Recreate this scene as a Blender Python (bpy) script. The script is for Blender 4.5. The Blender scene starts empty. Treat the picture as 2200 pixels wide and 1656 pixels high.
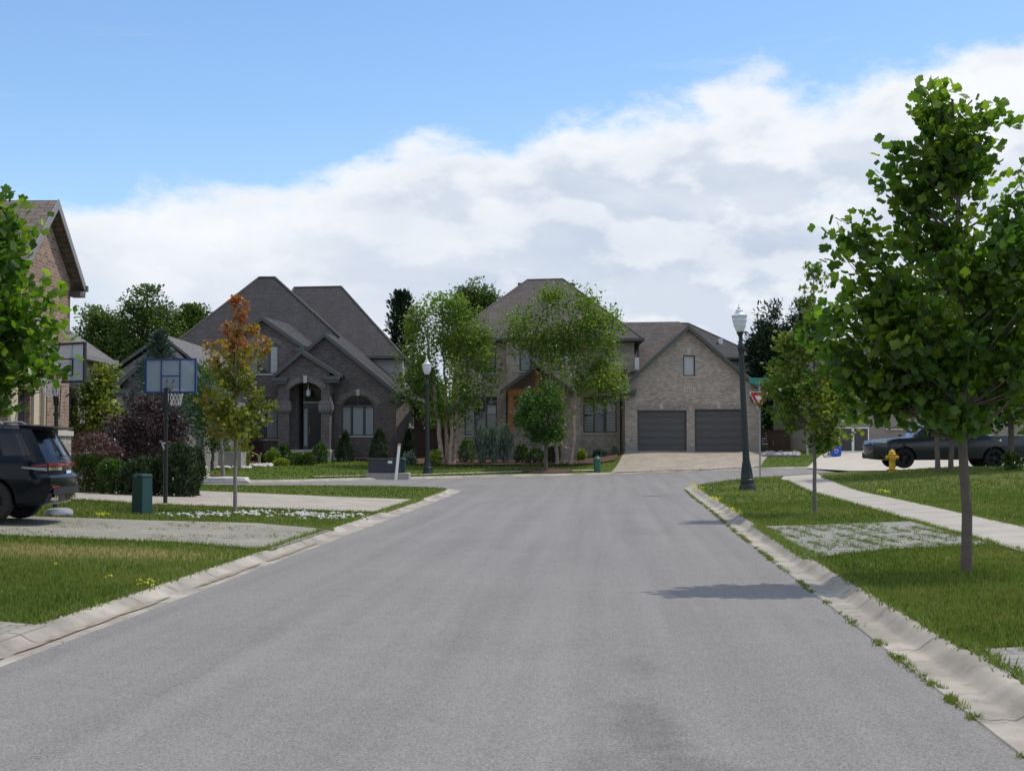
import bpy, bmesh, math, random
import numpy as np
from mathutils import Vector, Matrix, noise as mnoise
from mathutils.geometry import delaunay_2d_cdt
random.seed(7); RNG = np.random.default_rng(11)
S = bpy.context.scene; COL = S.collection
R = math.radians
# ------------------------------------------------------------------ camera
CAMH = 1.70; F = 3050.0; PITCH = math.atan(127/F)
cd = bpy.data.cameras.new('camera'); cam = bpy.data.objects.new('camera', cd); COL.objects.link(cam)
cam.location = (0, 0, CAMH); cam.rotation_euler = (R(90)+PITCH, 0, 0)
cd.sensor_fit = 'HORIZONTAL'; cd.sensor_width = 36; cd.lens = 36*F/2200
cd.clip_start = .1; cd.clip_end = 6000
S.camera = cam
S.view_settings.view_transform = 'Standard'; S.view_settings.look = 'None'
S.view_settings.exposure = 0.15; S.view_settings.gamma = 1
S.cycles.max_bounces = 8; S.cycles.transparent_max_bounces = 12
S.cycles.sample_clamp_indirect = 6
# ------------------------------------------------------------------ sun and sky
SUN_EL = R(61); SUN_AZ = math.atan2(.943, .33)          # clockwise from +Y
sl = bpy.data.lights.new('sun', 'SUN'); sun = bpy.data.objects.new('sun', sl); COL.objects.link(sun)
sl.energy = 2.7; sl.angle = R(.55); sl.color = (1, .93, .83)
sdir = Vector((math.sin(SUN_AZ)*math.cos(SUN_EL), math.cos(SUN_AZ)*math.cos(SUN_EL), math.sin(SUN_EL)))
sun.rotation_euler = sdir.to_track_quat('Z', 'Y').to_euler(); sun.location = (20, 10, 40)

class G:
    """tiny node graph helper"""
    def __init__(s, nt): s.nt = nt; nt.nodes.clear()
    def n(s, typ, ins=None, **kw):
        nd = s.nt.nodes.new('ShaderNode'+typ)
        for k, v in kw.items(): setattr(nd, k, v)
        for k, v in (ins or {}).items(): s.set(nd.inputs[k], v)
        return nd
    def set(s, sock, v):
        if isinstance(v, bpy.types.NodeSocket): s.nt.links.new(v, sock)
        elif isinstance(v, bpy.types.Node): s.nt.links.new(v.outputs[0], sock)
        else:
            if hasattr(sock.default_value, '__len__') and hasattr(v, '__len__') and len(sock.default_value) == 4 and len(v) == 3: v = (*v, 1)
            sock.default_value = v
    def m(s, op, a, b=None, c=None, clamp=False):
        nd = s.nt.nodes.new('ShaderNodeMath'); nd.operation = op; nd.use_clamp = clamp
        for i, v in enumerate((a, b, c)):
            if v is not None: s.set(nd.inputs[i], v)
        return nd.outputs[0]
    def mix(s, f, a, b, blend='MIX'):
        nd = s.nt.nodes.new('ShaderNodeMix'); nd.data_type = 'RGBA'; nd.blend_type = blend
        s.set(nd.inputs[0], f); s.set(nd.inputs[6], a); s.set(nd.inputs[7], b)
        return nd.outputs[2]
    def noise(s, vec, scale, detail=3, rough=.55, dist=0):
        nd = s.n('TexNoise', {'Scale': scale, 'Detail': detail, 'Roughness': rough, 'Distortion': dist})
        if vec is not None: s.set(nd.inputs['Vector'], vec)
        return nd.outputs[0]
    def rng(s, v, a, b, c=0., d=1., smooth=True):
        nd = s.n('MapRange', {0: v, 1: a, 2: b, 3: c, 4: d}); nd.clamp = True
        if smooth: nd.interpolation_type = 'SMOOTHSTEP'
        return nd.outputs[0]
    def xyz(s, v):
        nd = s.n('SeparateXYZ', {0: v}); return nd.outputs[0], nd.outputs[1], nd.outputs[2]
    def vec(s, x, y, z=0.):
        return s.n('CombineXYZ', {0: x, 1: y, 2: z}).outputs[0]

W = bpy.data.worlds.new('World'); S.world = W; W.use_nodes = True
g = G(W.node_tree)
sky = g.n('TexSky'); sky.sky_type = 'NISHITA'; sky.sun_disc = False
sky.sun_elevation = SUN_EL; sky.sun_rotation = SUN_AZ; sky.air_density = 1.0; sky.dust_density = .6; sky.ozone_density = 1.6
d0 = g.n('TexCoord').outputs['Generated']
dx, dy, dz = g.xyz(d0)
az = g.m('ARCTAN2', dx, dy); el = g.m('ARCSINE', dz)
fc = g.n('FloatCurve')
pts = [(-3.2,.30),(-1.2,.33),(-.5,.165),(-.346,.168),(-.25,.168),(-.21,.172),(-.15,.190),(-.098,.207),(-.056,.222),(-.0066,.216),(.023,.231),(.0655,.238),(.114,.240),(.14,.246),(.166,.260),(.194,.251),(.219,.238),(.244,.250),(.287,.262),(.346,.265),(.6,.30),(1.2,.2),(3.2,.30)]
cv = fc.mapping.curves[0]
while len(cv.points) > 2: cv.points.remove(cv.points[1])
uu = [(p[0]+3.2)/6.4 for p in pts]
for i, p in enumerate(pts):
    if i == 0: cv.points[0].location = (uu[0], p[1])
    elif i == len(pts)-1: cv.points[-1].location = (uu[i], p[1])
    else: cv.points.new(uu[i], p[1])
fc.mapping.update()
g.set(fc.inputs['Value'], g.m('DIVIDE', g.m('ADD', az, 3.2), 6.4))
edge = fc.outputs[0]
pv = g.vec(az, g.m('MULTIPLY', el, 1.9), .37)
n1 = g.noise(pv, 9, 6, .58, .12); n2 = g.noise(pv, 24, 6, .6, .1); n3 = g.noise(g.vec(az, g.m('MULTIPLY', el, 2.6), 4.1), 5.5, 4, .55, .5)
dd = g.m('SUBTRACT', edge, el)
dd = g.m('ADD', dd, g.m('MULTIPLY', g.m('SUBTRACT', n1, .5), .07))
dd = g.m('ADD', dd, g.m('MULTIPLY', g.m('SUBTRACT', n2, .5), .05))
mask = g.rng(dd, -.007, .021)
# holes of blue inside the bank, and thin stray wisps above it
hole = g.rng(n1, .62, .74); hole = g.m('MULTIPLY', hole, g.rng(dd, .115, .04))
mask = g.m('MULTIPLY', mask, g.m('SUBTRACT', 1., g.m('MULTIPLY', hole, .55)))
wis = g.m('MULTIPLY', g.rng(g.noise(g.vec(g.m('MULTIPLY', az, .8), g.m('MULTIPLY', el, 5.), 2.2), 7, 6, .65, .6), .62, .82), .22)
mask = g.m('MAXIMUM', mask, wis)
# broken cloud overhead (above the picture), which whitens the daylight
over = g.m('MULTIPLY', g.rng(g.noise(d0, 2.6, 6, .6, .4), .40, .56), g.rng(el, .40, .62))
mask = g.m('MAXIMUM', mask, over)
shade = g.rng(g.m('ADD', g.m('MULTIPLY', n3, .75), g.m('MULTIPLY', n1, .35)), .42, .70)
rel = g.m('SUBTRACT', g.noise(g.vec(az, g.m('MULTIPLY', el, 1.7), 1.3), 10, 6, .52, .1), g.noise(g.vec(g.m('ADD', az, .010), g.m('ADD', g.m('MULTIPLY', el, 1.7), .026), 1.3), 10, 6, .52, .1))
puff = g.rng(rel, .075, -.055)
low = g.rng(el, .23, .05, 0, .42)
shade = g.m('ADD', g.m('MULTIPLY', shade, .62), low, clamp=True)
shade = g.m('ADD', g.m('MULTIPLY', shade, .62), g.m('MULTIPLY', puff, g.rng(az, -.25, .12, .14, .50)), clamp=True)
rim = g.rng(dd, .055, .0)
shade = g.m('MULTIPLY', shade, g.m('SUBTRACT', 1., g.m('MULTIPLY', rim, .8)))
ccol = g.mix(shade, (.87, .89, .915, 1), (.51, .59, .715, 1))
hsv = g.n('HueSaturation', {'Saturation': 1.13, 'Value': 1.0, 'Color': sky.outputs[0]})
skyc = g.mix(1., hsv.outputs[0], (.098, .1, .104, 1), 'MULTIPLY')
SKY_GAIN = 1.60
skyc = g.mix(1., skyc, (SKY_GAIN, SKY_GAIN, SKY_GAIN, 1), 'MULTIPLY')
fin = g.mix(mask, skyc, ccol)
# node tree: Background strength 0.1 on a physically scaled colour
fin10 = g.mix(1., fin, (10, 10, 10, 1), 'MULTIPLY')
bg = g.n('Background', {'Color': fin10, 'Strength': .1})
g.set(g.n('OutputWorld').inputs[0], bg.outputs[0])
# ------------------------------------------------------------------ pixel helpers (photo pixels, 2200 wide)
CP, SP = math.cos(PITCH), math.sin(PITCH)
def ray(px, py):
    a = (px-1100)/F; b = (828-py)/F
    return Vector((a, CP - b*SP, SP + b*CP))
def at(px, py, Y):
    r = ray(px, py); t = Y/r.y
    return Vector((r.x*t, Y, CAMH + r.z*t))
def X(px, Y): return (px-1100)/F*Y*1.0
# ------------------------------------------------------------------ object helpers
def tag(o, label=None, cat=None, group=None, kind=None):
    if label: o['label'] = label
    if cat: o['category'] = cat
    if group: o['group'] = group
    if kind: o['kind'] = kind
    return o
def thing(name, label, cat, loc=(0, 0, 0), rz=0, group=None):
    o = bpy.data.objects.new(name, None); COL.objects.link(o); o.location = loc; o.rotation_euler = (0, 0, rz)
    o.empty_display_size = .2
    return tag(o, label, cat, group)
class MB:
    def __init__(s): s.v = []; s.f = []
    def add(s, vs, fs):
        o = len(s.v); s.v += [tuple(v) for v in vs]; s.f += [tuple(i+o for i in f) for f in fs]; return s
    def poly(s, *p): return s.add(p, [tuple(range(len(p)))])
    def box(s, x0, x1, y0, y1, z0, z1):
        return s.add([(x, y, z) for z in (z0, z1) for y in (y0, y1) for x in (x0, x1)],
                     [(0, 2, 3, 1), (4, 5, 7, 6), (0, 1, 5, 4), (2, 6, 7, 3), (0, 4, 6, 2), (1, 3, 7, 5)])
    def prism(s, pts, ext):
        """closed solid: polygon pts (3D) pushed by ext"""
        n = len(pts); e = Vector(ext); a = [Vector(p) for p in pts]
        nn = Vector((0, 0, 0))
        for i in range(n): nn += a[i].cross(a[(i+1) % n])
        if nn.dot(e) > 0: a = a[::-1]
        b = [p+e for p in a]
        fs = [tuple(range(n)), tuple(range(2*n-1, n-1, -1))] + [(i, i+n, (i+1) % n+n, (i+1) % n) for i in range(n)]
        return s.add(a+b, fs)
    def slab(s, pts, th=.12):
        """roof slab: polygon thickened downwards"""
        return s.prism(pts, (0, 0, -th))
    def tube(s, path, rad, n=8, cap=True):
        path = [Vector(p) for p in path]; k = len(path)
        if not hasattr(rad, '__len__'): rad = [rad]*k
        vs = []; up = None
        for i, p in enumerate(path):
            t = (path[min(i+1, k-1)]-path[max(i-1, 0)])
            t = t.normalized() if t.length > 1e-9 else Vector((0, 0, 1))
            if up is None: up = t.orthogonal().normalized()
            up = (up - t*up.dot(t)); up = up.normalized() if up.length > 1e-6 else t.orthogonal().normalized()
            w = t.cross(up)
            for j in range(n):
                a = 2*math.pi*j/n
                vs.append(p + (up*math.cos(a)+w*math.sin(a))*rad[i])
        fs = [(i*n+j, i*n+(j+1) % n, (i+1)*n+(j+1) % n, (i+1)*n+j) for i in range(k-1) for j in range(n)]
        if cap: fs += [tuple(range(n-1, -1, -1)), tuple(range((k-1)*n, k*n))]
        return s.add(vs, fs)
    def lathe(s, prof, c=(0, 0, 0), n=20, axis='Z'):
        c = Vector(c); vs = []
        for r, z in prof:
            for j in range(n):
                a = 2*math.pi*j/n; p = (r*math.cos(a), r*math.sin(a), z)
                if axis == 'Y': p = (p[0], p[2], p[1])
                if axis == 'X': p = (p[2], p[0], p[1])
                vs.append(c+Vector(p))
        k = len(prof)
        fs = [(i*n+j, i*n+(j+1) % n, (i+1)*n+(j+1) % n, (i+1)*n+j) for i in range(k-1) for j in range(n)]
        fs += [tuple(range(n-1, -1, -1)), tuple(range((k-1)*n, k*n))]
        return s.add(vs, fs)
    def build(s, name, mat, parent=None, smooth=False, bevel=0, loc=None, seg=2, fix=True):
        me = bpy.data.meshes.new(name); me.from_pydata(s.v, [], s.f)
        if fix:
            bm = bmesh.new(); bm.from_mesh(me); bmesh.ops.recalc_face_normals(bm, faces=bm.faces); bm.to_mesh(me); bm.free()
        o = bpy.data.objects.new(name, me); COL.objects.link(o)
        if mat: me.materials.append(mat)
        if parent: o.parent = parent
        if loc: o.location = loc
        if smooth:
            me.polygons.foreach_set('use_smooth', [True]*len(me.polygons))
            try: me.set_sharp_from_angle(angle=R(smooth if smooth is not True else 40))
            except Exception: pass
        if bevel:
            b = o.modifiers.new('bevel', 'BEVEL'); b.width = bevel; b.segments = seg; b.limit_method = 'ANGLE'; b.angle_limit = R(40)
        return o
def np_mesh(name, V, faces_flat, loop_tot, mat, parent=None, attr=None, smooth=False):
    """fast mesh from numpy arrays; attr: per-vertex float"""
    me = bpy.data.meshes.new(name)
    nf = len(loop_tot); me.vertices.add(len(V)); me.loops.add(len(faces_flat)); me.polygons.add(nf)
    me.vertices.foreach_set('co', V.astype(np.float32).ravel())
    me.loops.foreach_set('vertex_index', faces_flat.astype(np.int32))
    st = np.concatenate(([0], np.cumsum(loop_tot)[:-1])).astype(np.int32)
    me.polygons.foreach_set('loop_start', st)
    try: me.polygons.foreach_set('loop_total', loop_tot.astype(np.int32))
    except Exception: pass
    if smooth: me.polygons.foreach_set('use_smooth', np.ones(nf, bool))
    me.update(calc_edges=True); me.validate()
    if attr is not None:
        a = me.attributes.new('rnd', 'FLOAT', 'POINT'); a.data.foreach_set('value', attr.astype(np.float32))
    o = bpy.data.objects.new(name, me); COL.objects.link(o); me.materials.append(mat)
    if parent: o.parent = parent
    return o
def copy_tree(o, parent=None):
    c = o.copy(); COL.objects.link(c); c.parent = parent
    for ch in list(o.children): copy_tree(ch, c)
    return c
# ------------------------------------------------------------------ materials
def new_mat(name):
    m = bpy.data.materials.new(name); m.use_nodes = True; gg = G(m.node_tree)
    bs = gg.n('BsdfPrincipled'); out = gg.n('OutputMaterial'); gg.set(out.inputs[0], bs.outputs[0])
    return m, gg, bs, out
def pos(gg): return gg.n('NewGeometry').outputs['Position']
def bump(gg, bs, h, strength=.3, dist=.01):
    gg.set(bs.inputs['Normal'], gg.n('Bump', {'Height': h, 'Strength': strength, 'Distance': dist}).outputs[0])
def M(name, c, rough=.6, metal=0., spec=.5, var=.12, scale=3., bmp=0., bscale=60., coat=0.):
    m, gg, bs, out = new_mat(name)
    tc = gg.n('TexCoord').outputs['Object']
    nz = gg.noise(tc, scale, 4); n2 = gg.noise(tc, scale*9, 3)
    f = gg.m('ADD', gg.m('MULTIPLY', nz, .65), gg.m('MULTIPLY', n2, .35))
    k = gg.rng(f, .3, .7, 1-var, 1+var, False)
    gg.set(bs.inputs['Base Color'], gg.mix(1., (*c, 1), gg.n('CombineColor', {0: k, 1: k, 2: k}).outputs[0], 'MULTIPLY'))
    bs.inputs['Roughness'].default_value = rough; bs.inputs['Metallic'].default_value = metal
    bs.inputs['Specular IOR Level'].default_value = spec
    if var: gg.set(bs.inputs['Roughness'], gg.rng(f, .3, .7, max(0, rough-.08), min(1, rough+.08), False))
    if coat: bs.inputs['Coat Weight'].default_value = coat; bs.inputs['Coat Roughness'].default_value = .06
    if bmp: bump(gg, bs, gg.noise(tc, bscale, 3), bmp, .01)
    return m
def wall_uv(gg, slope=1.0):
    ge = gg.n('NewGeometry'); x, y, z = gg.xyz(ge.outputs['Position']); nx, ny, nz = gg.xyz(ge.outputs['True Normal'])
    f = gg.m('GREATER_THAN', gg.m('ABSOLUTE', nx), gg.m('ABSOLUTE', ny))
    u = gg.m('ADD', gg.m('MULTIPLY', y, f), gg.m('MULTIPLY', x, gg.m('SUBTRACT', 1., f)))
    return gg.vec(u, gg.m('MULTIPLY', z, slope), 0.), ge.outputs['Position']
def brick(name, c1, c2, mortar, bw=.23, bh=.078, patch=.25):
    m, gg, bs, out = new_mat(name)
    uv, P = wall_uv(gg)
    bt = gg.n('TexBrick', {'Vector': uv, 'Color1': c1, 'Color2': c2, 'Mortar': mortar, 'Scale': 1., 'Mortar Size': .009, 'Mortar Smooth': .1, 'Bias': 0., 'Brick Width': bw, 'Row Height': bh})
    bt.offset = .5
    ux, uy, _ = gg.xyz(uv)
    big = gg.noise(P, .9, 4); fine = gg.noise(gg.vec(gg.m('MULTIPLY', ux, 4.4), gg.m('MULTIPLY', uy, 12.8)), 1., 2)
    k = gg.m('MULTIPLY', gg.rng(big, .3, .7, 1-patch*.6, 1+patch*.6, False), gg.rng(fine, .25, .75, 1-patch, 1+patch, False))
    gg.set(bs.inputs['Base Color'], gg.mix(1., bt.outputs[0], gg.n('CombineColor', {0: k, 1: k, 2: k}).outputs[0], 'MULTIPLY'))
    bs.inputs['Roughness'].default_value = .85; bs.inputs['Specular IOR Level'].default_value = .25
    bump(gg, bs, gg.m('SUBTRACT', 1., bt.outputs[1]), .5, .008)
    return m
def shingle(name, c1, c2, dark):
    m, gg, bs, out = new_mat(name)
    uv, P = wall_uv(gg, 1.45)
    bt = gg.n('TexBrick', {'Vector': uv, 'Color1': c1, 'Color2': c2, 'Mortar': dark, 'Scale': 1., 'Mortar Size': .012, 'Mortar Smooth': .3, 'Bias': 0., 'Brick Width': .34, 'Row Height': .15})
    ux, uy, _ = gg.xyz(uv)
    fine = gg.noise(gg.vec(gg.m('MULTIPLY', ux, 4.), gg.m('MULTIPLY', uy, 7.)), 1.3, 3); big = gg.noise(P, .5, 4)
    strk = gg.noise(gg.vec(gg.m('MULTIPLY', ux, 1.6), gg.m('MULTIPLY', uy, .25)), 1., 3)
    k = gg.m('MULTIPLY', gg.rng(fine, .25, .75, .72, 1.3, False), gg.rng(gg.m('ADD', big, strk), .7, 1.3, .82, 1.16, False))
    gg.set(bs.inputs['Base Color'], gg.mix(1., bt.outputs[0], gg.n('CombineColor', {0: k, 1: k, 2: k}).outputs[0], 'MULTIPLY'))
    bs.inputs['Roughness'].default_value = .8; bs.inputs['Specular IOR Level'].default_value = .35
    bump(gg, bs, gg.m('ADD', gg.m('SUBTRACT', 1., bt.outputs[1]), gg.m('MULTIPLY', fine, .6)), .6, .012)
    return m
def siding(name, c, h=.13):
    m, gg, bs, out = new_mat(name)
    uv, P = wall_uv(gg); ux, uy, _ = gg.xyz(uv)
    fr = gg.m('FRACT', gg.m('DIVIDE', uy, h)); k = gg.m('MULTIPLY', gg.rng(fr, .0, .14, .55, 1.), gg.rng(gg.noise(P, 1.2, 4), .3, .7, .9, 1.1, False))
    gg.set(bs.inputs['Base Color'], gg.mix(1., (*c, 1), gg.n('CombineColor', {0: k, 1: k, 2: k}).outputs[0], 'MULTIPLY'))
    bs.inputs['Roughness'].default_value = .6; bump(gg, bs, fr, .4, .02)
    return m
def leaf_mat(name, c1, c2, c3, trans=.35, rough=.45, spec=.4, top=None, gain=1.35):
    """c1..c3: colours of single leaves (random per leaf); top: a second trio used where the leaf value is above 1"""
    m, gg, bs, out = new_mat(name)
    a = gg.n('Attribute'); a.attribute_name = 'rnd'
    cr = gg.n('ValToRGB'); el = cr.color_ramp.elements
    cols = [tuple(min(.8, q*gain) for q in c) for c in [c1, c2, c3] + (list(top) if top else [])]
    el[0].position = 0; el[0].color = (*cols[0], 1); el[1].position = 1; el[1].color = (*cols[-1], 1)
    for i in range(1, len(cols)-1):
        e = el.new(i/(len(cols)-1)); e.color = (*cols[i], 1)
    gg.set(cr.inputs[0], gg.m('DIVIDE', a.outputs['Fac'], 2.) if top else a.outputs['Fac'])
    gg.set(bs.inputs['Base Color'], cr.outputs[0]); bs.inputs['Roughness'].default_value = rough; bs.inputs['Specular IOR Level'].default_value = spec
    tr = gg.n('BsdfTranslucent'); tc = gg.mix(1., cr.outputs[0], (1.3, 1.5, .6, 1), 'MULTIPLY'); gg.set(tr.inputs[0], tc)
    mx = gg.n('MixShader', {0: trans}); gg.set(mx.inputs[1], bs.outputs[0]); gg.set(mx.inputs[2], tr.outputs[0])
    gg.set(out.inputs[0], mx.outputs[0])
    return m
# ------------------------------------------------------------------ terrain
class RBF:
    def __init__(s, pts, sm=.02):
        P = np.array(pts, float); s.p = P[:, :2]; n = len(P)
        K = np.sqrt(((s.p[:, None]-s.p[None])**2).sum(-1)+4.0)
        A = np.zeros((n+3, n+3)); A[:n, :n] = K + np.eye(n)*-sm; A[:n, n] = 1; A[:n, n+1:] = s.p; A[n, :n] = 1; A[n+1:, :n] = s.p.T
        s.w = np.linalg.solve(A, np.concatenate([P[:, 2], np.zeros(3)]))
    def __call__(s, x, y):
        q = np.stack([np.atleast_1d(np.asarray(x, float)), np.atleast_1d(np.asarray(y, float))], -1)
        K = np.sqrt(((q[:, None]-s.p[None])**2).sum(-1)+4.0); n = len(s.p)
        return K @ s.w[:n] + s.w[n] + q @ s.w[n+1:]
def xl(y): return -4.5+.052*y          # left asphalt edge
def xr(y): return 2.17+.0785*y         # right asphalt edge
KW = .46
farK = [(-60, 37), (-40, 47.5), (-28, 53.5), (-20, 57.5), (-11, 62.3), (-8, 64.5), (-5.5, 66.6), (-2.3, 69), (1, 70.8), (4.7, 71.8), (8, 71.4), (10.6, 70.3), (12.5, 68.8), (14.5, 67)]
farZ = [.1, .07, .06, .05, .05, .06, .07, .09, .13, .18, .30, .40, .50, .58]
nearL = [(xl(50.5), 50.5), (xl(52)-.1, 52), (-2.35, 53.3), (-3.3, 54.4), (-4.8, 55.2), (-7.6, 55.0), (-13, 52.9), (-20, 49.6), (-28, 45.6), (-40, 39.5), (-60, 29)]
nearLz = [.02, .02, .02, .03, .03, .03, .03, .03, .04, .05, .1]
nearR = [(xr(50), 50), (6.3, 51.8), (6.9, 53.6), (7.9, 55.6), (9.2, 57.3), (10.8, 58.6), (12.6, 59.7), (14.5, 60.6)]
nearRz = [.09, .11, .14, .19, .26, .33, .40, .47]
rp = [(xl(y), y, 0) for y in range(-20, 46, 8)] + [(xr(y), y, 0 if y < 36 else .05) for y in range(-20, 46, 8)]
rp += [(*p, z) for p, z in zip(farK, farZ)] + [(*p, z) for p, z in zip(nearL, nearLz)] + [(*p, z) for p, z in zip(nearR, nearRz)]
Rd = RBF(rp)
def off(pl, d):
    out = []
    for i, p in enumerate(pl):
        a = Vector(pl[max(i-1, 0)]); b = Vector(pl[min(i+1, len(pl)-1)]); t = (b-a).normalized()
        out.append((p[0]-t.y*d, p[1]+t.x*d))
    return out
lineL = [(xl(y), y) for y in range(-20, 50, 5)] + nearL
lineR = [(xr(y), y) for y in range(-20, 50, 5)] + nearR
bL = off(lineL, KW); bR = off(lineR, -KW); bF = off(farK, KW)
HL, HR, HF = .075, .112, .10
tp = [(x, y, float(Rd(x0, y0)[0])+HL) for (x, y), (x0, y0) in zip(bL, lineL)]
tp += [(x, y, float(Rd(x0, y0)[0])+HR) for (x, y), (x0, y0) in zip(bR, lineR)]
tp += [(x, y, float(Rd(x0, y0)[0])+HF) for (x, y), (x0, y0) in zip(bF, farK)]
for y in range(-20, 46, 8):
    for t in (2.5, 6, 12, 24, 40): tp.append((xl(y)-KW-t, y, .075+.04*min(t, 7)+.015*max(t-7, 0)))
    for t in (2, 4.5, 8, 14, 30): tp.append((xr(y)+KW+t, y, .115+.041*min(t, 8)+.015*max(t-8, 0)))
for x, y, z in [(-7.6, 53, .16), (-13, 49.5, .29), (-20, 45, .40),
                (10.4, 54.8, .37), (12.3, 57, .43), (14.2, 53, .70), (16.5, 58.5, .66), (17, 54.5, .83), (22, 55, .88), (30, 52, .95), (20, 62, .9),
                (13.2, 72, .95), (15.5, 72, 1.15), (17, 74.5, 1.36), (22, 72, 1.36), (30, 75, 1.4), (13.5, 79, 1.27), (6.3, 79, 1.24), (10, 79, 1.25), (10, 75, .8), (6.2, 75.5, .65),
                (-2.4, 74.5, .50), (3, 76, .62), (4, 80, .88), (-2.5, 80, .9), (-6, 80, .85), (-9, 78, .72), (-13, 78, .72), (-15, 70, .50), (-9, 72, .42), (-6, 75, .42), (-18, 66, .72), (-20, 62, .5), (-14.5, 63.5, .42),
                (-28, 66, .9), (-45, 66, 1.0), (-30, 100, 1.3), (0, 100, 1.4), (30, 100, 1.5), (-60, 100, 1.3), (60, 100, 1.5), (-60, 160, 1.4), (0, 160, 1.5), (60, 160, 1.5), (60, 60, 1.2)]:
    tp.append((x, y, z))
T = RBF(tp)
def tz(x, y): return float(T(x, y)[0])
def gnd(px, py, road=False):
    f = Rd if road else T
    r = ray(px, py); lo = 3.
    ys = np.concatenate([np.arange(4, 130, .25)])
    hx = r.x*ys/r.y; hz = CAMH + r.z*ys/r.y - f(hx, ys)
    i = int(np.argmax(hz < 0))
    a, b = ys[i-1], ys[i]; ha, hb = hz[i-1], hz[i]
    y = a + (b-a)*ha/(ha-hb)
    return (r.x*y/r.y, y)
def g3(px, py):
    x, y = gnd(px, py); return Vector((x, y, tz(x, y)))
def inside(px_, py_, poly):
    n = len(poly); res = np.zeros(len(px_), bool)
    for i in range(n):
        x0, y0 = poly[i]; x1, y1 = poly[(i+1) % n]
        if y0 == y1: continue
        c = ((y0 > py_) != (y1 > py_)) & (px_ < (x1-x0)*(py_-y0)/(y1-y0)+x0)
        res ^= c
    return res
def dens(poly, step):
    out = []
    for i in range(len(poly)):
        a = Vector(poly[i]); b = Vector(poly[(i+1) % len(poly)]); n = max(1, int((b-a).length/step))
        out += [tuple(a+(b-a)*k/n) for k in range(n)]
    return out
def drape(name, poly, zf, dz, step, mat, wob=0, holes=None):
    p = dens(poly, step)
    if wob:
        p = [(x+wob*mnoise.noise((x*1.7, y*1.7, 3.1))+wob*.6*mnoise.noise((x*6, y*6, 9)), y+wob*mnoise.noise((x*1.7, y*1.7, 7.7))+wob*.6*mnoise.noise((x*6, y*6, 1))) for x, y in p]
    P = np.array(p); x0, y0 = P.min(0); x1, y1 = P.max(0)
    gx, gy = np.meshgrid(np.arange(x0+step*.5, x1, step), np.arange(y0+step*.5, y1, step)); gx, gy = gx.ravel(), gy.ravel()
    ok = inside(gx, gy, p); gx, gy = gx[ok], gy[ok]
    if len(gx):
        md = np.min(((np.stack([gx, gy], -1)[:, None]-P[None])**2).sum(-1), 1) if len(gx)*len(P) < 3e7 else np.full(len(gx), 9.)
        gx, gy = gx[md > (step*.45)**2], gy[md > (step*.45)**2]
    vs = [Vector(q) for q in p]+[Vector((a, b)) for a, b in zip(gx, gy)]
    n = len(p)
    vo, eo, fo, *_ = delaunay_2d_cdt(vs, [(i, (i+1) % n) for i in range(n)], [tuple(range(n))], 1, 1e-5)
    A = np.array([(v.x, v.y) for v in vo]); Z = zf(A[:, 0], A[:, 1])+dz
    me = bpy.data.meshes.new(name); me.from_pydata([(a[0], a[1], z) for a, z in zip(A, Z)], [], [tuple(f) for f in fo])
    bm = bmesh.new(); bm.from_mesh(me)
    for f in bm.faces:
        if f.normal.z < 0: f.normal_flip()
    bm.to_mesh(me); bm.free()
    me.polygons.foreach_set('use_smooth', [True]*len(me.polygons))
    o = bpy.data.objects.new(name, me); COL.objects.link(o); me.materials.append(mat)
    tag(o, kind='structure'); return o
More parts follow.
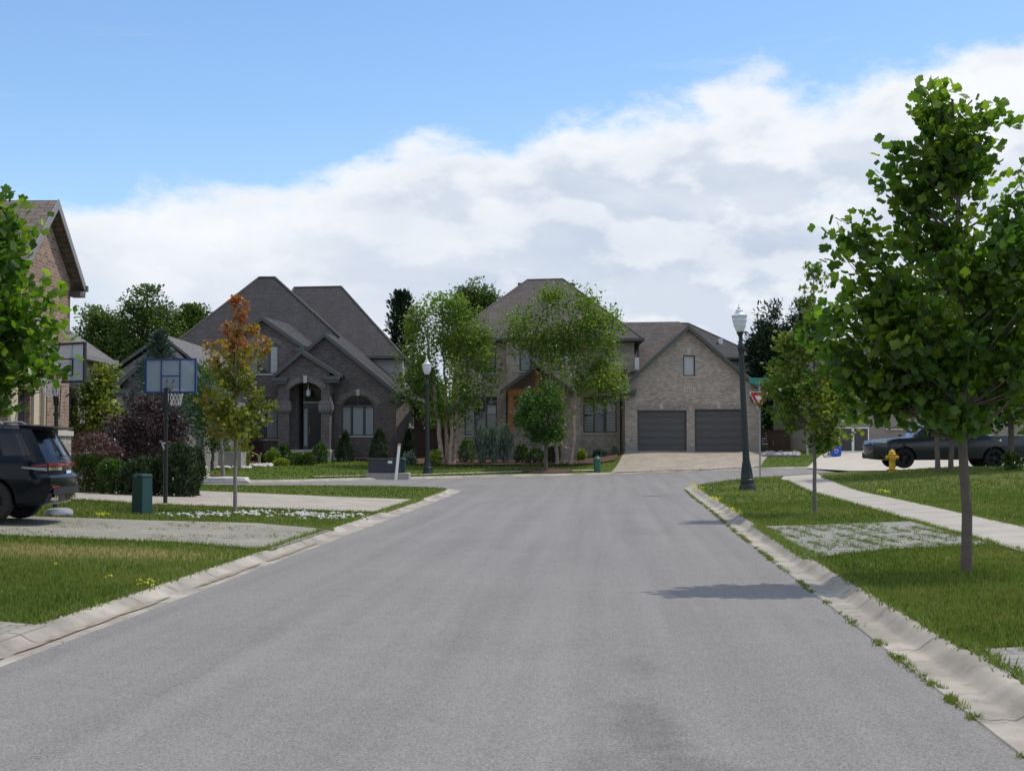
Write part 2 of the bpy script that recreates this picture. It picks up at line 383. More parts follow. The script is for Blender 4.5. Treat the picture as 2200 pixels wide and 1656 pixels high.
# ------------------------------------------------------------------ ground materials
def asphalt():
    m, gg, bs, out = new_mat('asphalt'); P = pos(gg)
    sp = gg.noise(P, 62, 2, .75); sp2 = gg.n('TexVoronoi', {'Vector': P, 'Scale': 95.}).outputs[1]
    sv = gg.n('SeparateColor', {0: sp2}).outputs[0]
    big = gg.noise(P, .35, 4); x, y, z = gg.xyz(P)
    str_ = gg.noise(gg.vec(gg.m('MULTIPLY', gg.m('SUBTRACT', x, gg.m('MULTIPLY', y, .065)), 2.2), gg.m('MULTIPLY', y, .05)), 1., 3)
    mid = gg.noise(P, 3.5, 4)
    k = gg.m('ADD', gg.m('MULTIPLY', gg.m('SUBTRACT', sp, .5), 1.75), gg.m('MULTIPLY', gg.m('SUBTRACT', sv, .5), .6))
    k = gg.m('ADD', k, gg.m('MULTIPLY', gg.m('SUBTRACT', big, .5), .26)); k = gg.m('ADD', k, gg.m('MULTIPLY', gg.m('SUBTRACT', str_, .5), .55)); k = gg.m('ADD', k, gg.m('MULTIPLY', gg.m('SUBTRACT', mid, .5), .16))
    k = gg.m('ADD', k, 1.)
    # oil-dark wear patches in the lane in front
    def blot(cx, cy, rx, ry, amt, kk):
        q = gg.m('ADD', gg.m('POWER', gg.m('DIVIDE', gg.m('SUBTRACT', x, cx), rx), 2.), gg.m('POWER', gg.m('DIVIDE', gg.m('SUBTRACT', y, cy), ry), 2.))
        q = gg.m('ADD', q, gg.m('MULTIPLY', gg.m('SUBTRACT', gg.noise(P, 5., 5, .7), .5), 4.0)); q = gg.m('ADD', q, gg.m('MULTIPLY', gg.m('SUBTRACT', sp, .5), 3.5))
        return gg.m('MULTIPLY', kk, gg.m('SUBTRACT', 1., gg.m('MULTIPLY', gg.rng(q, 1.6, .0), amt)))
    for b in ((.80, 8.6, .22, 1.0, .26), (1.0, 7.4, .3, .5, .2), (.95, 11., .18, .6, .15), (.5, 7.6, .25, .4, .12), (2.6, 28, .5, 1.2, .1), (1.2, 22, .6, 2.5, .07)): k = blot(*b, k)
    crack = gg.n('TexVoronoi', {'Vector': gg.mix(.12, P, gg.n('TexNoise', {'Vector': P, 'Scale': 2.}).outputs[1]), 'Scale': .16}); crack.feature = 'DISTANCE_TO_EDGE'
    ck = gg.rng(crack.outputs[0], .0, .003, .9, 1.)
    k = gg.m('MULTIPLY', k, ck)
    gg.set(bs.inputs['Base Color'], gg.mix(1., (.200, .190, .180, 1), gg.n('CombineColor', {0: k, 1: k, 2: k}).outputs[0], 'MULTIPLY'))
    bs.inputs['Roughness'].default_value = .8; bs.inputs['Specular IOR Level'].default_value = .3
    bump(gg, bs, gg.m('ADD', sp, gg.m('MULTIPLY', sv, .5)), .5, .006)
    return m
def concrete(name, c, joint=None, dirt=.3, jx=False):
    m, gg, bs, out = new_mat(name); P = pos(gg); x, y, z = gg.xyz(P)
    k = gg.m('ADD', gg.rng(gg.noise(P, 1.1, 5), .3, .7, 1-dirt*.5, 1+dirt*.35, False), gg.m('MULTIPLY', gg.m('SUBTRACT', gg.noise(P, 60, 3), .5), .35))
    st = gg.rng(gg.noise(P, 6., 5, .7), .52, .72); col = gg.mix(gg.m('MULTIPLY', st, dirt), (*c, 1), (c[0]*.62, c[1]*.55, c[2]*.45, 1))
    if joint:
        u = gg.m('ADD', gg.m('MULTIPLY', y, .998), gg.m('MULTIPLY', x, .065))
        fr = gg.m('ABSOLUTE', gg.m('SUBTRACT', gg.m('FRACT', gg.m('DIVIDE', u, joint)), .5))
        k = gg.m('MULTIPLY', k, gg.rng(fr, .5-.02/joint*1.2, .5-.006/joint, 1., .38))
    gg.set(bs.inputs['Base Color'], gg.mix(1., col, gg.n('CombineColor', {0: k, 1: k, 2: k}).outputs[0], 'MULTIPLY'))
    bs.inputs['Roughness'].default_value = .85; bs.inputs['Specular IOR Level'].default_value = .25
    bump(gg, bs, gg.noise(P, 45, 4), .3, .008)
    return m
def grass_mat(name, dark, mid, dry, drya=.3, stripes=0, blots=()):
    m, gg, bs, out = new_mat(name); P = pos(gg); x, y, z = gg.xyz(P)
    n1 = gg.noise(P, .55, 5, .6); n2 = gg.noise(P, 4.5, 5, .7); n3 = gg.noise(P, 38, 3, .7)
    f = gg.rng(gg.m('ADD', gg.m('MULTIPLY', n2, .55), gg.m('MULTIPLY', n3, .6)), .36, .80, 0, 1, False)
    c = gg.mix(f, (*dark, 1), (*mid, 1))
    c = gg.mix(gg.m('MULTIPLY', gg.rng(gg.m('ADD', n1, gg.m('MULTIPLY', n2, .35)), .58, .82), drya), c, (*dry, 1))
    for cx, cy, rx, ry, bc, amt in blots:
        q = gg.m('ADD', gg.m('POWER', gg.m('DIVIDE', gg.m('SUBTRACT', x, cx), rx), 2.), gg.m('POWER', gg.m('DIVIDE', gg.m('SUBTRACT', y, cy), ry), 2.))
        q = gg.m('ADD', q, gg.m('MULTIPLY', gg.m('SUBTRACT', n2, .5), 3.)); c = gg.mix(gg.m('MULTIPLY', gg.rng(q, 1.5, .2), amt), c, (*bc, 1))
    if stripes:
        s_ = gg.m('SINE', gg.m('MULTIPLY', gg.m('ADD', y, gg.m('MULTIPLY', x, .35)), 2*math.pi/stripes))
        k = gg.rng(s_, -.5, .5, .88, 1.12); c = gg.mix(1., c, gg.n('CombineColor', {0: k, 1: k, 2: k}).outputs[0], 'MULTIPLY')
    gg.set(bs.inputs['Base Color'], c); bs.inputs['Roughness'].default_value = .85; bs.inputs['Specular IOR Level'].default_value = .15
    bump(gg, bs, gg.m('ADD', n3, n2), .8, .03)
    return m
def paver(name, c, w=.22, h=.11, weed=.0, mortar=(.12, .11, .09), wang=.0, weedc=(.10, .145, .03)):
    m, gg, bs, out = new_mat(name); P = pos(gg); x, y, z = gg.xyz(P)
    a = wang; u = gg.m('ADD', gg.m('MULTIPLY', x, math.cos(a)), gg.m('MULTIPLY', y, math.sin(a))); v = gg.m('SUBTRACT', gg.m('MULTIPLY', y, math.cos(a)), gg.m('MULTIPLY', x, math.sin(a)))
    bt = gg.n('TexBrick', {'Vector': gg.vec(u, v), 'Color1': (c[0]*1.08, c[1]*1.07, c[2]*1.05), 'Color2': (c[0]*.86, c[1]*.87, c[2]*.88), 'Mortar': mortar, 'Scale': 1., 'Mortar Size': .008, 'Mortar Smooth': .2, 'Brick Width': w, 'Row Height': h})
    k = gg.m('MULTIPLY', gg.rng(gg.noise(P, .7, 4), .3, .7, .86, 1.12, False), gg.rng(gg.noise(P, 40, 3), .2, .8, .8, 1.2, False))
    col = gg.mix(1., bt.outputs[0], gg.n('CombineColor', {0: k, 1: k, 2: k}).outputs[0], 'MULTIPLY')
    if weed:
        wn = gg.m('ADD', gg.m('MULTIPLY', bt.outputs[1], .22), gg.m('ADD', gg.m('MULTIPLY', gg.noise(P, 1.1, 4), .5), gg.m('MULTIPLY', gg.noise(P, 9, 4, .7), .5)))
        col = gg.mix(gg.rng(wn, .80-weed*.3, .92-weed*.3, 0, .85), col, (*weedc, 1))
    gg.set(bs.inputs['Base Color'], col); bs.inputs['Roughness'].default_value = .85; bs.inputs['Specular IOR Level'].default_value = .25
    bump(gg, bs, gg.m('SUBTRACT', 1., bt.outputs[1]), .5, .006)
    return m
MAT = {}
MAT['asphalt'] = asphalt()
MAT['kerb'] = concrete('kerb concrete', (.345, .315, .27), 3.0, .75)
MAT['walk'] = concrete('sidewalk concrete', (.39, .36, .315), 1.52, .28)
MAT['drivecon'] = concrete('driveway concrete', (.47, .43, .375), 4., .15)
MAT['grass'] = grass_mat('lawn grass', (.054, .080, .016), (.105, .145, .026), (.19, .165, .045), .45, 0, [(*gnd(170, 1180), 2.6, 1.0, (.20, .165, .065), .9), (*gnd(15, 1200), .5, .22, (.05, .04, .03), .9)])
MAT['grass2'] = grass_mat('lawn grass mown', (.045, .070, .014), (.088, .125, .026), (.15, .14, .055), .5, 1.1)
MAT['grass3'] = grass_mat('lawn grass watered', (.045, .080, .010), (.085, .135, .016), (.15, .145, .04), .2)
MAT['pavL'] = paver('grey permeable pavers', (.285, .265, .232), .22, .11, .52)
MAT['pavR'] = paver('grey permeable pavers weedy', (.25, .242, .222), .40, .20, .42)
MAT['pavL2'] = paver('tan driveway pavers', (.40, .36, .305), .3, .15, .0)
MAT['pavB'] = paver('beige driveway pavers', (.36, .315, .26), .22, .30, .0)
MAT['mulch'] = M('bark mulch', (.085, .045, .03), .95, var=.5, scale=6, bmp=.8, bscale=40)
MAT['soil'] = M('dry soil', (.06, .05, .035), .95, var=.4, scale=5, bmp=.7, bscale=40)
# ------------------------------------------------------------------ ground sheets
bm_ = MB(); nseg = 48
bm_.poly(*[(2500*math.cos(2*math.pi*i/nseg), 60+2500*math.sin(2*math.pi*i/nseg), -.6) for i in range(nseg)])
tag(bm_.build('ground', MAT['grass2'], fix=False), kind='structure')
road_poly = lineL + farK[:] + lineR[::-1]
drape('road', road_poly, Rd, 0, 1.2, MAT['asphalt'])
def smooth_line(pl, step=.6):
    out = []
    for i in range(len(pl)-1):
        p0, p1, p2, p3 = [Vector(pl[max(0, min(len(pl)-1, i+k))]) for k in (-1, 0, 1, 2)]
        n = max(1, int((p2-p1).length/step))
        for k in range(n):
            t = k/n
            out.append(tuple(.5*((2*p1)+(p2-p0)*t+(2*p0-5*p1+4*p2-p3)*t*t+(3*p1-p0-3*p2+p3)*t**3)))
    out.append(pl[-1]); return out
def kerb(pl, side):
    sm = smooth_line(pl)
    prof = [(-.015, -.01), (0, .012), (.10, .004), (.17, .010), (.23, .02), (.27, .16), (.32, .50), (.37, .84), (.42, 1.0), (KW+.02, 1.02), (KW+.02, -1.5)]
    rows = []
    back = off(sm, KW*side)
    h = np.array(T(*np.array(back).T))-np.array(Rd(*np.array(sm).T)); zr = np.array(Rd(*np.array(sm).T))
    for w, hz in prof:
        o_ = off(sm, w*side)
        rows.append([(x, y, zr[i]+(hz*h[i] if w > .22 else hz)) for i, (x, y) in enumerate(o_)])
    m = MB(); n = len(sm); vs = [p for r in rows for p in r]
    m.add(vs, [(j*n+i, j*n+i+1, (j+1)*n+i+1, (j+1)*n+i) for j in range(len(rows)-1) for i in range(n-1)])
    o = m.build('kerb', MAT['kerb'], smooth=35); tag(o, kind='structure')
    bmk = bmesh.new(); bmk.from_mesh(o.data)
    up = sum(f.normal.z*f.calc_area() for f in bmk.faces)
    if up < 0:
        bmesh.ops.reverse_faces(bmk, faces=bmk.faces); bmk.to_mesh(o.data)
    bmk.free()
    return o
kerb(lineL, 1); kerb(lineR, -1); kerb(farK, 1)
GE = .43
lawnL = off(smooth_line(lineL, 1.5), GE)+[(-60, -20)]
lawnR = off(smooth_line(lineR, 1.5), -GE)+[(15.3, 61.0), (20, 61.5), (60, 61.5), (60, -20)]
lawnF = off(smooth_line(farK, 1.5), GE)+[(15.5, 66.6), (60, 66.6), (60, 150), (-70, 150), (-70, 40)]
drape('lawn', lawnL, T, -.018, .9, MAT['grass'])
drape('lawn', lawnR, T, -.018, .9, MAT['grass'])
drape('lawn', lawnF, T, -.018, 1.6, MAT['grass3'])
def pp(pts): return [gnd(*p) for p in pts]
def kb(y, side=1, extra=0):  # back of kerb
    return (xl(y)-KW-extra+.06, y) if side > 0 else (xr(y)+KW+extra-.06, y)
# left driveways: near (with the dark car), far one of the next house
dv1 = [kb(27.3, 1, -.03), gnd(560, 1124), gnd(300, 1117), gnd(85, 1110)]; dv1 += [(-16, dv1[-1][1]+.5), (-16, 23.2)]
dv1 += [gnd(0, 1150), gnd(200, 1158), gnd(400, 1166), kb(22.0, 1, -.03)]
drive1 = drape('driveway', dv1, T, .006, .6, MAT['pavL'])
dv2 = [kb(42.2, 1, -.03), gnd(700, 1066), gnd(440, 1055), gnd(300, 1048), gnd(165, 1043)]; dv2 += [(-19, dv2[-1][1]+1.2), (-19, 35.)]
dv2 += [gnd(165, 1073), gnd(300, 1082), gnd(520, 1090), kb(34.3, 1, -.03)]
drive2 = drape('driveway', dv2, T, .006, .7, MAT['pavL2'])
dv0 = [kb(12.9, 1, -.03), (-5.3, 13.3), (-9, 13.5), (-9, 9), kb(8.6, 1, -.03)]
drape('driveway', dv0, T, -.006, .5, MAT['pavL'])
# right: sidewalk and the paver strips that cross the verge
sw = [(5.2+.092*y, y) for y in range(-15, 50, 4)] + [(10.35, 54.8), (11.0, 57.6), (12.6, 58.7)] + [(12.4, 56.9), (11.5, 53)] + [(6.45+.095*y, y) for y in range(49, -16, -4)]
drape('sidewalk', sw, T, .010, .7, MAT['walk'])
pr = [kb(27.6, -1), gnd(1760, 1127), gnd(1945, 1115), gnd(2108, 1167), gnd(1900, 1181), kb(19.9, -1)]
pr[2] = (5.2+.092*27.3-.03, 27.3); pr[3] = (5.2+.092*21.1-.03, 21.1)
padR = drape('driveway', pr, T, .006, .5, MAT['pavR'])
pr2 = [kb(11.1, -1), (6.2, 11.3), (6.0, 5.), kb(5., -1)]
drape('driveway', pr2, T, -.006, .5, MAT['pavR'])
pr3 = [(6.45+.095*24.5+.02, 24.8), (12, 26), (14, 26), (14, 19.), (6.45+.095*18+.02, 18.4)]
drape('driveway', pr3, T, .006, .6, MAT['pavR'])
# far side: paved drive of the double garage, concrete drive on the right, far pavement slab line
dB = [gnd(1300, 1012.5), gnd(1346, 975)]; dB = [(5.0, 72.2), (6.45, 80.2), (14.1, 80.2), (13.2, 73.5), (12.2, 69.9), (10.7, 70.9), (8, 72.0)]
drape('driveway', dB, T, .015, .7, MAT['pavB'])
dE = [(14.3, 60.3), (13.9, 67.2), (14.9, 70), (16.6, 74.2), (34, 74.2), (34, 56.4), (23, 56.4), (17.2, 56.6), (15.9, 58.6)]
drape('driveway', dE, lambda x, y: T(x, y), .025, .7, MAT['drivecon'])
fw = off(smooth_line(farK[5:10], 1.), KW+1.0); fw2 = off(smooth_line(farK[5:10], 1.), KW+1.45)
drape('path', fw+fw2[::-1], T, .03, .7, MAT['walk'])
# planting beds
bedB = [gnd(935, 1000), gnd(1000, 1001), gnd(1080, 1000), gnd(1180, 1000), gnd(1260, 998), gnd(1318, 991), (6.3, 79.9), (-5.2, 81), (-5.6, 77)]
drape('mulch_bed', bedB, T, .05, .7, MAT['mulch'], .12)
bedA = [gnd(465, 1008), gnd(560, 999), gnd(620, 997), gnd(690, 994), gnd(722, 988), gnd(850, 990), (-6.6, 81), (-17, 81), (-17, 74)]
drape('mulch_bed', bedA, T, .05, .7, MAT['mulch'], .1)
def ring(px, py, r, name='mulch_bed', m='mulch'):
    x, y = gnd(px, py); drape(name, [(x+r*math.cos(a*.628)*1.1, y+r*math.sin(a*.628)) for a in range(10)], T, .04, .4, MAT[m], .08)
ring(478, 1026, 1.1); ring(1173, 1012, 1.3)
bedL = [gnd(165, 1043), gnd(230, 1044), gnd(300, 1047), gnd(400, 1048), gnd(440, 1040), gnd(430, 1025), gnd(300, 1012), gnd(160, 1012)]
drape('mulch_bed', bedL, T, .05, .5, MAT['mulch'], .1)
dryp = [gnd(0, 1176), gnd(120, 1166), gnd(300, 1168), gnd(420, 1176), gnd(330, 1190), gnd(150, 1197), gnd(0, 1200)]

def gutter_dirt(y0, y1, a, b, xf, s):
    ys = np.arange(y0, y1, .1); k = [max(.004, max(0., math.sin(math.pi*(y-y0)/(y1-y0)))**.6*(.55+1.1*mnoise.noise((0, y*1.1, 6))+.5*mnoise.noise((0, y*4.3, 2)))) for y in ys]
    p = [(xf(y)-s*(a-.05*w), y) for y, w in zip(ys, k)]; q = [(xf(y)-s*(a+(b-a)*w+.004), y) for y, w in zip(ys, k)]
    drape('dirt', [tuple(map(float, v)) for v in p+q[::-1]], Rd, .017, .1, MAT['dirtg'])
MAT['dirtg'] = M('sandy gutter dirt', (.27, .22, .165), .95, var=.4, scale=5, bmp=.5, bscale=50)
for y0, y1 in ((9.2, 12.4), (12.2, 15.9), (16.8, 19.4), (19.2, 24.5)): gutter_dirt(y0, y1, .12, .22, xl, 1)
# ------------------------------------------------------------------ house materials
MAT['brickA'] = brick('dark brown brick', (.085, .073, .076), (.155, .126, .120), (.20, .185, .178))
MAT['brickA2'] = brick('dark soldier brick', (.13, .118, .12), (.20, .175, .17), (.25, .235, .225), .085, .24)
MAT['brickB'] = brick('taupe brick', (.30, .25, .205), (.47, .40, .33), (.44, .395, .35))
MAT['brickB2'] = brick('taupe soldier brick', (.26, .225, .19), (.36, .315, .265), (.36, .33, .30), .085, .24)
MAT['brickC'] = brick('tan red brick', (.20, .118, .08), (.33, .215, .15), (.34, .30, .26))
MAT['brickD'] = brick('grey brick', (.21, .19, .18), (.30, .28, .265), (.3, .29, .28))
MAT['roofA'] = shingle('charcoal shingles', (.035, .034, .038), (.050, .048, .052), (.020, .020, .022))
MAT['roofB'] = shingle('brown shingles', (.060, .051, .049), (.094, .078, .073), (.032, .029, .029))
MAT['roofC'] = shingle('tan brown shingles', (.125, .10, .085), (.165, .135, .115), (.07, .06, .05))
MAT['roofG'] = shingle('grey shingles', (.12, .112, .108), (.155, .145, .14), (.07, .066, .065))
MAT['trim'] = M('grey green trim', (.085, .092, .088), .45, var=.06)
MAT['trimC'] = M('grey trim', (.22, .215, .205), .5, var=.06)
MAT['soffit'] = M('brown soffit', (.10, .085, .075), .6, var=.08)
MAT['stone'] = M('cut limestone', (.50, .46, .40), .8, var=.12, scale=4)
MAT['found'] = M('parged foundation', (.30, .285, .265), .9, var=.15, scale=2)
MAT['glass'] = M('window glass', (.025, .030, .036), .04, spec=.7, var=.0)
MAT['blind'] = M('pale blind', (.46, .48, .47), .7, var=.05)
MAT['curt'] = M('pale curtain', (.30, .33, .34), .8, var=.12, scale=9)
MAT['framB'] = M('brown window frame', (.075, .062, .055), .5, var=.06)
MAT['doorBl'] = M('black front door', (.014, .014, .016), .35, var=.05)
MAT['gdoor'] = M('charcoal garage door', (.090, .088, .088), .5, var=.05)
MAT['timber'] = M('cedar timber', (.42, .175, .045), .6, var=.2, scale=8)
MAT['stucco'] = M('grey stucco', (.42, .40, .385), .9, var=.06, scale=2, bmp=.3)
MAT['stuccoE'] = M('taupe stucco', (.27, .235, .20), .9, var=.08, scale=2, bmp=.3)
MAT['sidA'] = siding('grey lap siding', (.42, .40, .38))
MAT['sidC'] = siding('taupe lap siding', (.27, .255, .24), .15)
MAT['white'] = M('white painted metal', (.78, .78, .76), .45, var=.05)
MAT['black'] = M('black metal', (.016, .016, .017), .4, var=.1)
MAT['beige'] = M('beige stucco trim', (.55, .46, .34), .85, var=.06)
MAT['rubble'] = brick('rubble stone base', (.30, .28, .24), (.52, .48, .41), (.25, .23, .2), .38, .17, .35)
MAT['fence'] = siding('stained fence boards', (.115, .068, .05), .14)
MAT['fenceV'] = M('dark stained fence boards', (.075, .045, .034), .8, var=.2, scale=3)
# ------------------------------------------------------------------ building helpers
def cut(o, cutters):
    if len(cutters) > 1:
        for c in cutters: cut(o, [c])
        return
    m = MB(); cutters[0](m)
    k = m.build('cut', None, o.parent)
    bpy.context.view_layer.update()
    md = o.modifiers.new('b', 'BOOLEAN'); md.object = k; md.operation = 'DIFFERENCE'; md.solver = 'EXACT'
    dg = bpy.context.evaluated_depsgraph_get(); ev = o.evaluated_get(dg)
    me = bpy.data.meshes.new_from_object(ev); old = o.data; o.modifiers.clear(); o.data = me
    nm = old.name; bpy.data.meshes.remove(old); me.name = nm
    bpy.data.objects.remove(k)
def arch_pts(x0, x1, zs, rise, y, n=12):
    """points of a segmental arch from right spring to left spring"""
    w = (x1-x0)/2; cx = (x0+x1)/2
    if rise <= 0: return [Vector((x1, y, zs)), Vector((x0, y, zs))]
    r = (w*w+rise*rise)/(2*rise); a = math.asin(min(1, w/r))
    return [Vector((cx+r*math.sin(a-2*a*i/n), y, zs+rise-r+r*math.cos(a-2*a*i/n))) for i in range(n+1)]
def opening(x0, x1, z0, z1, y, depth, rise=0):
    zs = z1-rise
    p = [Vector((x0, y, z0)), Vector((x1, y, z0))]+arch_pts(x0, x1, zs, rise, y)
    return lambda m: m.prism([q-Vector((0, .05, 0)) for q in p], (0, depth+.05, 0))
def window(h, x0, x1, z0, z1, y, fm, cols=(1,), trans=0, rise=0, sill=True, blinds=None, grid=None, fw=.06, wall_y=None):
    """frame (part) > pane, sill, blind; y is the plane of the frame front"""
    f = MB(); zs = z1-rise
    outer = [Vector((x0, y, z0)), Vector((x1, y, z0))]+arch_pts(x0, x1, zs, rise, y)
    inner = [Vector((x0+fw, y, z0+fw)), Vector((x1-fw, y, z0+fw))]+arch_pts(x0+fw, x1-fw, zs-(fw*.3 if rise else fw), rise*.92, y)
    n = len(outer); e = Vector((0, .07, 0))
    for i in range(n):
        j = (i+1) % n; f.prism([outer[i], outer[j], inner[j], inner[i]], e)
    tot = sum(cols); x = x0; xs = []
    for c in cols: xs.append((x, x+(x1-x0)*c/tot)); x = xs[-1][1]
    for a, b in xs[1:]: f.box(a-fw*.6, a+fw*.6, y+.002, y+.066, z0+fw, zs-(.0 if not trans else trans)*1)
    if trans: f.box(x0+fw, x1-fw, y+.004, y+.064, zs-trans-fw*.5 if not rise else zs-fw*.5, zs-trans+fw*.5 if not rise else zs+fw*.5)
    if rise: f.box((x0+x1)/2-.02, (x0+x1)/2+.02, y+.006, y+.06, zs, z1-fw)
    w = f.build('window', fm, h)
    g_ = MB(); g_.prism([p+Vector((0, .09, 0)) for p in inner], (0, .02, 0)); g_.build('pane', MAT['glass'], w)
    if grid:
        for a, b in xs:
            gm = MB()
            if grid[0] == 'side' and (a, b) not in (xs[0], xs[-1]): continue
            zt = zs-(trans if not rise else 0)-fw
            for k in range(1, grid[1]): gm.box(a+(b-a)*k/grid[1]-.012, a+(b-a)*k/grid[1]+.012, y+.075, y+.085, z0+fw, zt)
            for k in range(1, grid[2]): gm.box(a+fw, b-fw, y+.0755, y+.0845, z0+fw+(zt-z0-fw)*k/grid[2]-.012, z0+fw+(zt-z0-fw)*k/grid[2]+.012)
            gm.build('glazing_bar', MAT['curt'], w)
    for bl in (blinds or []):   # (col index, z fraction bottom, top, kind)
        a, b = xs[bl[0]]; zt = zs-(trans if not rise else 0); bmz = MB(); za = z0+(zt-z0)*bl[1]; zb = z0+(zt-z0)*bl[2]
        if bl[3] == 'slat':
            k = za+.03
            while k < zb-.02:
                bmz.prism([Vector((a+fw*1.3, y+.086, k)), Vector((b-fw*1.3, y+.086, k)), Vector((b-fw*1.3, y+.080, k+.045)), Vector((a+fw*1.3, y+.080, k+.045))], (0, .004, 0)); k += .095
        else: bmz.box(a+fw*1.2, b-fw*1.2, y+.078, y+.086, za+fw, zb-fw*.5)
        bmz.build('blind', MAT['curt'] if bl[3] == 'curtain' else MAT['blind'], w)
    if sill:
        sm_ = MB(); sm_.box(x0-.1, x1+.1, (wall_y if wall_y is not None else y)-.05, y+.08, z0-.09, z0-.004); sm_.build('sill', MAT['stone'] if sill is True else sill, w, bevel=.008)
    return w
def arch_band(h, x0, x1, zs, rise, y, th, mat, n=15, key=None, keyh=.36, keyw=.2):
    a = arch_pts(x0, x1, zs, rise, y, n); mm = [MB(), MB()]
    cx = (x0+x1)/2; w = (x1-x0)/2; r = (w*w+rise*rise)/(2*rise) if rise > 0 else 1e6; c = Vector((cx, y, zs+rise-r))
    for i in range(n):
        p, q = a[i], a[i+1]
        if key and abs((p.x+q.x)/2-cx) < keyw*.5: continue
        d0 = (p-c).normalized(); d1 = (q-c).normalized(); g0 = (q-p)*.06
        m = mm[0 if not key or (p.x+q.x)/2 < cx else 1]
        m.prism([p-g0*0, q+g0*0, q+d1*th, p+d0*th] if i % 2 else [p+g0, q-g0, q-g0+d1*(th-.006), p+g0+d0*(th-.006)], (0, .12 if i % 2 else .11, 0))
    for m in mm:
        if m.v: m.build('brick_arch', mat, h)
    if key: keystone(h, cx, zs+rise-.05, y, keyh, keyw)
def keystone(h, cx, z, y, kh, kw, m='stone'):
    k = MB(); k.prism([Vector((cx-kw*.38, y-.03, z)), Vector((cx+kw*.38, y-.03, z)), Vector((cx+kw*.5, y-.03, z+kh)), Vector((cx-kw*.5, y-.03, z+kh))], (0, .1, 0)); k.build('keystone', MAT[m], h, bevel=.01)
def soldier(h, x0, x1, z, y, hh, mat):
    m = MB(); m.box(x0, x1, y-.015, y+.08, z, z+hh); m.build('brick_lintel', mat, h)
def gable(h, A, L, Rr, Yf, Yb, zb, wl, wr, wall, roof, trim, over=.35, th=.16, fas=.22, ret=.5, fname='wall', sh=0.):
    """front gable: A apex, L/R eave ends as (px,py) on the overhang plane; wl/wr wall edges in px on the wall plane"""
    Yo = Yf-over
    a, l, r = at(*A, Yo), at(*L, Yo), at(*Rr, Yo)
    xw0, xw1 = at(wl, 900, Yf).x, at(wr, 900, Yf).x
    def zr(x):
        return (a.z-(a.x-x)*(a.z-l.z)/(a.x-l.x) if x < a.x else a.z-(x-a.x)*(a.z-r.z)/(r.x-a.x))
    t = .05+th
    w = MB(); w.prism([Vector((xw0, Yf, zb)), Vector((xw1, Yf, zb)), Vector((xw1, Yf, zr(xw1)-t)), Vector((a.x, Yf, a.z-t)), Vector((xw0, Yf, zr(xw0)-t))], (sh*(Yb-Yf), Yb-Yf, 0))
    wo = w.build(fname, wall, h)
    ro = MB(); B = Vector((sh*(Yb+.4-Yo), Yb+.4-Yo, 0)); up = Vector((0, 0, -th))
    ro.prism([l, a, a+up, l+up], B); ro.prism([a+Vector((.0005, 0, 0)), r, r+up, a+Vector((.0005, 0, 0))+up], B)
    rf = ro.build('roof', roof, h)
    fb = MB(); d = Vector((0, -.03, 0)); dn = Vector((0, 0, -fas)); hi = Vector((0, 0, .015))
    for p, q in ((l, a), (a, r)):
        fb.prism([p+d+hi, q+d+hi, q+d+dn, p+d+dn], (0, .028, 0))
        n_ = Vector((0, -.05, 0)); k = Vector((0, 0, -fas*.38)); fb.prism([p+n_+hi*1.5, q+n_+hi*1.5, q+n_+k, p+n_+k], (0, .02, 0))
    # eave returns
    if ret:
        for p, s in ((l, 1), (r, -1)):
            x0, x1 = sorted((p.x-s*.02, p.x+s*ret))
            fb.box(x0, x1, Yo-.06, Yf+.02, p.z-fas-.10, p.z-fas*.55)
            fb.box(x0+.06, x1-.06, Yo+.03, Yf+.02, p.z-fas-.26, p.z-fas-.10)
    fb.build('fascia', trim, rf)
    so = MB()
    for p, q in ((l, a), (a, r)): so.prism([p+up+Vector((0, .02, -.004)), q+up+Vector((0, .02, -.004)), q+up+Vector((0, .02, -.03)), p+up+Vector((0, .02, -.03))], (0, over-.03, 0))
    so.build('soffit', MAT['soffit'], rf)
    return wo, a, l, r
MAT['cap'] = M('ridge shingles', (.085, .076, .072), .85, var=.2, scale=8)
def hip(h, corners, ridge, roof, trim, th=.18, name='roof', sides='FRL'):
    """corners: 4 eave points FL, FR, BR, BL; ridge: left and right ends"""
    FL, FR, BR, BL = corners; a, b = ridge; m = MB(); d = Vector((0, 0, -th))
    V = [FL, FR, BR, BL, a, b]; V2 = [FL+d, FR+d, BR+d, BL+d]
    m.add(V+V2, [(0, 1, 5, 4), (1, 2, 5), (2, 3, 4, 5), (3, 0, 4), (0, 6, 7, 1), (1, 7, 8, 2), (2, 8, 9, 3), (3, 9, 6, 0), (9, 8, 7, 6)])
    rf = m.build(name, roof, h)
    gt = MB(); o_ = .06
    for sd, p, q, nrm in (('F', FL, FR, Vector((0, -1, 0))), ('R', FR, BR, Vector((1, 0, 0))), ('L', BL, FL, Vector((-1, 0, 0)))):
        if sd not in sides: continue
        gt.prism([p+nrm*.002+Vector((0, 0, .02)), q+nrm*.002+Vector((0, 0, .02)), q+nrm*.002-Vector((0, 0, .14)), p+nrm*.002-Vector((0, 0, .14))], nrm*.1)
    gt.build('gutter', trim, rf)
    # ridge caps
    rc = MB()
    for p, q in ((a, b), (FL, a), (FR, b)):
        rc.tube([p+Vector((0, 0, .0)), q+Vector((0, 0, .0))], .07, 6)
    rc.build('ridge_cap', MAT['cap'], rf)
    return rf
def blk(h, x0, x1, y0, y1, z0, z1, mat, name='wall'):
    m = MB(); m.box(x0, x1, y0, y1, z0, z1); return m.build(name, mat, h)
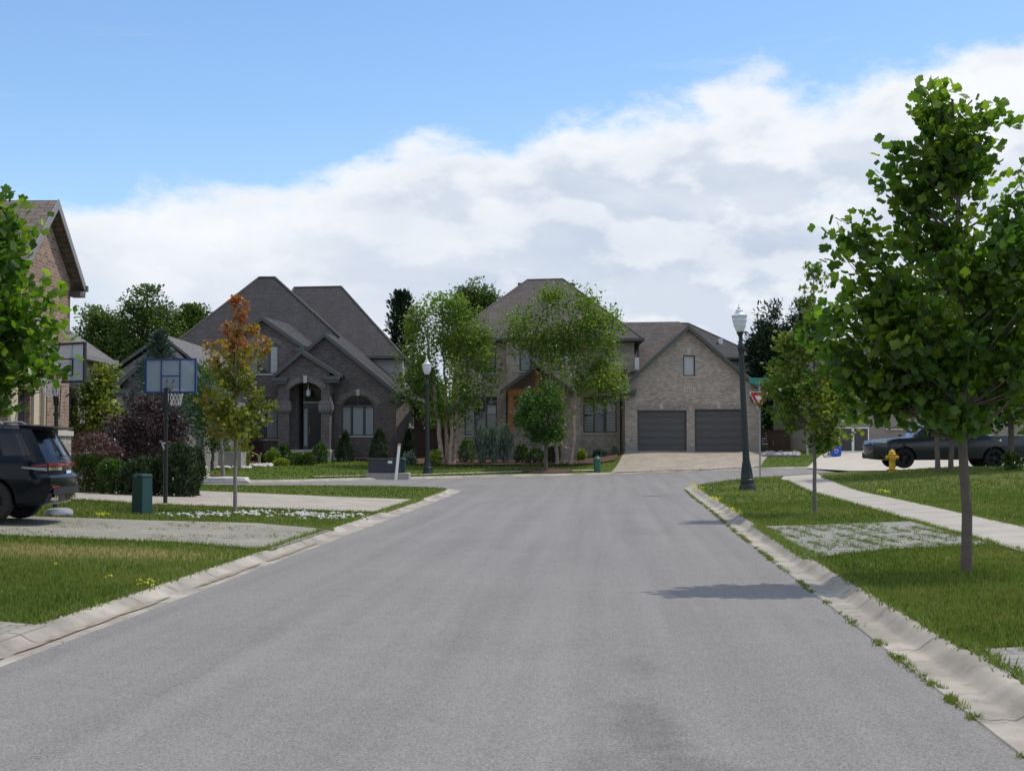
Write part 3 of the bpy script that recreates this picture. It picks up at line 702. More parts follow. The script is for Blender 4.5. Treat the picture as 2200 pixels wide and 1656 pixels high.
def downspout(h, x, y, z0, z1, mat, elbow=0):
    m = MB(); m.tube([(x, y, z0), (x, y, z1-.3)]+([(x+elbow, y-.3, z1)] if elbow else [(x, y, z1)]), .045, 6); m.build('downspout', mat, h, smooth=True)
def Z(py, Y): return at(1100, py, Y).z
def XX(px, Y, py=850): return at(px, py, Y).x
# ================================================================== HOUSE A : dark brick with steep charcoal roofs
hA = thing('brick_house', 'dark brown brick house with steep charcoal hip roofs and an arched entry porch', 'house', (0, 0, 0))
zA = .45
xr_ = XX(850, 80.5)
# hip roof over the front
eY = 81.0; ez = Z(845, eY)
FL, FR = Vector((XX(235, eY), eY, ez)), Vector((xr_+.35, eY, ez)); BR, BL = Vector((xr_+.8, 95, ez)), Vector((XX(235, eY), 95, ez))
hip(hA, (FL, FR, BR, BL), (at(557, 596, 87), at(591, 596, 87)), MAT['roofA'], MAT['trim'], sides='R')
blk(hA, FL.x+.4, xr_-.12, 81.3, 95, zA, ez-.17, MAT['brickA'])
# two storey rear block
z2 = Z(765, 84.2)
hip(hA, (Vector((-15, 84.2, z2)), at(866, 765, 84.2), Vector((at(866, 765, 84.2).x, 95.4, z2)), Vector((-15, 95.4, z2))), (at(632, 618, 89.6), at(733, 616, 89.6)), MAT['roofA'], MAT['trim'])
xs2 = xr_+.02
blk(hA, -14.6, xs2, 84.5, 95, 3.9, z2-.17, MAT['sidA'], 'siding_wall')
blk(hA, xr_-.5, xs2+.03, 81.2, 95.05, zA, 3.9, MAT['brickD'], 'wall')
# right gable with arched window
w2, *_ = gable(hA, (697, 715), (648, 758), (853, 842), 80.5, 84.0, zA, 655, 848, MAT['brickA'], MAT['roofA'], MAT['trim'], .3, sh=.16)
Yw = 80.5
def wx(p, Y=Yw): return XX(p, Y)
x0, x1 = wx(734), wx(804); z0, z1 = Z(936, Yw), Z(849, Yw); ri = Z(849, Yw)-Z(872, Yw)
cut(w2, [opening(x0, x1, z0, z1, Yw, .3, ri)])
window(hA, x0, x1, z0, z1, Yw+.08, MAT['framB'], (1, 1.25, 1), 0, ri, True, [(0, 0, 1, 'curtain'), (1, .0, 1, 'curtain'), (2, 0, 1, 'curtain')], ('side', 2, 5), wall_y=Yw)
fm = MB(); fm.box(x0+.06, x1-.06, Yw+.075, Yw+.14, z1-ri-.05, z1-ri+.05); fm.build('transom_bar', MAT['framB'], hA)
arch_band(hA, x0-.12, x1+.12, z1-ri+.02, ri*1.0, Yw-.03, .32, MAT['brickA2'], 21, True, .36, .22)
blk(hA, wx(745), wx(845), Yw-.03, Yw+.1, zA, zA+.5, MAT['found'], 'foundation')
# upper gable with arched window
Yw = 80.2
w1, *_ = gable(hA, (563, 680), (474, 742), (652, 742), Yw, 84.6, zA, 492, 641, MAT['brickA'], MAT['roofA'], MAT['trim'], .35, sh=.16)
x0, x1 = wx(534, Yw), wx(597, Yw); z0, z1 = Z(803, Yw), Z(732, Yw); ri = .32
lx0, lx1, lz0, lz1 = wx(578, Yw)-.9, wx(597, Yw), Z(943, Yw), Z(873, Yw)
cut(w1, [opening(x0, x1, z0, z1, Yw, .3, ri), opening(lx0, lx1, lz0, lz1, Yw, .3)])
window(hA, x0, x1, z0, z1, Yw+.08, MAT['framB'], (1, 1.2, 1), 0, ri, True, [(0, 0, 1, 'curtain'), (2, 0, 1, 'blind')], ('side', 2, 4), wall_y=Yw)
arch_band(hA, x0-.1, x1+.1, z1-ri+.02, ri, Yw-.03, .3, MAT['brickA2'], 19, True, .34, .22)
window(hA, lx0, lx1, lz0, lz1, Yw+.08, MAT['framB'], (1, 1), 0, 0, True, [(1, 0, 1, 'curtain')], ('side', 2, 4), wall_y=Yw)
# entry porch
Yp = 78.9
wp, ap, lp, rpp = gable(hA, (648, 752), (585, 806), (728, 803), Yp, 81.5, Z(968, Yp), 597, 708, MAT['brickA'], MAT['roofA'], MAT['trim'], .3, ret=.85, sh=.05)
px0, px1 = XX(621, Yp), XX(690, Yp); zt = Z(821, Yp); ri = .42; zf = Z(966, Yp)
cut(wp, [opening(px0, px1, zf-.3, zt, Yp, 2.2, ri), (lambda m: m.box(XX(614, Yp), px1+.15, Yp+.5, Yp+2.2, zf-.3, zt-.1)),
         (lambda m: m.box(px1-.2, px1+2, Yp+.62, Yp+2.0, zf-.3, Z(845, Yp)))])
arch_band(hA, px0-.06, px1+.06, zt-ri, ri, Yp-.03, .32, MAT['brickA2'], 19, True, .42, .24)
m = MB(); m.box(XX(596, Yp), XX(712, Yp), Yp-.35, Yp+2.6, zf-.16, zf); m.box(XX(606, Yp), XX(712, Yp), Yp-.1, Yp+2.6, zA, zf-.16); m.build('porch_slab', MAT['stone'], hA, bevel=.02)
for a, b in ((594, 621), (689, 710)):   # piers with corbelled brick caps
    m = MB(); xa, xb = XX(a, Yp)-.02, XX(b, Yp)+.02
    for k, (d, q0, q1) in enumerate(((.05, 868, 861), (.10, 881, 868), (.06, 885, 881))):
        m.box(xa-d, xb+d, Yp-.02-d, Yp+.55, Z(q0, Yp), Z(q1, Yp)-.002)
    m.build('pier_cap', MAT['brickA2'], hA)
Yd = Yp+1.2
dm = MB(); dm.box(XX(652, Yd), XX(700, Yd), Yd, Yd+.12, zf, Z(825, Yd)); dm.build('entry_screen', MAT['framB'], hA)
d_ = MB(); d_.box(XX(664, Yd), XX(697, Yd), Yd-.04, Yd+.02, zf+.03, Z(876, Yd))
for k in range(3):
    for q in (0, 1): d_.box(XX(667+q*16, Yd), XX(678+q*16, Yd), Yd-.055, Yd-.035, zf+.2+k*.75, zf+.8+k*.75)
dr = d_.build('door', MAT['doorBl'], hA); hm = MB(); hm.tube([(XX(666, Yd), Yd-.1, zf+.9), (XX(666, Yd), Yd-.1, zf+1.3)], .02, 6); hm.build('handle', MAT['trimC'], dr)
m = MB(); m.box(XX(654, Yd), XX(661, Yd), Yd-.03, Yd-.005, zf+.2, Z(878, Yd)); m.build('sidelight', MAT['curt'], hA)
m = MB(); m.box(XX(655, Yd), XX(697, Yd), Yd-.03, Yd-.005, Z(862, Yd), Z(834, Yd)); m.build('transom_window', MAT['glass'], hA)
m = MB(); m.box(XX(652, Yd), XX(698, Yd), Yd-.06, Yd, Z(865.5, Yd), Z(863, Yd)); m.build('transom_bar', MAT['stone'], hA)
m = MB(); c = at(662, 845, Yd-.9); m.lathe([(.02, .3), (.05, .2), (.12, .16), (.13, -.12), (.05, -.17), (.01, -.2)], c, 6); m.tube([c+Vector((0, 0, .3)), c+Vector((0, 0, .55))], .015, 5); m.build('lantern', MAT['blind'], hA)
downspout(hA, XX(850, 80.4), 80.36, zA, Z(848, 80.4), MAT['soffit'], .12); downspout(hA, XX(719, 80.4), 80.42, zA, Z(806, 80.4), MAT['soffit'])
downspout(hA, xs2+.06, 84.6, 3.9, z2, MAT['white'])
m = MB(); m.box(-.22, .22, -.14, .14, -.02, .1); v = m.build('roof_vent', MAT['black'], hA); c = at(721, 722, 82.3); v.location = c; v.rotation_euler = (0, R(39), 0)
m = MB()
for q in (655, 742): m.lathe([(.02, 0), (.02, .5), (.03, .5), (.03, .55)], at(q, 640, 88)-Vector((0, 0, .4)), 6)
# garage wing of house A
Yg = 65.5; zg = .35
wg, ag, lg, rg = gable(hA, (346, 738), (244, 830), (449, 830), Yg, 69, zg, 262, 400, MAT['brickA'], MAT['roofA'], MAT['trim'], .35, ret=.8)
eg = Z(800, 67.5); xa, xb = XX(232, 67.5), XX(452, 67.5)
m = MB(); a1, a2 = at(347, 717, 67.2), Vector((at(347, 717, 67.2).x, 79.5, at(347, 717, 67.2).z))
for s in (xa, xb): m.prism([Vector((s, 67.2, eg)), a1, a1-Vector((0, 0, .16)), Vector((s, 67.2, eg-.16))], (0, 12.3, 0))
m.build('roof', MAT['roofG'], hA)
m = MB(); m.prism([Vector((xa+.4, 67.5, zg)), Vector((xb-.5, 67.5, zg)), Vector((xb-.5, 67.5, eg)), Vector((a1.x, 67.5, a1.z-.3)), Vector((xa+.4, 67.5, eg))], (0, 12, 0)); m.build('wall', MAT['brickD'], hA)
m = MB(); m.box(XX(400, Yg)-.02, XX(400, Yg)+.05, Yg-.02, 72, zg, Z(850, Yg)); m.build('side_wall', MAT['brickD'], hA)
blk(hA, XX(400, Yg)-.5, XX(462, Yg), 71.9, 74, zg, zg+1.0, MAT['found'], 'foundation')
# ================================================================== HOUSE B : taupe brick with double garage
hB = thing('brick_house', 'taupe brick house with brown roof, cedar entry portico and two charcoal garage doors', 'house', (0, 0, 0))
zB = .7; Ym = 82.; ze = Z(727, 81.5)
FL, FR = Vector((XX(958, 81.5), 81.5, ze)), Vector((XX(1381, 81.5, 725), 81.5, ze))
hip(hB, (FL, FR, Vector((FR.x, 96, ze)), Vector((FL.x, 96, ze))), (at(1133, 602, 88.5), at(1209, 600, 88.5)), MAT['roofB'], MAT['trim'])
mw = blk(hB, FL.x+.5, FR.x-.45, Ym, 95.5, zB, ze-.17, MAT['brickB'])
ops = []; wins = []
def win(h, p0, p1, q0, q1, Y, *a, **k):
    x0, x1, z0, z1 = XX(p0, Y), XX(p1, Y), Z(q1, Y), Z(q0, Y); ops.append(opening(x0, x1, z0, z1, Y, .25)); wins.append((h, x0, x1, z0, z1, Y+.06, a, dict(k, wall_y=Y)))
fb_ = MAT['framB']
win(hB, 998, 1068, 852, 935, Ym, fb_, (1, 1, 1), .42, 0, True, [(0, 0, 1, 'curtain'), (1, 0, .45, 'slat'), (2, 0, .62, 'slat'), (2, .66, 1, 'blind')])
win(hB, 1253, 1325, 848, 930, Ym, fb_, (1, 1, 1), .42, 0, True, [(0, 0, .55, 'slat'), (0, .6, 1, 'slat'), (1, .62, 1, 'curtain'), (2, 0, .62, 'slat'), (2, .66, 1, 'blind')])
win(hB, 1020, 1066, 748, 800, Ym, fb_, (1, 1), 0, 0, True, [(0, .3, 1, 'slat'), (1, 0, 1, 'slat')])
win(hB, 1262, 1322, 748, 800, Ym, fb_, (1, 1), 0, 0, True, [(0, .3, 1, 'slat'), (1, 0, 1, 'curtain')])
cut(mw, ops)
ops2 = ops; ops = []
bay = blk(hB, XX(1088, 81.6), XX(1247, 81.6), 81.6, Ym+.3, zB, ze-.19, MAT['brickB'], 'bay_wall')
win(hB, 1116, 1166, 745, 797, 81.6, fb_, (1, 1), 0, 0, True, [(0, 0, 1, 'curtain'), (1, .4, 1, 'slat')])
win(hB, 1182, 1228, 745, 797, 81.6, fb_, (1, 1), 0, 0, True, [(0, 0, 1, 'slat'), (1, 0, 1, 'curtain')])
win(hB, 1150, 1176, 905, 950, 81.6, fb_, (1,), 0, 0, False)
ops.pop(); wins.pop()
cut(bay, ops)
for h, x0, x1, z0, z1, y, a, k in wins: window(h, x0, x1, z0, z1, y, *a, **k)
m = MB(); m.box(FL.x+.5, XX(1345, Ym), Ym-.02, Ym+.1, zB, zB+.25); m.build('foundation', MAT['found'], hB)
# roof vents
for q, w_ in ((1121, .25), (1226, .25)):
    m = MB(); c = at(q, 610, 89.5); m.box(c.x-w_, c.x+w_, c.y-.25, c.y+.25, c.z-.6, c.z+.05); m.build('roof_vent', MAT['roofB'], hB, bevel=.03)
# link roof and garage wing
m = MB(); a, b = at(1340, 693, 87), at(1456, 691, 87)
m.slab([Vector((XX(1350, 80.3), 80.3, Z(832, 80.3))), Vector((XX(1640, 80.3), 80.3, Z(832, 80.3))), Vector((b.x+.1, 87, b.z)), Vector((a.x-1.5, 87, a.z))], .15)
m.slab([b, Vector((a.x-1.5, 87, a.z)), Vector((a.x-1.5, 93.5, Z(832, 80.3))), Vector((b.x+4.5, 93.5, Z(832, 80.3)))], .15); m.build('roof', MAT['roofB'], hB)
Yg = 80.
gw, ga, gl, gr = gable(hB, (1479, 699), (1335, 832), (1646, 843), Yg, 86.5, .95, 1343, 1632, MAT['brickB'], MAT['roofB'], MAT['trim'], .4, ret=.85)
dz0 = Z(971.5, Yg)
D1 = (XX(1369, Yg), XX(1475, Yg), dz0, Z(881, Yg)); D2 = (XX(1492, Yg), XX(1597, Yg), dz0, Z(879, Yg))
wq = (XX(1468, Yg), XX(1494, Yg), Z(808, Yg), Z(763, Yg))
cut(gw, [opening(*D1, Yg, .3), opening(*D2, Yg, .3), opening(*wq, Yg, .2)])
for D in (D1, D2):
    m = MB(); n = 6; hh = (D[3]-D[2])/n; w_ = D[1]-D[0]
    m.box(D[0], D[1], Yg+.16, Yg+.26, D[2], D[3])
    for k in range(n):
        m.box(D[0]+.03, D[1]-.03, Yg+.135, Yg+.159, D[2]+k*hh+.012, D[2]+(k+1)*hh-.012)
        for q in range(2):
            xa = D[0]+.12+q*(w_/2-.02); m.box(xa, xa+w_/2-.2, Yg+.12, Yg+.136, D[2]+k*hh+.09, D[2]+(k+1)*hh-.09)
    gd = m.build('garage_door', MAT['gdoor'], hB, bevel=.008)
    m = MB(); m.box(D[0]-.002, D[0]+.06, Yg+.03, Yg+.134, D[2], D[3]-.07); m.box(D[1]-.06, D[1]+.002, Yg+.03, Yg+.134, D[2], D[3]-.07); m.box(D[0], D[1], Yg+.028, Yg+.132, D[3]-.07, D[3]+.002); m.build('door_frame', MAT['framB'], gd)
    soldier(hB, D[0]-.1, D[1]+.1, D[3]+.004, Yg, .26, MAT['brickB2'])
keystone(hB, XX(1420.5, Yg), Z(880, Yg)+.02, Yg, .32, .20); keystone(hB, XX(1544, Yg), Z(878, Yg)+.02, Yg, .36, .22)
window(hB, *wq, Yg+.05, MAT['framB'], (1,), 0, 0, True, [(0, 0, 1, 'blind')], wall_y=Yg)
for o in list(hB.children):
    pass
keystone(hB, XX(1480, Yg), Z(763, Yg)+.02, Yg, .38, .22)
m = MB(); m.box(XX(1469, Yg), XX(1494, Yg), Yg-.03, Yg+.05, Z(843, Yg), Z(831, Yg)); pl = m.build('address_plaque', MAT['stone'], hB, bevel=.01)
m = MB()
for k in range(4): c = XX(1474+k*4.6, Yg); m.box(c-.03, c+.03, Yg-.042, Yg-.029, Z(841, Yg), Z(834, Yg))
m.build('numerals', MAT['found'], pl)
for a, b in ((1343, 1369), (1475, 1492), (1597, 1632)):
    m = MB(); m.box(XX(a, Yg)-.015, XX(b, Yg)+.015, Yg-.02, Yg+.3, .95, Z(958, Yg)); m.build('foundation', MAT['found'], hB)
downspout(hB, XX(1633, Yg)+.03, Yg-.06, 1.1, Z(845, Yg), MAT['black'], .1); downspout(hB, XX(1341, Yg)-.06, Yg+1.9, 1., Z(835, Yg), MAT['black']); downspout(hB, XX(1089, Ym), 81.5, zB, Z(840, Ym), MAT['black'])
downspout(hB, XX(1371, 81.9), 81.9, Z(790, 82), ze-.1, MAT['black'])
m = MB(); c = at(1368, 783, 81.7); m.box(c.x-.12, c.x+.12, c.y-.2, c.y+.1, c.z-.3, c.z+.4); m.build('flood_light', MAT['white'], hB)
# cedar portico
Yc = 80.3
m = MB()
for a, b in ((1092, 1103), (1207, 1215)): m.box(XX(a, Yc), XX(b, Yc), Yc, Yc+.32, Z(965, Yc), Z(850, Yc))
m.box(XX(1090, Yc), XX(1217, Yc), Yc-.02, Yc+.34, Z(850, Yc)+.002, Z(836, Yc))
for s, (a, b) in ((1, (1103, 1125)), (-1, (1207, 1186))): m.prism([at(a, 872, Yc)+Vector((0, .1, 0)), at(a, 860, Yc)+Vector((0, .1, 0)), at(b, 850, Yc)+Vector((0, .1, 0)), at(b-s*6, 850, Yc)+Vector((0, .1, 0))], (0, .14, 0))
m.box(XX(1150, Yc), XX(1158, Yc), Yc+.02, Yc+.28, Z(836, Yc), Z(795, Yc)); m.build('portico_timber', MAT['timber'], hB, bevel=.015)
m = MB(); a, l, r = at(1154, 781, Yc-.4), at(1074, 840, Yc-.4), at(1234, 840, Yc-.4); B = Vector((0, 1.75, 0)); u = Vector((0, 0, -.14))
m.prism([l, a, a+u, l+u], B); m.prism([a+Vector((.001, 0, 0)), r, r+u, a+Vector((.001, 0, 0))+u], B); rf = m.build('portico_roof', MAT['roofB'], hB)
m = MB()
for p, q in ((l, a), (a, r)): m.prism([p+Vector((0, -.03, .02)), q+Vector((0, -.03, .02)), q+Vector((0, -.03, -.2)), p+Vector((0, -.03, -.2))], (0, .028, 0))
m.build('fascia', MAT['trim'], rf)
m = MB(); m.box(XX(1085, Yc), XX(1226, Yc), Yc-.5, 81.6, zB, Z(962, Yc)); m.box(XX(1135, Yc), XX(1190, Yc), Yc-.95, Yc-.5, zB-.3, Z(969, Yc)); m.build('porch_slab', MAT['found'], hB, bevel=.02)
Yd = 81.58
m = MB(); m.box(XX(1140, Yd), XX(1178, Yd), Yd-.06, Yd+.01, Z(950, Yd), Z(868, Yd)); d_ = m.build('door', MAT['doorBl'], hB, bevel=.01)
m = MB(); m.box(XX(1134, Yd), XX(1140, Yd)-.003, Yd-.08, Yd, Z(950, Yd), Z(864, Yd)); m.box(XX(1178, Yd)+.003, XX(1184, Yd), Yd-.08, Yd, Z(950, Yd), Z(864, Yd)); m.box(XX(1134, Yd), XX(1184, Yd), Yd-.082, Yd-.002, Z(953.5, Yd), Z(950.3, Yd)); m.build('door_frame', MAT['found'], d_)
# ================================================================== HOUSE C : near left, gable towards the road
hC = thing('brick_house', 'tan red brick house with gable end facing the road behind the dark car', 'house', (0, 0, 0))
xw = -10.6; zc = .2
ya, yl, yr = 32.15, 30.2, 34.1; zap, zev = 7.26, 5.68; xo = -10.35
m = MB(); m.prism([Vector((xw, yl+.15, zc)), Vector((xw, yr-.15, zc)), Vector((xw, yr-.15, zev-.1)), Vector((xw, ya, zap-.28)), Vector((xw, yl+.15, zev-.1))], (-9, 0, 0)); cw = m.build('wall', MAT['brickC'], hC)
cut(cw, [(lambda q: q.box(xw-.3, xw+.1, 31.92, 32.36, 1.2, 4.0)), (lambda q: q.box(xw-.3, xw+.1, 30.4, 31.2, 1.0, 2.9))])
m = MB(); u = Vector((0, 0, -.15)); B = Vector((-10, 0, 0)); A_, L_, R_ = Vector((xo, ya, zap)), Vector((xo, yl-.15, zev-.12)), Vector((xo, yr+.15, zev-.12))
m.prism([L_, A_, A_+u, L_+u], B); m.prism([A_+Vector((0, .001, 0)), R_, R_+u, A_+Vector((0, .001, 0))+u], B); rf = m.build('roof', MAT['roofC'], hC)
m = MB()
for p, q in ((L_, A_), (A_, R_)): m.prism([p+Vector((.03, 0, .02)), q+Vector((.03, 0, .02)), q+Vector((.03, 0, -.2)), p+Vector((.03, 0, -.2))], (-.028, 0, 0))
m.build('fascia', MAT['trimC'], rf)
m = MB(); m.box(xo-.5, xo+.06, R_.y-.02, R_.y+.12, R_.z-.16, R_.z-.02); m.box(xw, xo+.03, R_.y-.42, R_.y-.02, R_.z-.32, R_.z-.2); m.build('gutter', MAT['soffit'], rf)
m = MB(); m.box(xw-.02, xw+.06, 31.3, 31.62, zc, 4.6); m.box(xw-.02, xw+.05, 29.9, 30.3, zc, 4.6); m.build('trim_column', MAT['beige'], hC)
m = MB(); m.box(xw-.2, xw-.12, 31.95, 32.33, 1.2, 3.97); wn = m.build('window', MAT['curt'], hC)
m = MB(); m.box(xw-.11, xw-.03, 32.28, 32.36, 1.2, 4.0); m.box(xw-.11, xw-.03, 31.92, 31.98, 1.2, 4.0); m.build('frame', MAT['beige'], wn)
m = MB(); m.box(xw-.2, xw-.12, 30.42, 31.18, 1.0, 2.88); m.build('window', MAT['glass'], hC)
m = MB(); m.box(xw-.4, xw+.05, 32.36, yr-.1, zc, 1.9); m.build('stone_base', MAT['rubble'], hC)
m = MB(); m.box(xw-.4, xw+.10, 32.34, yr-.06, 1.9, 2.02); m.build('stone_cap', MAT['stone'], hC, bevel=.01)
m = MB(); m.tube([(xw+.02, yr-.45, 2.85), (xw+.2, yr-.42, 2.95), (xw+.28, yr-.38, 2.75)], .02, 5); m.build('wall_lamp_arm', MAT['black'], hC)
blk(hC, -22, -14.2, 23.8, 30, zc, 5.4, MAT['brickC'])
hip(hC, (Vector((-22.4, 23.4, 5.4)), Vector((-13.8, 23.4, 5.4)), Vector((-13.8, 30.2, 5.4)), Vector((-22.4, 30.2, 5.4))), (Vector((-19, 26.8, 7.5)), Vector((-17, 26.8, 7.5))), MAT['roofC'], MAT['trimC'])
# ================================================================== HOUSE C2 : set back on the left
h2 = thing('house', 'grey sided house with hip roof set back between the left gable and the spruce', 'house', (0, 0, 0))
ye0, ye1 = 42.5, 48.3; zq = 4.53; xe = -13.5
hip(h2, (Vector((-23, ye0, zq)), Vector((xe, ye0, zq)), Vector((xe, ye1, zq)), Vector((-23, ye1, zq))), (Vector((-20, 46.0, 5.75)), Vector((-14.6, 46.2, 5.55))), MAT['roofG'], MAT['trimC'])
blk(h2, -22.6, xe-.4, ye0+.4, ye1-.4, .3, 2.9, MAT['brickD']); blk(h2, -22.55, xe-.43, ye0+.42, ye1-.42, 2.9, zq-.17, MAT['sidC'], 'siding_wall')
m = MB(); m.box(xe-.41, xe-.36, 44.6, 45.3, 2.2, 3.5); m.build('window', MAT['glass'], h2)
# ================================================================== HOUSE D : dark roof behind the double garage
hD = thing('house', 'grey stucco house with charcoal hip roof half hidden behind the double garage', 'house', (0, 0, 0))
zq = Z(768, 97)
hip(hD, (Vector((XX(1380, 97), 97, zq)), Vector((XX(1640, 97), 97, zq)), Vector((XX(1640, 97), 111, zq)), Vector((XX(1380, 97), 111, zq))), (at(1440, 694, 103), at(1479, 695, 103)), MAT['roofA'], MAT['trim'])
blk(hD, XX(1390, 97), XX(1630, 97), 97.5, 110.5, 1., zq-.17, MAT['stucco'])
m = MB(); c = at(1548, 732, 99.5); m.box(c.x-.13, c.x+.13, c.y-.2, c.y+.2, c.z-.3, c.z+.15); m.build('roof_vent', MAT['white'], hD)
# ================================================================== HOUSE E : taupe house behind the right hand trees
hE = thing('house', 'taupe stucco house mostly hidden behind the trees on the right', 'house', (0, 0, 0))
Y_ = 75.; zq = Z(806, Y_); x0, x1 = XX(1748, Y_), XX(2330, Y_)
hip(hE, (Vector((x0-.4, Y_-.4, zq)), Vector((x1, Y_-.4, zq)), Vector((x1, Y_+12, zq)), Vector((x0-.4, Y_+12, zq))), (Vector((x0+5, Y_+6, zq+3.2)), Vector((x1-5, Y_+6, zq+3.2))), MAT['roofA'], MAT['trim'])
ew = blk(hE, x0, x1-.4, Y_, Y_+11.6, .9, zq-.17, MAT['stuccoE'])
wq = (XX(2010, Y_), XX(2120, Y_), Z(968, Y_), Z(880, Y_)); cut(ew, [opening(*wq, Y_, .2)])
m = MB(); m.box(wq[0], wq[1], Y_+.12, Y_+.18, wq[2], wq[3]); m.build('garage_door', MAT['gdoor'], hE)
window(hE, XX(1905, Y_), XX(1960, Y_), Z(920, Y_), Z(860, Y_), Y_-.07, MAT['framB'], (1, 1), 0, 0, True, [(0, 0, 1, 'curtain')])
# ------------------------------------------------------------------ vehicles
MAT['paintN'] = M('midnight car paint', (.004, .006, .011), .22, spec=.16, var=0., coat=.22)
MAT['paintG'] = M('graphite car paint', (.030, .037, .058), .28, metal=.2, var=0., coat=.5)
MAT['paintS'] = M('silver car paint', (.55, .56, .58), .3, metal=.4, var=0., coat=.8)
MAT['cglass'] = M('tinted car glass', (.008, .010, .013), .03, spec=.5, var=0.)
MAT['plast'] = M('black plastic', (.02, .02, .022), .6, var=.1)
MAT['tyre'] = M('tyre rubber', (.018, .018, .018), .85, var=.15, scale=8)
MAT['rim'] = M('grey alloy', (.30, .30, .31), .3, metal=.9, var=.05)
MAT['rimB'] = M('black alloy', (.03, .03, .032), .3, metal=.6, var=.05)
MAT['chrome'] = M('chrome', (.75, .75, .76), .12, metal=1., var=0.)
MAT['redl'] = M('red tail lamp', (.20, .006, .010), .15, spec=.6, var=0., coat=.6)
MAT['clrl'] = M('clear lamp', (.62, .65, .68), .12, spec=.7, var=0., coat=.6)
MAT['plate'] = M('white number plate', (.70, .74, .80), .5, var=.03)
MAT['blue'] = M('blue lettering', (.05, .10, .35), .5, var=0.)
def lerp_tab(tab, t):
    for (a, va), (b, vb) in zip(tab, tab[1:]):
        if t <= b:
            k = (t-a)/(b-a) if b > a else 0; return va+(vb-va)*k
    return tab[-1][1]
def car(name, label, loc, rz, L, rows0, rowsF, zt, yt, paint, wheels, wr, glass, rear_glass, rimmat, spread=14, halfw=1.0):
    """rows0/rowsF: x offset of each row at rear/front; zt/yt: per row tables over t"""
    root = thing(name, label[0], label[1], loc, rz, label[2] if len(label) > 2 else None)
    K = len(rows0); N = 44
    def P(t, r):
        i = int(min(K-2, math.floor(r))); f = r-i
        def q(j):
            return Vector((rows0[j]+(L-rows0[j]-rowsF[j])*t, lerp_tab(yt[j], t), lerp_tab(zt[j], t)))
        a, b = q(i), q(i+1); return a+(b-a)*f
    ts = [i/N for i in range(N+1)]
    m = MB(); vs = []; cols = 9
    idx = {}
    for i, t in enumerate(ts):
        for s in (1, -1):
            for r in range(K):
                p = P(t, r); idx[i, s, r] = len(vs); vs.append((p.x, p.y*s, p.z))
    fs = []
    for i in range(N):
        for s in (1, -1):
            for r in range(K-1): fs.append((idx[i, s, r], idx[i+1, s, r], idx[i+1, s, r+1], idx[i, s, r+1]))
        for r in (0, K-1): fs.append((idx[i, 1, r], idx[i+1, 1, r], idx[i+1, -1, r], idx[i, -1, r]))
    for i in (0, N):   # bulged end faces
        g_ = {}
        for r in range(K):
            for c in range(cols+1):
                u = c/cols
                if c == 0: g_[r, c] = idx[i, 1, r]
                elif c == cols: g_[r, c] = idx[i, -1, r]
                else:
                    p = P(ts[i], r); bl = .13*(1-(2*u-1)**2)*(1 if r < K-2 else .4); g_[r, c] = len(vs); vs.append((p.x+(-bl if i == 0 else bl), p.y*(1-2*u), p.z))
        for r in range(K-1):
            for c in range(cols): fs.append((g_[r, c], g_[r, c+1], g_[r+1, c+1], g_[r+1, c]))
        for r in (0, K-1): fs.append(tuple(g_[r, c] for c in range(cols+1)))
    m.add(vs, fs); body = m.build('body', paint, root)
    bmq = bmesh.new(); bmq.from_mesh(body.data); bmesh.ops.remove_doubles(bmq, verts=bmq.verts, dist=.0005); bmesh.ops.recalc_face_normals(bmq, faces=bmq.faces); bmq.to_mesh(body.data); bmq.free()
    for x in wheels: cut(body, [lambda q, x=x, s=s: q.lathe([(wr+.075, -.32), (wr+.075, .40)] if s > 0 else [(wr+.075, -.40), (wr+.075, .32)], (x, s*(halfw-.12), wr), 32, 'Y') for s in (1, -1)])
    me = body.data; me.materials.clear(); me.materials.append(paint)
    me.polygons.foreach_set('use_smooth', [True]*len(me.polygons)); me.set_sharp_from_angle(angle=R(28))
    for x in wheels:   # dark arch liners and the wheels
        for s in (1, -1):
            a = MB(); pf = [(.06, -.02), (wr+.07, -.02), (wr+.07, -.28), (.06, -.28)]
            w = MB(); tw = .125
            w.lathe([(wr*.66, -tw), (wr*.93, -tw), (wr, -tw*.7), (wr, tw*.7), (wr*.93, tw), (wr*.66, tw), (wr*.66, -tw)], (0, 0, 0), 36, 'Y')
            wo = w.build('wheel', MAT['tyre'], root, smooth=30); wo.location = (x, s*(halfw-.15), wr)
            rm = MB(); rm.lathe([(wr*.60, -tw*.7), (wr*.67, -tw*.9), (wr*.67, tw*.9), (wr*.61, tw*.9), (wr*.60, -tw*.7)], (0, 0, 0), 32, 'Y')
            rm.lathe([(.01, s*tw*.35), (.085, s*tw*.35), (.085, s*tw*.8), (.01, s*tw*.85)], (0, 0, 0), 14, 'Y')
            for k in range(5):
                for dd_ in (-.16, .16):
                    an = 2*math.pi*k/5; c0 = Vector((math.cos(an)*.05, s*tw*.62, math.sin(an)*.05)); c1 = Vector((math.cos(an+dd_)*wr*.63, s*tw*.72, math.sin(an+dd_)*wr*.63))
                    rm.tube([c0, c1], [.032, .026], 6)
            rm.build('rim', rimmat, wo, smooth=30)
            bk = MB(); bk.lathe([(.02, -s*.05), (wr*.55, -s*.05), (wr*.55, -s*.02), (.02, -s*.02)], (0, 0, 0), 20, 'Y'); bk.build('brake_disc', MAT['plast'], wo)
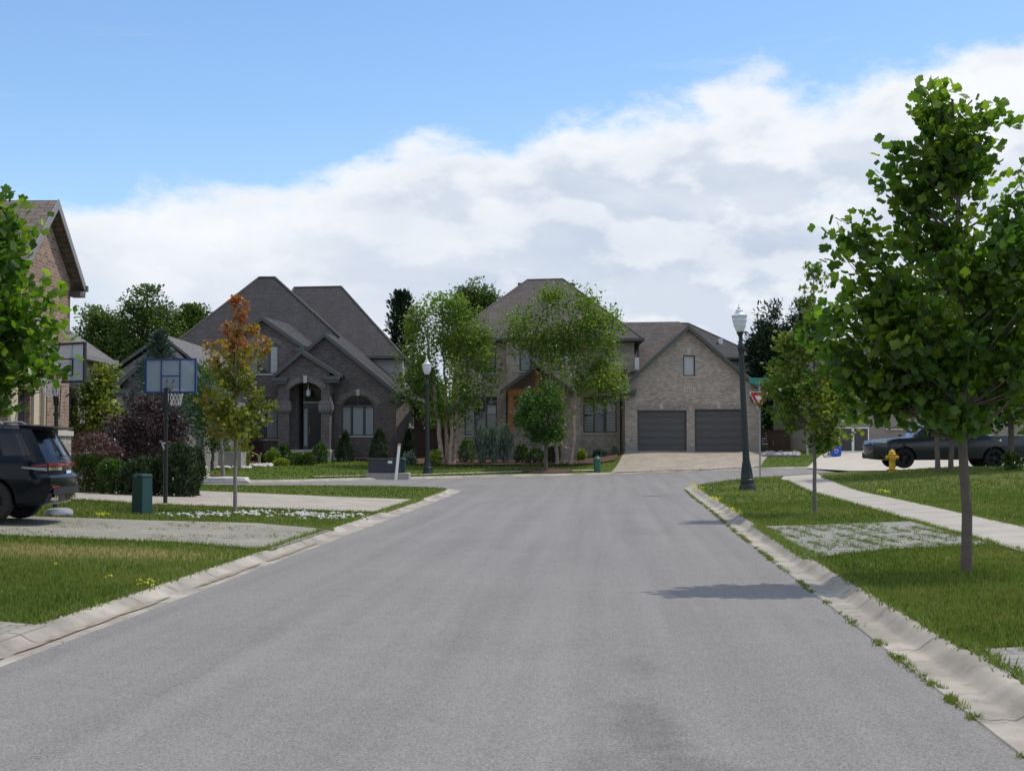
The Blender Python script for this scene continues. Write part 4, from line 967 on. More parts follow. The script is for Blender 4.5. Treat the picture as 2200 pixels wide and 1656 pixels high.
    for (t0, t1, v0, v1) in glass:
        for s in (1, -1):
            q = MB(); n = 8; vv = []
            for k in range(n+1):
                t = t0+(t1-t0)*k/n
                for v in (v0, (v0+v1)/2, v1):
                    p = P(t, 6+v); vv.append((p.x, (p.y+.006)*s, p.z+.003))
            q.add(vv, [(k*3+j, k*3+j+1, (k+1)*3+j+1, (k+1)*3+j) for k in range(n) for j in range(2)]); q.build('side_window', MAT['cglass'], root, smooth=True)
    if rear_glass:
        v0, v1, sh = rear_glass; q = MB(); vv = []
        for v in (v0, (v0+v1)/2, v1):
            p = P(0, 6+v)
            for c in range(9):
                u = c/8; bl = .13*(1-(2*u-1)**2)+.012; vv.append((p.x-bl, (p.y*(1-2*u))*sh, p.z))
        q.add(vv, [(j*9+c, j*9+c+1, (j+1)*9+c+1, (j+1)*9+c) for j in range(2) for c in range(8)]); q.build('rear_window', MAT['cglass'], root, smooth=True)
    return root, P
def cst(*v): return [(0, v[0]), (1, v[-1])] if len(v) < 3 else [(k/(len(v)-1), q) for k, q in enumerate(v)]
# dark crossover, nose towards the garage, only its tail in the frame
zt = [cst(.30, .30), cst(.36, .34), [(0, .60), (1, .50)], [(0, .80), (1, .66)], [(0, .87), (1, .75)], [(0, 1.01), (.7, 1.0), (1, .88)], [(0, 1.13), (.6, 1.11), (.75, 1.08), (1, .95)],
      [(0, 1.66), (.25, 1.69), (.5, 1.66), (.56, 1.60), (.70, 1.12), (1, .97)], [(0, 1.72), (.25, 1.755), (.5, 1.71), (.57, 1.64), (.71, 1.14), (1, .99)], [(0, 1.745), (.25, 1.785), (.5, 1.74), (.57, 1.67), (.71, 1.15), (1, 1.0)]]
yt = [[(0, .72), (.06, .85), (.95, .85), (1, .6)], [(0, .80), (.06, .95), (.95, .93), (1, .65)], [(0, .88), (.055, .985), (.94, .97), (1, .72)], [(0, .88), (.05, .99), (.94, .985), (1, .76)], [(0, .86), (.05, .985), (.94, .98), (1, .76)],
      [(0, .86), (.05, .975), (.94, .97), (1, .76)], [(0, .85), (.06, .95), (.92, .94), (1, .72)], [(0, .70), (.06, .76), (.5, .74), (.70, .82), (1, .66)], [(0, .55), (.06, .60), (.5, .58), (.7, .6), (1, .5)], [(0, .02), (1, .02)]]
r0 = [.32, .16, .04, .03, .11, .09, .15, .45, .49, .52]; rF = [.5, .2, .05, .03, .05, .12, .25, .3, .35, .4]
suv, PS = car('parked_car', ('dark midnight blue crossover with red light bar parked on the weedy paver driveway', 'car'),
              (-8.12, 25.95, tz(-9.3, 25.8)+.02), R(181.5), 5.05, r0, rF, zt, yt, MAT['paintN'], (1.08, 4.1), .385, [(.045, .145, .10, .84), (.165, .35, .08, .86), (.37, .55, .08, .86)], (.10, .86, .92), MAT['rimB'])
def curve_strip(parent, name, mat, r, dz0, dz1, out, P=PS, ys=(-1, 1), wrap=0., n=16):
    q = MB(); vv = []
    p = P(0, r)
    for k in range(n+1):
        u = ys[0]+(ys[1]-ys[0])*k/n; bl = .13*(1-u*u)+out
        for z in (p.z+dz0, p.z+dz1): vv.append((p.x-bl, p.y*u, z)); vv.append((p.x-bl+.03, p.y*u, z))
    q.add(vv, [(k*4+a, k*4+b, (k+1)*4+b, (k+1)*4+a) for k in range(n) for a, b in ((0, 2), (2, 3), (3, 1), (1, 0))]); return q.build(name, mat, parent)
curve_strip(suv, 'tail_lamp', MAT['redl'], 5, -.012, .040, .010, ys=(-1, 1))
for s in (1, -1):
    q = MB(); vv = []
    for k in range(8):
        t = .002+.052*k/7
        for r, zz in ((5, -.012), (5, .040)):
            p = PS(t, 5); vv.append((p.x, (p.y+.008)*s, p.z+zz*(1-k/9)))
    q.add(vv, [(k*2, k*2+1, k*2+3, k*2+2) for k in range(7)]); q.build('tail_lamp', MAT['redl'], suv)
    q = MB(); vv = []
    for k in range(8):
        t = .002+.085*k/7
        for zz in (-.095, -.035):
            p = PS(t, 5); vv.append((p.x, (p.y+.010)*s, p.z+zz*(1-k/12)-.0))
    q.add(vv, [(k*2, k*2+1, k*2+3, k*2+2) for k in range(7)]); q.build('side_trim', MAT['rim'], suv)
curve_strip(suv, 'lamp_trim', MAT['chrome'], 5, -.085, -.03, .008, ys=(.45, .99)); curve_strip(suv, 'lamp_trim', MAT['chrome'], 5, -.085, -.03, .008, ys=(-.99, -.45))
curve_strip(suv, 'bumper_trim', MAT['plast'], 2, -.10, .03, .012, ys=(-.9, .9)); curve_strip(suv, 'bumper_trim', MAT['rim'], 1, .10, .13, .05, ys=(-.9, .9))
for s in (1, -1): curve_strip(suv, 'reflector', MAT['redl'], 2, .02, .05, .02, ys=(s*.70, s*.97), n=4)
pl = curve_strip(suv, 'number_plate', MAT['plate'], 4, -.11, .045, .016, ys=(-.17, .17), n=2)
def text(body, size, mat, parent, loc, rot, ext=.004, name='lettering', space=1.):
    c = bpy.data.curves.new(name, 'FONT'); c.body = body; c.size = size; c.extrude = ext; c.align_x = 'CENTER'; c.align_y = 'CENTER'; c.space_character = space
    o = bpy.data.objects.new(name, c); COL.objects.link(o); dg = bpy.context.evaluated_depsgraph_get()
    me = bpy.data.meshes.new_from_object(o.evaluated_get(dg)); bpy.data.objects.remove(o); me.name = name
    n = bpy.data.objects.new(name, me); COL.objects.link(n); me.materials.clear(); me.materials.append(mat); n.parent = parent; n.location = loc; n.rotation_euler = rot; return n
q = MB(); p = PS(0, 4)
for k in range(7): y = -.11+k*.037; q.box(p.x-.13-.021, p.x-.13-.0185, y-.009, y+.009, p.z-.06, p.z-.005)
q.build('plate_marks', MAT['blue'], pl)
p = PS(0, 6); text('L I N C O L N', .075, MAT['chrome'], suv, (p.x-.145, 0, p.z-.05), (R(90), 0, R(-90)), .004, 'lettering', 1.6)
q = MB(); p = PS(0, 9); q.add([(p.x+.14, .74, 1.742), (p.x+.14, -.74, 1.742), (p.x-.46, -.64, 1.70), (p.x-.46, .64, 1.70), (p.x+.12, .74, 1.64), (p.x+.12, -.74, 1.64), (p.x-.44, -.64, 1.655), (p.x-.44, .64, 1.655)], [(0, 1, 2, 3), (7, 6, 5, 4), (3, 2, 6, 7), (0, 3, 7, 4), (2, 1, 5, 6), (1, 0, 4, 5)]); q.build('spoiler', MAT['paintN'], suv, bevel=.015)
for s in (1, -1):
    q = MB(); q.tube([(.95, s*.68, 1.74), (1.05, s*.68, 1.80), (2.5, s*.67, 1.815), (2.7, s*.67, 1.76)], .022, 6); q.build('roof_rail', MAT['rim'], suv, smooth=True)
    for d_ in (.50, .62): q = MB(); q.lathe([(.045, 0), (.05, -.0), (.05, .16), (.036, .16), (.036, .02), (.01, .02)], (.02, s*d_, .43), 14, 'X'); q.build('exhaust_tip', MAT['chrome'], suv, smooth=30)
# grey pickup
zt = [cst(.34, .30), cst(.40, .34), [(0, .60), (1, .56)], [(0, .82), (1, .80)], [(0, .95), (1, .92)], [(0, 1.10), (.75, 1.08), (1, 1.0)], [(0, 1.25), (.28, 1.25), (.33, 1.22), (.78, 1.17), (.85, 1.15), (1, 1.06)],
      [(0, 1.27), (.27, 1.27), (.285, 1.30), (.335, 1.74), (.63, 1.76), (.67, 1.70), (.785, 1.20), (1, 1.09)], [(0, 1.27), (.27, 1.27), (.285, 1.31), (.335, 1.80), (.63, 1.82), (.68, 1.74), (.795, 1.22), (1, 1.12)], [(0, 1.27), (.27, 1.27), (.285, 1.31), (.335, 1.825), (.63, 1.85), (.68, 1.77), (.80, 1.24), (1, 1.13)]]
yt = [[(0, .72), (.05, .85), (.95, .85), (1, .6)], [(0, .85), (.04, .95), (.95, .93), (1, .66)], [(0, .92), (.04, .99), (.94, .97), (1, .72)], [(0, .93), (.04, 1.), (.94, .99), (1, .76)], [(0, .93), (.04, 1.), (.94, .98), (1, .76)],
      [(0, .93), (.04, .99), (.94, .97), (1, .76)], [(0, .93), (.04, .98), (.3, .96), (.92, .94), (1, .72)], [(0, .91), (.27, .94), (.33, .76), (.63, .75), (.785, .84), (1, .66)], [(0, .88), (.27, .88), (.33, .60), (.63, .58), (.79, .6), (1, .5)], [(0, .02), (1, .02)]]
r0 = [.5, .16, .04, .03, .02, .02, .02, .03, .06, .08]; rF = [.55, .25, .08, .03, .03, .10, .25, .3, .35, .4]
pk, PK = car('parked_pickup', ('graphite grey pickup truck parked side on behind the yellow hydrant', 'truck'),
             (at(2186, 1003, 55).x+.30, 55.6, tz(17, 54.6)-.03), R(181), 6.0, r0, rF, zt, yt, MAT['paintG'], (1.32, 4.80), .385, [(.345, .475, .12, .84), (.495, .665, .12, .84)], None, MAT['rimB'])
for s in (1, -1):
    q = MB(); vv = []
    for k in range(7):
        t = .93+.066*k/6
        for zz in (-.02, .09-.02*k/6*0): p = PK(t, 5); vv.append((p.x+.004, (p.y+.010)*s, p.z+zz-.03))
    q.add(vv, [(k*2, k*2+1, k*2+3, k*2+2) for k in range(6)]); q.build('headlight', MAT['clrl'], pk)
    q = MB(); q.lathe([(.01, 0), (.07, 0), (.07, .04), (.01, .045)], (5.86, s*.66, .60), 12, 'X'); q.build('fog_light', MAT['clrl'], pk)
    q = MB(); q.box(4.32, 4.46, s*1.0-.10*(s < 0), s*1.0+.10*(s > 0)+.0, 1.18, 1.32); q.build('wing_mirror', MAT['paintG'], pk, bevel=.03)
q = MB(); q.box(5.70, 5.99, -.80, .80, .36, .60); q.build('bumper', MAT['plast'], pk, bevel=.05); q = MB(); q.box(5.80, 6.03, -.6, .6, .70, .98); q.build('grille', MAT['plast'], pk, bevel=.03)
q = MB(); q.box(1.9, 4.2, -.93, .93, .40, .49); q.build('sill', MAT['plast'], pk, bevel=.03)
# silver car at the right edge
zt = [cst(.25, .25), cst(.30, .28), [(0, .50), (1, .45)], [(0, .68), (1, .58)], [(0, .78), (1, .66)], [(0, .92), (.7, .88), (1, .74)], [(0, 1.0), (.15, 1.02), (.72, .98), (1, .78)],
      [(0, 1.02), (.10, 1.05), (.27, 1.36), (.52, 1.39), (.72, 1.0), (1, .80)], [(0, 1.03), (.10, 1.07), (.28, 1.42), (.52, 1.44), (.73, 1.02), (1, .82)], [(0, 1.04), (.10, 1.08), (.28, 1.44), (.52, 1.46), (.73, 1.03), (1, .83)]]
yt = [[(0, .62), (.06, .75), (.95, .75), (1, .5)], [(0, .72), (.06, .85), (.95, .83), (1, .55)], [(0, .76), (.06, .89), (.94, .88), (1, .6)], [(0, .77), (.06, .90), (.94, .89), (1, .64)], [(0, .77), (.06, .9), (.94, .88), (1, .64)],
      [(0, .77), (.06, .89), (.94, .87), (1, .64)], [(0, .76), (.06, .86), (.92, .84), (1, .6)], [(0, .72), (.10, .74), (.27, .64), (.52, .64), (.72, .74), (1, .56)], [(0, .6), (.27, .5), (.52, .5), (.72, .5), (1, .4)], [(0, .02), (1, .02)]]
sc_, _ = car('parked_car', ('silver car just entering the right edge of the photo beside the pickup', 'car'), (at(2182, 985, 58).x+4.5, 58.4, tz(21, 57)), R(180), 4.5, [.3, .15, .05, .03, .03, .04, .05, .06, .1, .12], [.4, .2, .05, .03, .03, .1, .2, .25, .3, .35], zt, yt, MAT['paintS'], (.95, 3.55), .32, [(.22, .40, .1, .86), (.42, .62, .1, .86)], None, MAT['rim'], halfw=.9)
# ------------------------------------------------------------------ street lamps
MAT['lampm'] = M('dark green cast metal', (.022, .030, .030), .45, metal=.2, var=.12, scale=6)
MAT['globe'] = M('frosted lamp globe', (.66, .70, .72), .25, spec=.6, var=.05)
MAT['cap'] = M('pale lamp cap', (.62, .66, .70), .35, metal=.3, var=.05)
def lamp(px, py, top, d, label, lean=0):
    b = Vector((at(px, py, d).x, d, tz(at(px, py, d).x, d))); s = (at(px, top, d).z-b.z)/6.1
    t = thing('street_lamp', label, 'street lamp', b, 0, 'post-top street lamps')
    t.rotation_euler = (0, R(lean), 0); t.scale = (s, s, s)
    m = MB(); m.lathe([(.02, -.3), (.27, -.3), (.27, .10), (.25, .16), (.23, .17), (.23, .32), (.20, .36), (.21, .40), (.19, .46), (.155, .62), (.125, .90), (.115, 1.1), (.085, 4.45), (.085, 4.55), (.115, 4.62), (.12, 4.72), (.085, 4.82), (.060, 4.92), (.058, 5.04), (.085, 5.10), (.10, 5.14), (.125, 5.16), (.125, 5.21), (.02, 5.21)], (0, 0, 0), 20)
    pole = m.build('pole', MAT['lampm'], t, smooth=30)
    fl = MB()
    for k in range(10): a = k*math.pi/5; fl.tube([(.19*math.cos(a), .19*math.sin(a), .46), (.124*math.cos(a), .124*math.sin(a), .90)], .012, 4)
    fl.build('fluting', MAT['lampm'], pole)
    h = MB(); h.lathe([(.01, .66), (.018, .70), (.02, .86), (.012, .88)], (.17*.7, 0, 3.95), 6); hh = MB(); hh.box(.08, .20, -.02, .02, 4.62, 4.68); hh.build('bracket', MAT['lampm'], pole)
    m = MB(); m.lathe([(.11, 5.21), (.15, 5.27), (.20, 5.42), (.235, 5.58), (.245, 5.70), (.02, 5.70)], (0, 0, 0), 20); gl = m.build('lamp_globe', MAT['globe'], t, smooth=40)
    m = MB(); m.lathe([(.255, 5.70), (.262, 5.71), (.262, 5.75), (.20, 5.78), (.17, 5.80), (.12, 5.86), (.115, 5.90), (.13, 5.915), (.07, 5.95), (.05, 6.0), (.055, 6.02), (.02, 6.05), (.012, 6.10), (.004, 6.14)], (0, 0, 0), 20); m.build('lamp_cap', MAT['cap'], t, smooth=35)
    m = MB()
    for z, r_ in ((5.40, .200), (5.56, .236)): m.lathe([(r_, z), (r_+.006, z+.01), (r_+.006, z+.03), (r_, z+.04)], (0, 0, 0), 20)
    m.build('globe_rib', MAT['cap'], gl, smooth=True)
    return t
lamp(1606, 1048, 655, 47.0, 'dark green street lamp with pale globe leaning on the right corner lawn', -2.3)
lamp(919, 1024, 768, 70.6, 'dark green street lamp with pale globe across the junction before the left birch', -.6)
# ------------------------------------------------------------------ yield sign with street blade
MAT['red'] = M('red sign sheeting', (.52, .012, .022), .4, var=.04); MAT['teal'] = M('teal street sign', (.02, .26, .25), .4, var=.05); MAT['galv'] = M('galvanised steel', (.36, .38, .39), .45, metal=.5, var=.1)
b = g3(1633, 1023); d = b.y
t = thing('yield_sign', 'red and white triangular yield sign on a steel post behind the leaning street lamp', 'traffic sign', b)
m = MB(); hp = at(1633, 815, d).z-b.z; m.box(-.03, .03, -.03, .03, -.2, hp); m.box(-.012, .012, -.045, -.03, -.2, hp); m.build('post', MAT['galv'], t)
zt_ = at(1630, 841, d).z-b.z; zb_ = at(1630, 882, d).z-b.z; hw = (at(1651, 841, d).x-at(1608, 841, d).x)/2
def tri(m, k, y, th, cz=None):
    c = Vector((-.04, 0, zt_-(zt_-zb_)*.36)); P = [Vector((-hw-.04, 0, zt_)), Vector((hw-.04, 0, zt_)), Vector((-.04, 0, zb_))]; pts = []
    for i in range(3):
        a = P[i]; l, r = P[i-1], P[(i+1) % 3]
        for q in (l, r):
            v = a+(q-a)*.09; pts.append(c+(v-c)*k+Vector((0, y, 0)))
    m.prism(pts, (0, th, 0))
m = MB(); tri(m, 1., -.05, .006); sg = m.build('sign_plate', MAT['white'], t)
m = MB(); tri(m, .90, -.054, .003); m.build('red_triangle', MAT['red'], sg); m = MB(); tri(m, .40, -.058, .003); m.build('white_triangle', MAT['white'], sg)
m = MB(); m.box(at(1610, 820, d).x-b.x, at(1652, 820, d).x-b.x, -.02, .02, at(1633, 824, d).z-b.z, at(1633, 812, d).z-b.z); bl = m.build('street_name_blade', MAT['teal'], t, bevel=.01)
# ------------------------------------------------------------------ hydrant
V_ = Vector
MAT['yel'] = M('yellow hydrant paint', (.62, .37, .012), .45, var=.12, scale=8); MAT['dirt'] = M('olive stained metal', (.20, .15, .02), .7, var=.2)
b = V_((at(1917, 1012, 53.).x, 53., tz(14.2, 53.))); s = (at(1917, 965, b.y).z-b.z)/.86
t = thing('fire_hydrant', 'yellow fire hydrant on the lawn in front of the grey pickup', 'hydrant', b); t.scale = (s, s, s)
m = MB(); m.lathe([(.02, -.1), (.20, -.1), (.20, .05), (.14, .06), (.125, .08), (.115, .45), (.135, .47), (.135, .64), (.15, .65), (.15, .68), (.13, .70), (.12, .76), (.085, .81), (.04, .835), (.035, .87), (.01, .875)], (0, 0, 0), 20); m.build('barrel', MAT['yel'], t, smooth=30)
for s_ in (1, -1): m = MB(); m.lathe([(.065, 0), (.065, s_*.06), (.078, s_*.06), (.078, s_*.11), (.03, s_*.12), (.03, s_*.15), (.01, s_*.15)], (s_*.115, 0, .54), 12, 'X'); m.build('nozzle_cap', MAT['yel'], t, smooth=30)
m = MB(); m.lathe([(.08, 0), (.08, -.06), (.095, -.06), (.095, -.11), (.03, -.12), (.03, -.15), (.01, -.15)], (0, -.115, .5), 14, 'Y'); m.build('nozzle_cap', MAT['yel'], t, smooth=30)
m = MB(); m.lathe([(.02, .04), (.21, .04), (.21, .085), (.02, .085)], (0, 0, 0), 20); m.build('flange', MAT['dirt'], t)
# ------------------------------------------------------------------ utility boxes
MAT['ugreen'] = M('dark green utility paint', (.010, .055, .050), .5, var=.12, scale=4); MAT['ugreen2'] = M('green utility plastic', (.035, .12, .075), .5, var=.1); MAT['tbox'] = M('charcoal transformer paint', (.035, .035, .042), .5, var=.1)
b = g3(305, 1102); d = b.y; w = at(325, 1100, d).x-at(285, 1100, d).x; hh = at(305, 1018, d).z-b.z
t = thing('utility_pedestal', 'square dark green utility pedestal on the grass beside the near hoop', 'utility box', b, R(-30), 'green utility pedestals')
m = MB(); q = w*.37; m.add([(x*q*k, y*q*k, z) for z, k in ((-.1, 1.08), (hh*.93, 1.), (hh, .97)) for x, y in ((-1, -1), (1, -1), (1, 1), (-1, 1))], [(0, 1, 5, 4), (1, 2, 6, 5), (2, 3, 7, 6), (3, 0, 4, 7), (4, 5, 9, 8), (5, 6, 10, 9), (6, 7, 11, 10), (7, 4, 8, 11), (8, 9, 10, 11), (3, 2, 1, 0)]); m.build('cabinet', MAT['ugreen'], t, bevel=.012)
m = MB(); m.box(-q*1.06, q*1.06, -q*1.06, q*1.06, hh*.90, hh*.985); m.build('lid', MAT['ugreen'], t, bevel=.02); m = MB(); m.box(-q*.5, -q*.1, -q*1.085, -q*1.05, hh*.93, hh*.95); m.build('latch', MAT['galv'], t)
b = g3(830, 1026); d = b.y
t = thing('transformer_box', 'low charcoal transformer box on a concrete pad beside the white marker post', 'utility box', b)
x0, x1 = at(791, 1000, d).x-b.x, at(859, 1000, d).x-b.x; zt_ = at(830, 985, d).z-b.z; z0 = at(830, 1016, d).z-b.z
m = MB(); m.box(x0-.12, x1+.42, -.1, 1.35, -.3, z0); m.build('pad', MAT['found'], t, bevel=.02)
m = MB(); m.box(x0, x1, .02, 1.1, z0+.003, zt_-.05); m.build('cabinet', MAT['tbox'], t, bevel=.02); m = MB(); m.box(x0-.02, x1+.02, 0, 1.12, zt_-.05, zt_); m.build('lid', MAT['tbox'], t, bevel=.015)
m = MB(); xm = at(828, 1000, d).x-b.x; m.box(xm, x1-.04, .0, .019, z0+.05, zt_-.08); dr = m.build('door', MAT['tbox'], t, bevel=.006); m = MB(); c = at(838, 991, d).x-b.x; m.box(c-.1, c+.1, -.006, -.001, zt_-.22, zt_-.10); m.build('label_plate', MAT['plate'], dr)
b2 = Vector((at(865, 1018, d+.5).x, d+.55, b.z+z0))
t = thing('utility_pedestal', 'rounded dark green utility pedestal right behind the white marker post', 'utility box', b2, 0, 'green utility pedestals'); w = .13*d/70; hh = at(865, 983, d+.5).z-b2.z
m = MB(); m.box(-w*1.05, w*1.05, -w, w, 0, hh*.86); m.build('cabinet', MAT['ugreen'], t, bevel=.02); m = MB(); m.lathe([(w*1.35, hh*.84), (w*1.38, hh*.9), (w*1.1, hh*.97), (w*.4, hh), (.01, hh)], (0, 0, 0), 16); m.build('cap', MAT['ugreen'], t, smooth=40)
b = g3(1283, 1014); d = b.y; hh = at(1283, 978, d).z-b.z
t = thing('utility_pedestal', 'small bright green utility post with domed cap by the paved double driveway', 'utility box', b, 0, 'green utility pedestals'); w = .17
m = MB(); m.lathe([(w*.95, -.1), (w, .02), (w*1.05, hh*.70), (.02, hh*.70)], (0, 0, 0), 8); m.build('cabinet', MAT['ugreen2'], t, smooth=20); m = MB(); m.lathe([(w*1.2, hh*.68), (w*1.25, hh*.74), (w*1.05, hh*.84), (w*.5, hh*.92), (w*.45, hh), (.01, hh)], (0, 0, 0), 8); m.build('cap', MAT['ugreen2'], t, smooth=20)
a0 = g3(850, 1027); a1 = at(858, 953, a0.y-.0)
t = thing('marker_post', 'slim white marker post leaning in front of the transformer box', 'post', a0)
m = MB(); v = a1-a0; m.tube([(0, 0, -.1), tuple(v)], .065, 8); m.build('post', MAT['white'], t, smooth=True); m = MB(); m.tube([tuple(v*.94), tuple(v*1.003)], .068, 8); m.build('band', M('orange band', (.6, .32, .08), .5), t)
# ------------------------------------------------------------------ basketball hoops
MAT['acr'] = M('clear acrylic board', (.45, .55, .66), .12, spec=.5, var=0.)
nt = MAT['acr'].node_tree; gg = G.__new__(G); gg.nt = nt; out = [n for n in nt.nodes if n.type == 'OUTPUT_MATERIAL'][0]; bs = [n for n in nt.nodes if n.type == 'BSDF_PRINCIPLED'][0]
tr = gg.n('BsdfTransparent'); mx = gg.n('MixShader', {0: .42}); gg.set(mx.inputs[1], tr.outputs[0]); gg.set(mx.inputs[2], bs.outputs[0]); gg.set(out.inputs[0], mx.outputs[0])
MAT['hblue'] = M('blue frame paint', (.012, .055, .19), .4, var=.05); MAT['orange'] = M('faded red rim', (.55, .20, .16), .5, var=.1); MAT['net'] = M('white net cord', (.62, .62, .60), .8, var=.05)
def hoop(name, label, base, bc, yaw, bw, bh, frame, polemat, arms=True):
    """base: pole foot, bc: centre of board, yaw: direction the rim points (world angle)"""
    t = thing(name, label, 'basketball hoop', base, 0, 'driveway basketball hoops')
    c = Vector(bc)-Vector(base); n = Vector((math.cos(yaw), math.sin(yaw), 0)); u = Vector((-n.y, n.x, 0)); k = Vector((0, 0, 1))
    def bar(m, p0, p1, q0, q1, d0, d1):
        m.add([c+u*p+k*q+n*e for e in (d0, d1) for q in (q0, q1) for p in (p0, p1)], [(0, 2, 3, 1), (4, 5, 7, 6), (0, 1, 5, 4), (2, 6, 7, 3), (0, 4, 6, 2), (1, 3, 7, 5)])
    W, H = bw/2, bh/2; f = .045
    m = MB(); bar(m, -W+.01, W-.01, -H+.01, H-.01, -.008, .008); bd = m.build('backboard', MAT['acr'], t)
    m = MB()
    for a in ((-W, W, H-f, H), (-W, W, -H, -H+f), (-W, -W+f, -H+f+.001, H-f-.001), (W-f, W, -H+f+.001, H-f-.001)): bar(m, *a, -.03, .03)
    m.build('board_frame', frame, bd)
    m = MB()
    for s in (-1, 1): bar(m, s*W*.36-.014, s*W*.36+.014, -H+f, H-f, -.035, -.012)
    bar(m, -W*.36, W*.36, H*.0-.012, H*.0+.012, -.034, -.013); m.build('back_brace', frame, bd)
    m = MB()
    for s in (-1, 1): bar(m, s*W*.44-.022, s*W*.44+.022, -H*.62, H*.22, .010, .016)
    bar(m, -W*.44, W*.44, H*.16, H*.22, .0105, .0155); bar(m, -W*.44, W*.44, -H*.66, -H*.60, .0105, .0155); m.build('target_square', frame, bd)
    rz_ = -H*.72; rc = c+n*.32+k*rz_; m = MB(); rr = .23
    m.tube([rc+(n*math.cos(a)+u*math.sin(a))*rr for a in [i*math.pi/12 for i in range(25)]], .011, 6); bar(m, -.06, .06, rz_-.07, rz_+.03, .02, .10); rm = m.build('rim', MAT['orange'], t)
    m = MB(); nn = 12
    for i in range(nn):
        for s in (1, -1):
            pts = []
            for j in range(5):
                a = 2*math.pi*(i+s*j*.5)/nn; r_ = rr*(1-.42*(j/4)**.8); pts.append(rc+(n*math.cos(a)+u*math.sin(a))*r_-k*(j*.10+.01))
            m.tube(pts, .0065, 4, False)
    m.build('net', MAT['net'], rm)
    m = MB(); top = c.z-H*.75; m.tube([(0, 0, -.2), (0, 0, top*.45)], .052, 12); m.tube([(0, 0, top*.45), (0, 0, top)], .045, 12); m.lathe([(.07, 0), (.07, .05), (.05, .06)], (0, 0, top*.72), 10); m.lathe([(.065, 0), (.065, .04), (.05, .05)], (0, 0, top*.45), 10)
    m.build('pole', polemat, t, smooth=True)
    m = MB()
    for s in (-1, 1):
        o_ = u*s*.07
        m.tube([Vector((0, 0, top*.80))+o_, Vector((0, 0, top*.98))+o_+n*.06, c+o_*1.2-k*H*.25-n*.04], .018, 6); m.tube([Vector((0, 0, top*.99))+o_-n*.05, c+o_*1.1-k*H*.62-n*.04], .018, 6)
    m.tube([Vector((0, 0, top*.70))-n*.08, Vector((0, 0, top*.95))-n*.12], .012, 6); m.build('support_arm', MAT['plast'], t, smooth=True)
    m = MB(); m.tube([Vector((0, 0, top*.52))-n*.05, Vector((0, 0, top*.52))-n*.13+u*.05, Vector((0, 0, top*.47))-n*.13], .02, 6); m.build('winch_handle', MAT['galv'], t)
    return t
b = g3(355, 1081); bcx = at(367, 807.5, b.y+.62); bw = at(424, 807, bcx.y).x-at(310, 807, bcx.y).x; bh = at(367, 770, bcx.y).z-at(367, 845, bcx.y).z
hoop('basketball_hoop', 'basketball hoop with blue framed clear board seen from behind on the left verge', b, bcx, R(84), bw, bh, MAT['hblue'], MAT['black'])
bx = Vector((-9.62, 30.4, 0)); bx.z = at(128, 780, 30.4).z
hoop('basketball_hoop', 'basketball hoop with dark framed board half hidden by the left tree beyond the dark car', Vector((-9.95, 31.0, tz(-9.95, 31))), bx, R(238), 1.37, .86, MAT['plast'], MAT['black'])
# ------------------------------------------------------------------ fences, walls, stones
def panel_fence(name, label, p0, p1, z0, z1, n, mat, vert=True, cap=True, group=None):
    p0, p1 = Vector(p0), Vector(p1); t = thing(name, label, 'fence', (p0.x, p0.y, 0), math.atan2(p1.y-p0.y, p1.x-p0.x), group); L = (p1-p0).length
    m = MB()
    if vert:
        k = int(L/.14)
        for i in range(k): m.box(i*L/k+.004, (i+1)*L/k-.004, -.012, .012, z0, z1-.06*(i % 2)*.2)
    else:
        k = int((z1-z0)/.15)
        for i in range(k): m.box(.0, L, -.012, .012, z0+i*(z1-z0)/k+.004, z0+(i+1)*(z1-z0)/k-.004)
    m.build('fence_board', mat, t)
    for i in range(n+1): q = MB(); q.box(i*L/n-.055, i*L/n+.055, -.07, .04, z0-.1, z1+.10); q.build('post', mat, t)
    if cap: q = MB(); q.box(-.08, L+.08, -.09, .07, z1+.002, z1+.05); q.build('top_rail', mat, t)
    return t
panel_fence('wooden_fence', 'dark stained board fence between the dark brick house and the left birch', (at(864, 950, 83).x, 83, 0), (at(1000, 950, 84).x, 84, 0), .6, at(900, 922, 83).z, 5, MAT['fenceV'])
t = thing('fence_gate', 'tall dark gate panel standing beside the lit side wall of the dark brick house', 'gate', (at(874, 950, 84.5).x, 84.5, .6))
m = MB(); m.box(0, .1, 0, .1, 0, at(874, 905, 84.5).z-.6); m.build('post', MAT['fenceV'], t); m = MB(); m.box(.42, 1.0, 0, .06, 0, at(874, 896, 84.5).z-.6); m.build('gate_panel', MAT['fenceV'], t); m = MB(); m.prism([(.36, -.1, at(874, 896, 84.5).z-.598), (1.15, -.1, at(874, 899, 84.5).z-.598), (1.15, -.1, at(874, 896, 84.5).z-.598), (.36, -.1, at(874, 892.5, 84.5).z-.598)], (0, .3, 0)); m.build('gate_cap', MAT['fenceV'], t)
panel_fence('wooden_fence', 'brown horizontal board fence right of the double garage behind the yield sign', (at(1634, 950, 81.5).x, 81.5, 0), (at(1716, 950, 81.5).x, 81.5, 0), 1.15, at(1680, 925, 81.5).z, 2, MAT['fence'], False)
panel_fence('wooden_fence', 'tall dark fence panel behind the yellow green verge tree', (at(1716, 950, 83).x, 83, 0), (at(1760, 950, 83).x, 83, 0), 1.1, at(1680, 890, 83).z, 2, MAT['fenceV'])
MAT['granite'] = M('pale landscape stone', (.50, .48, .45), .85, var=.22, scale=4, bmp=.5, bscale=12); MAT['granite2'] = M('blue grey stone', (.22, .24, .27), .85, var=.3, scale=4, bmp=.5, bscale=12)
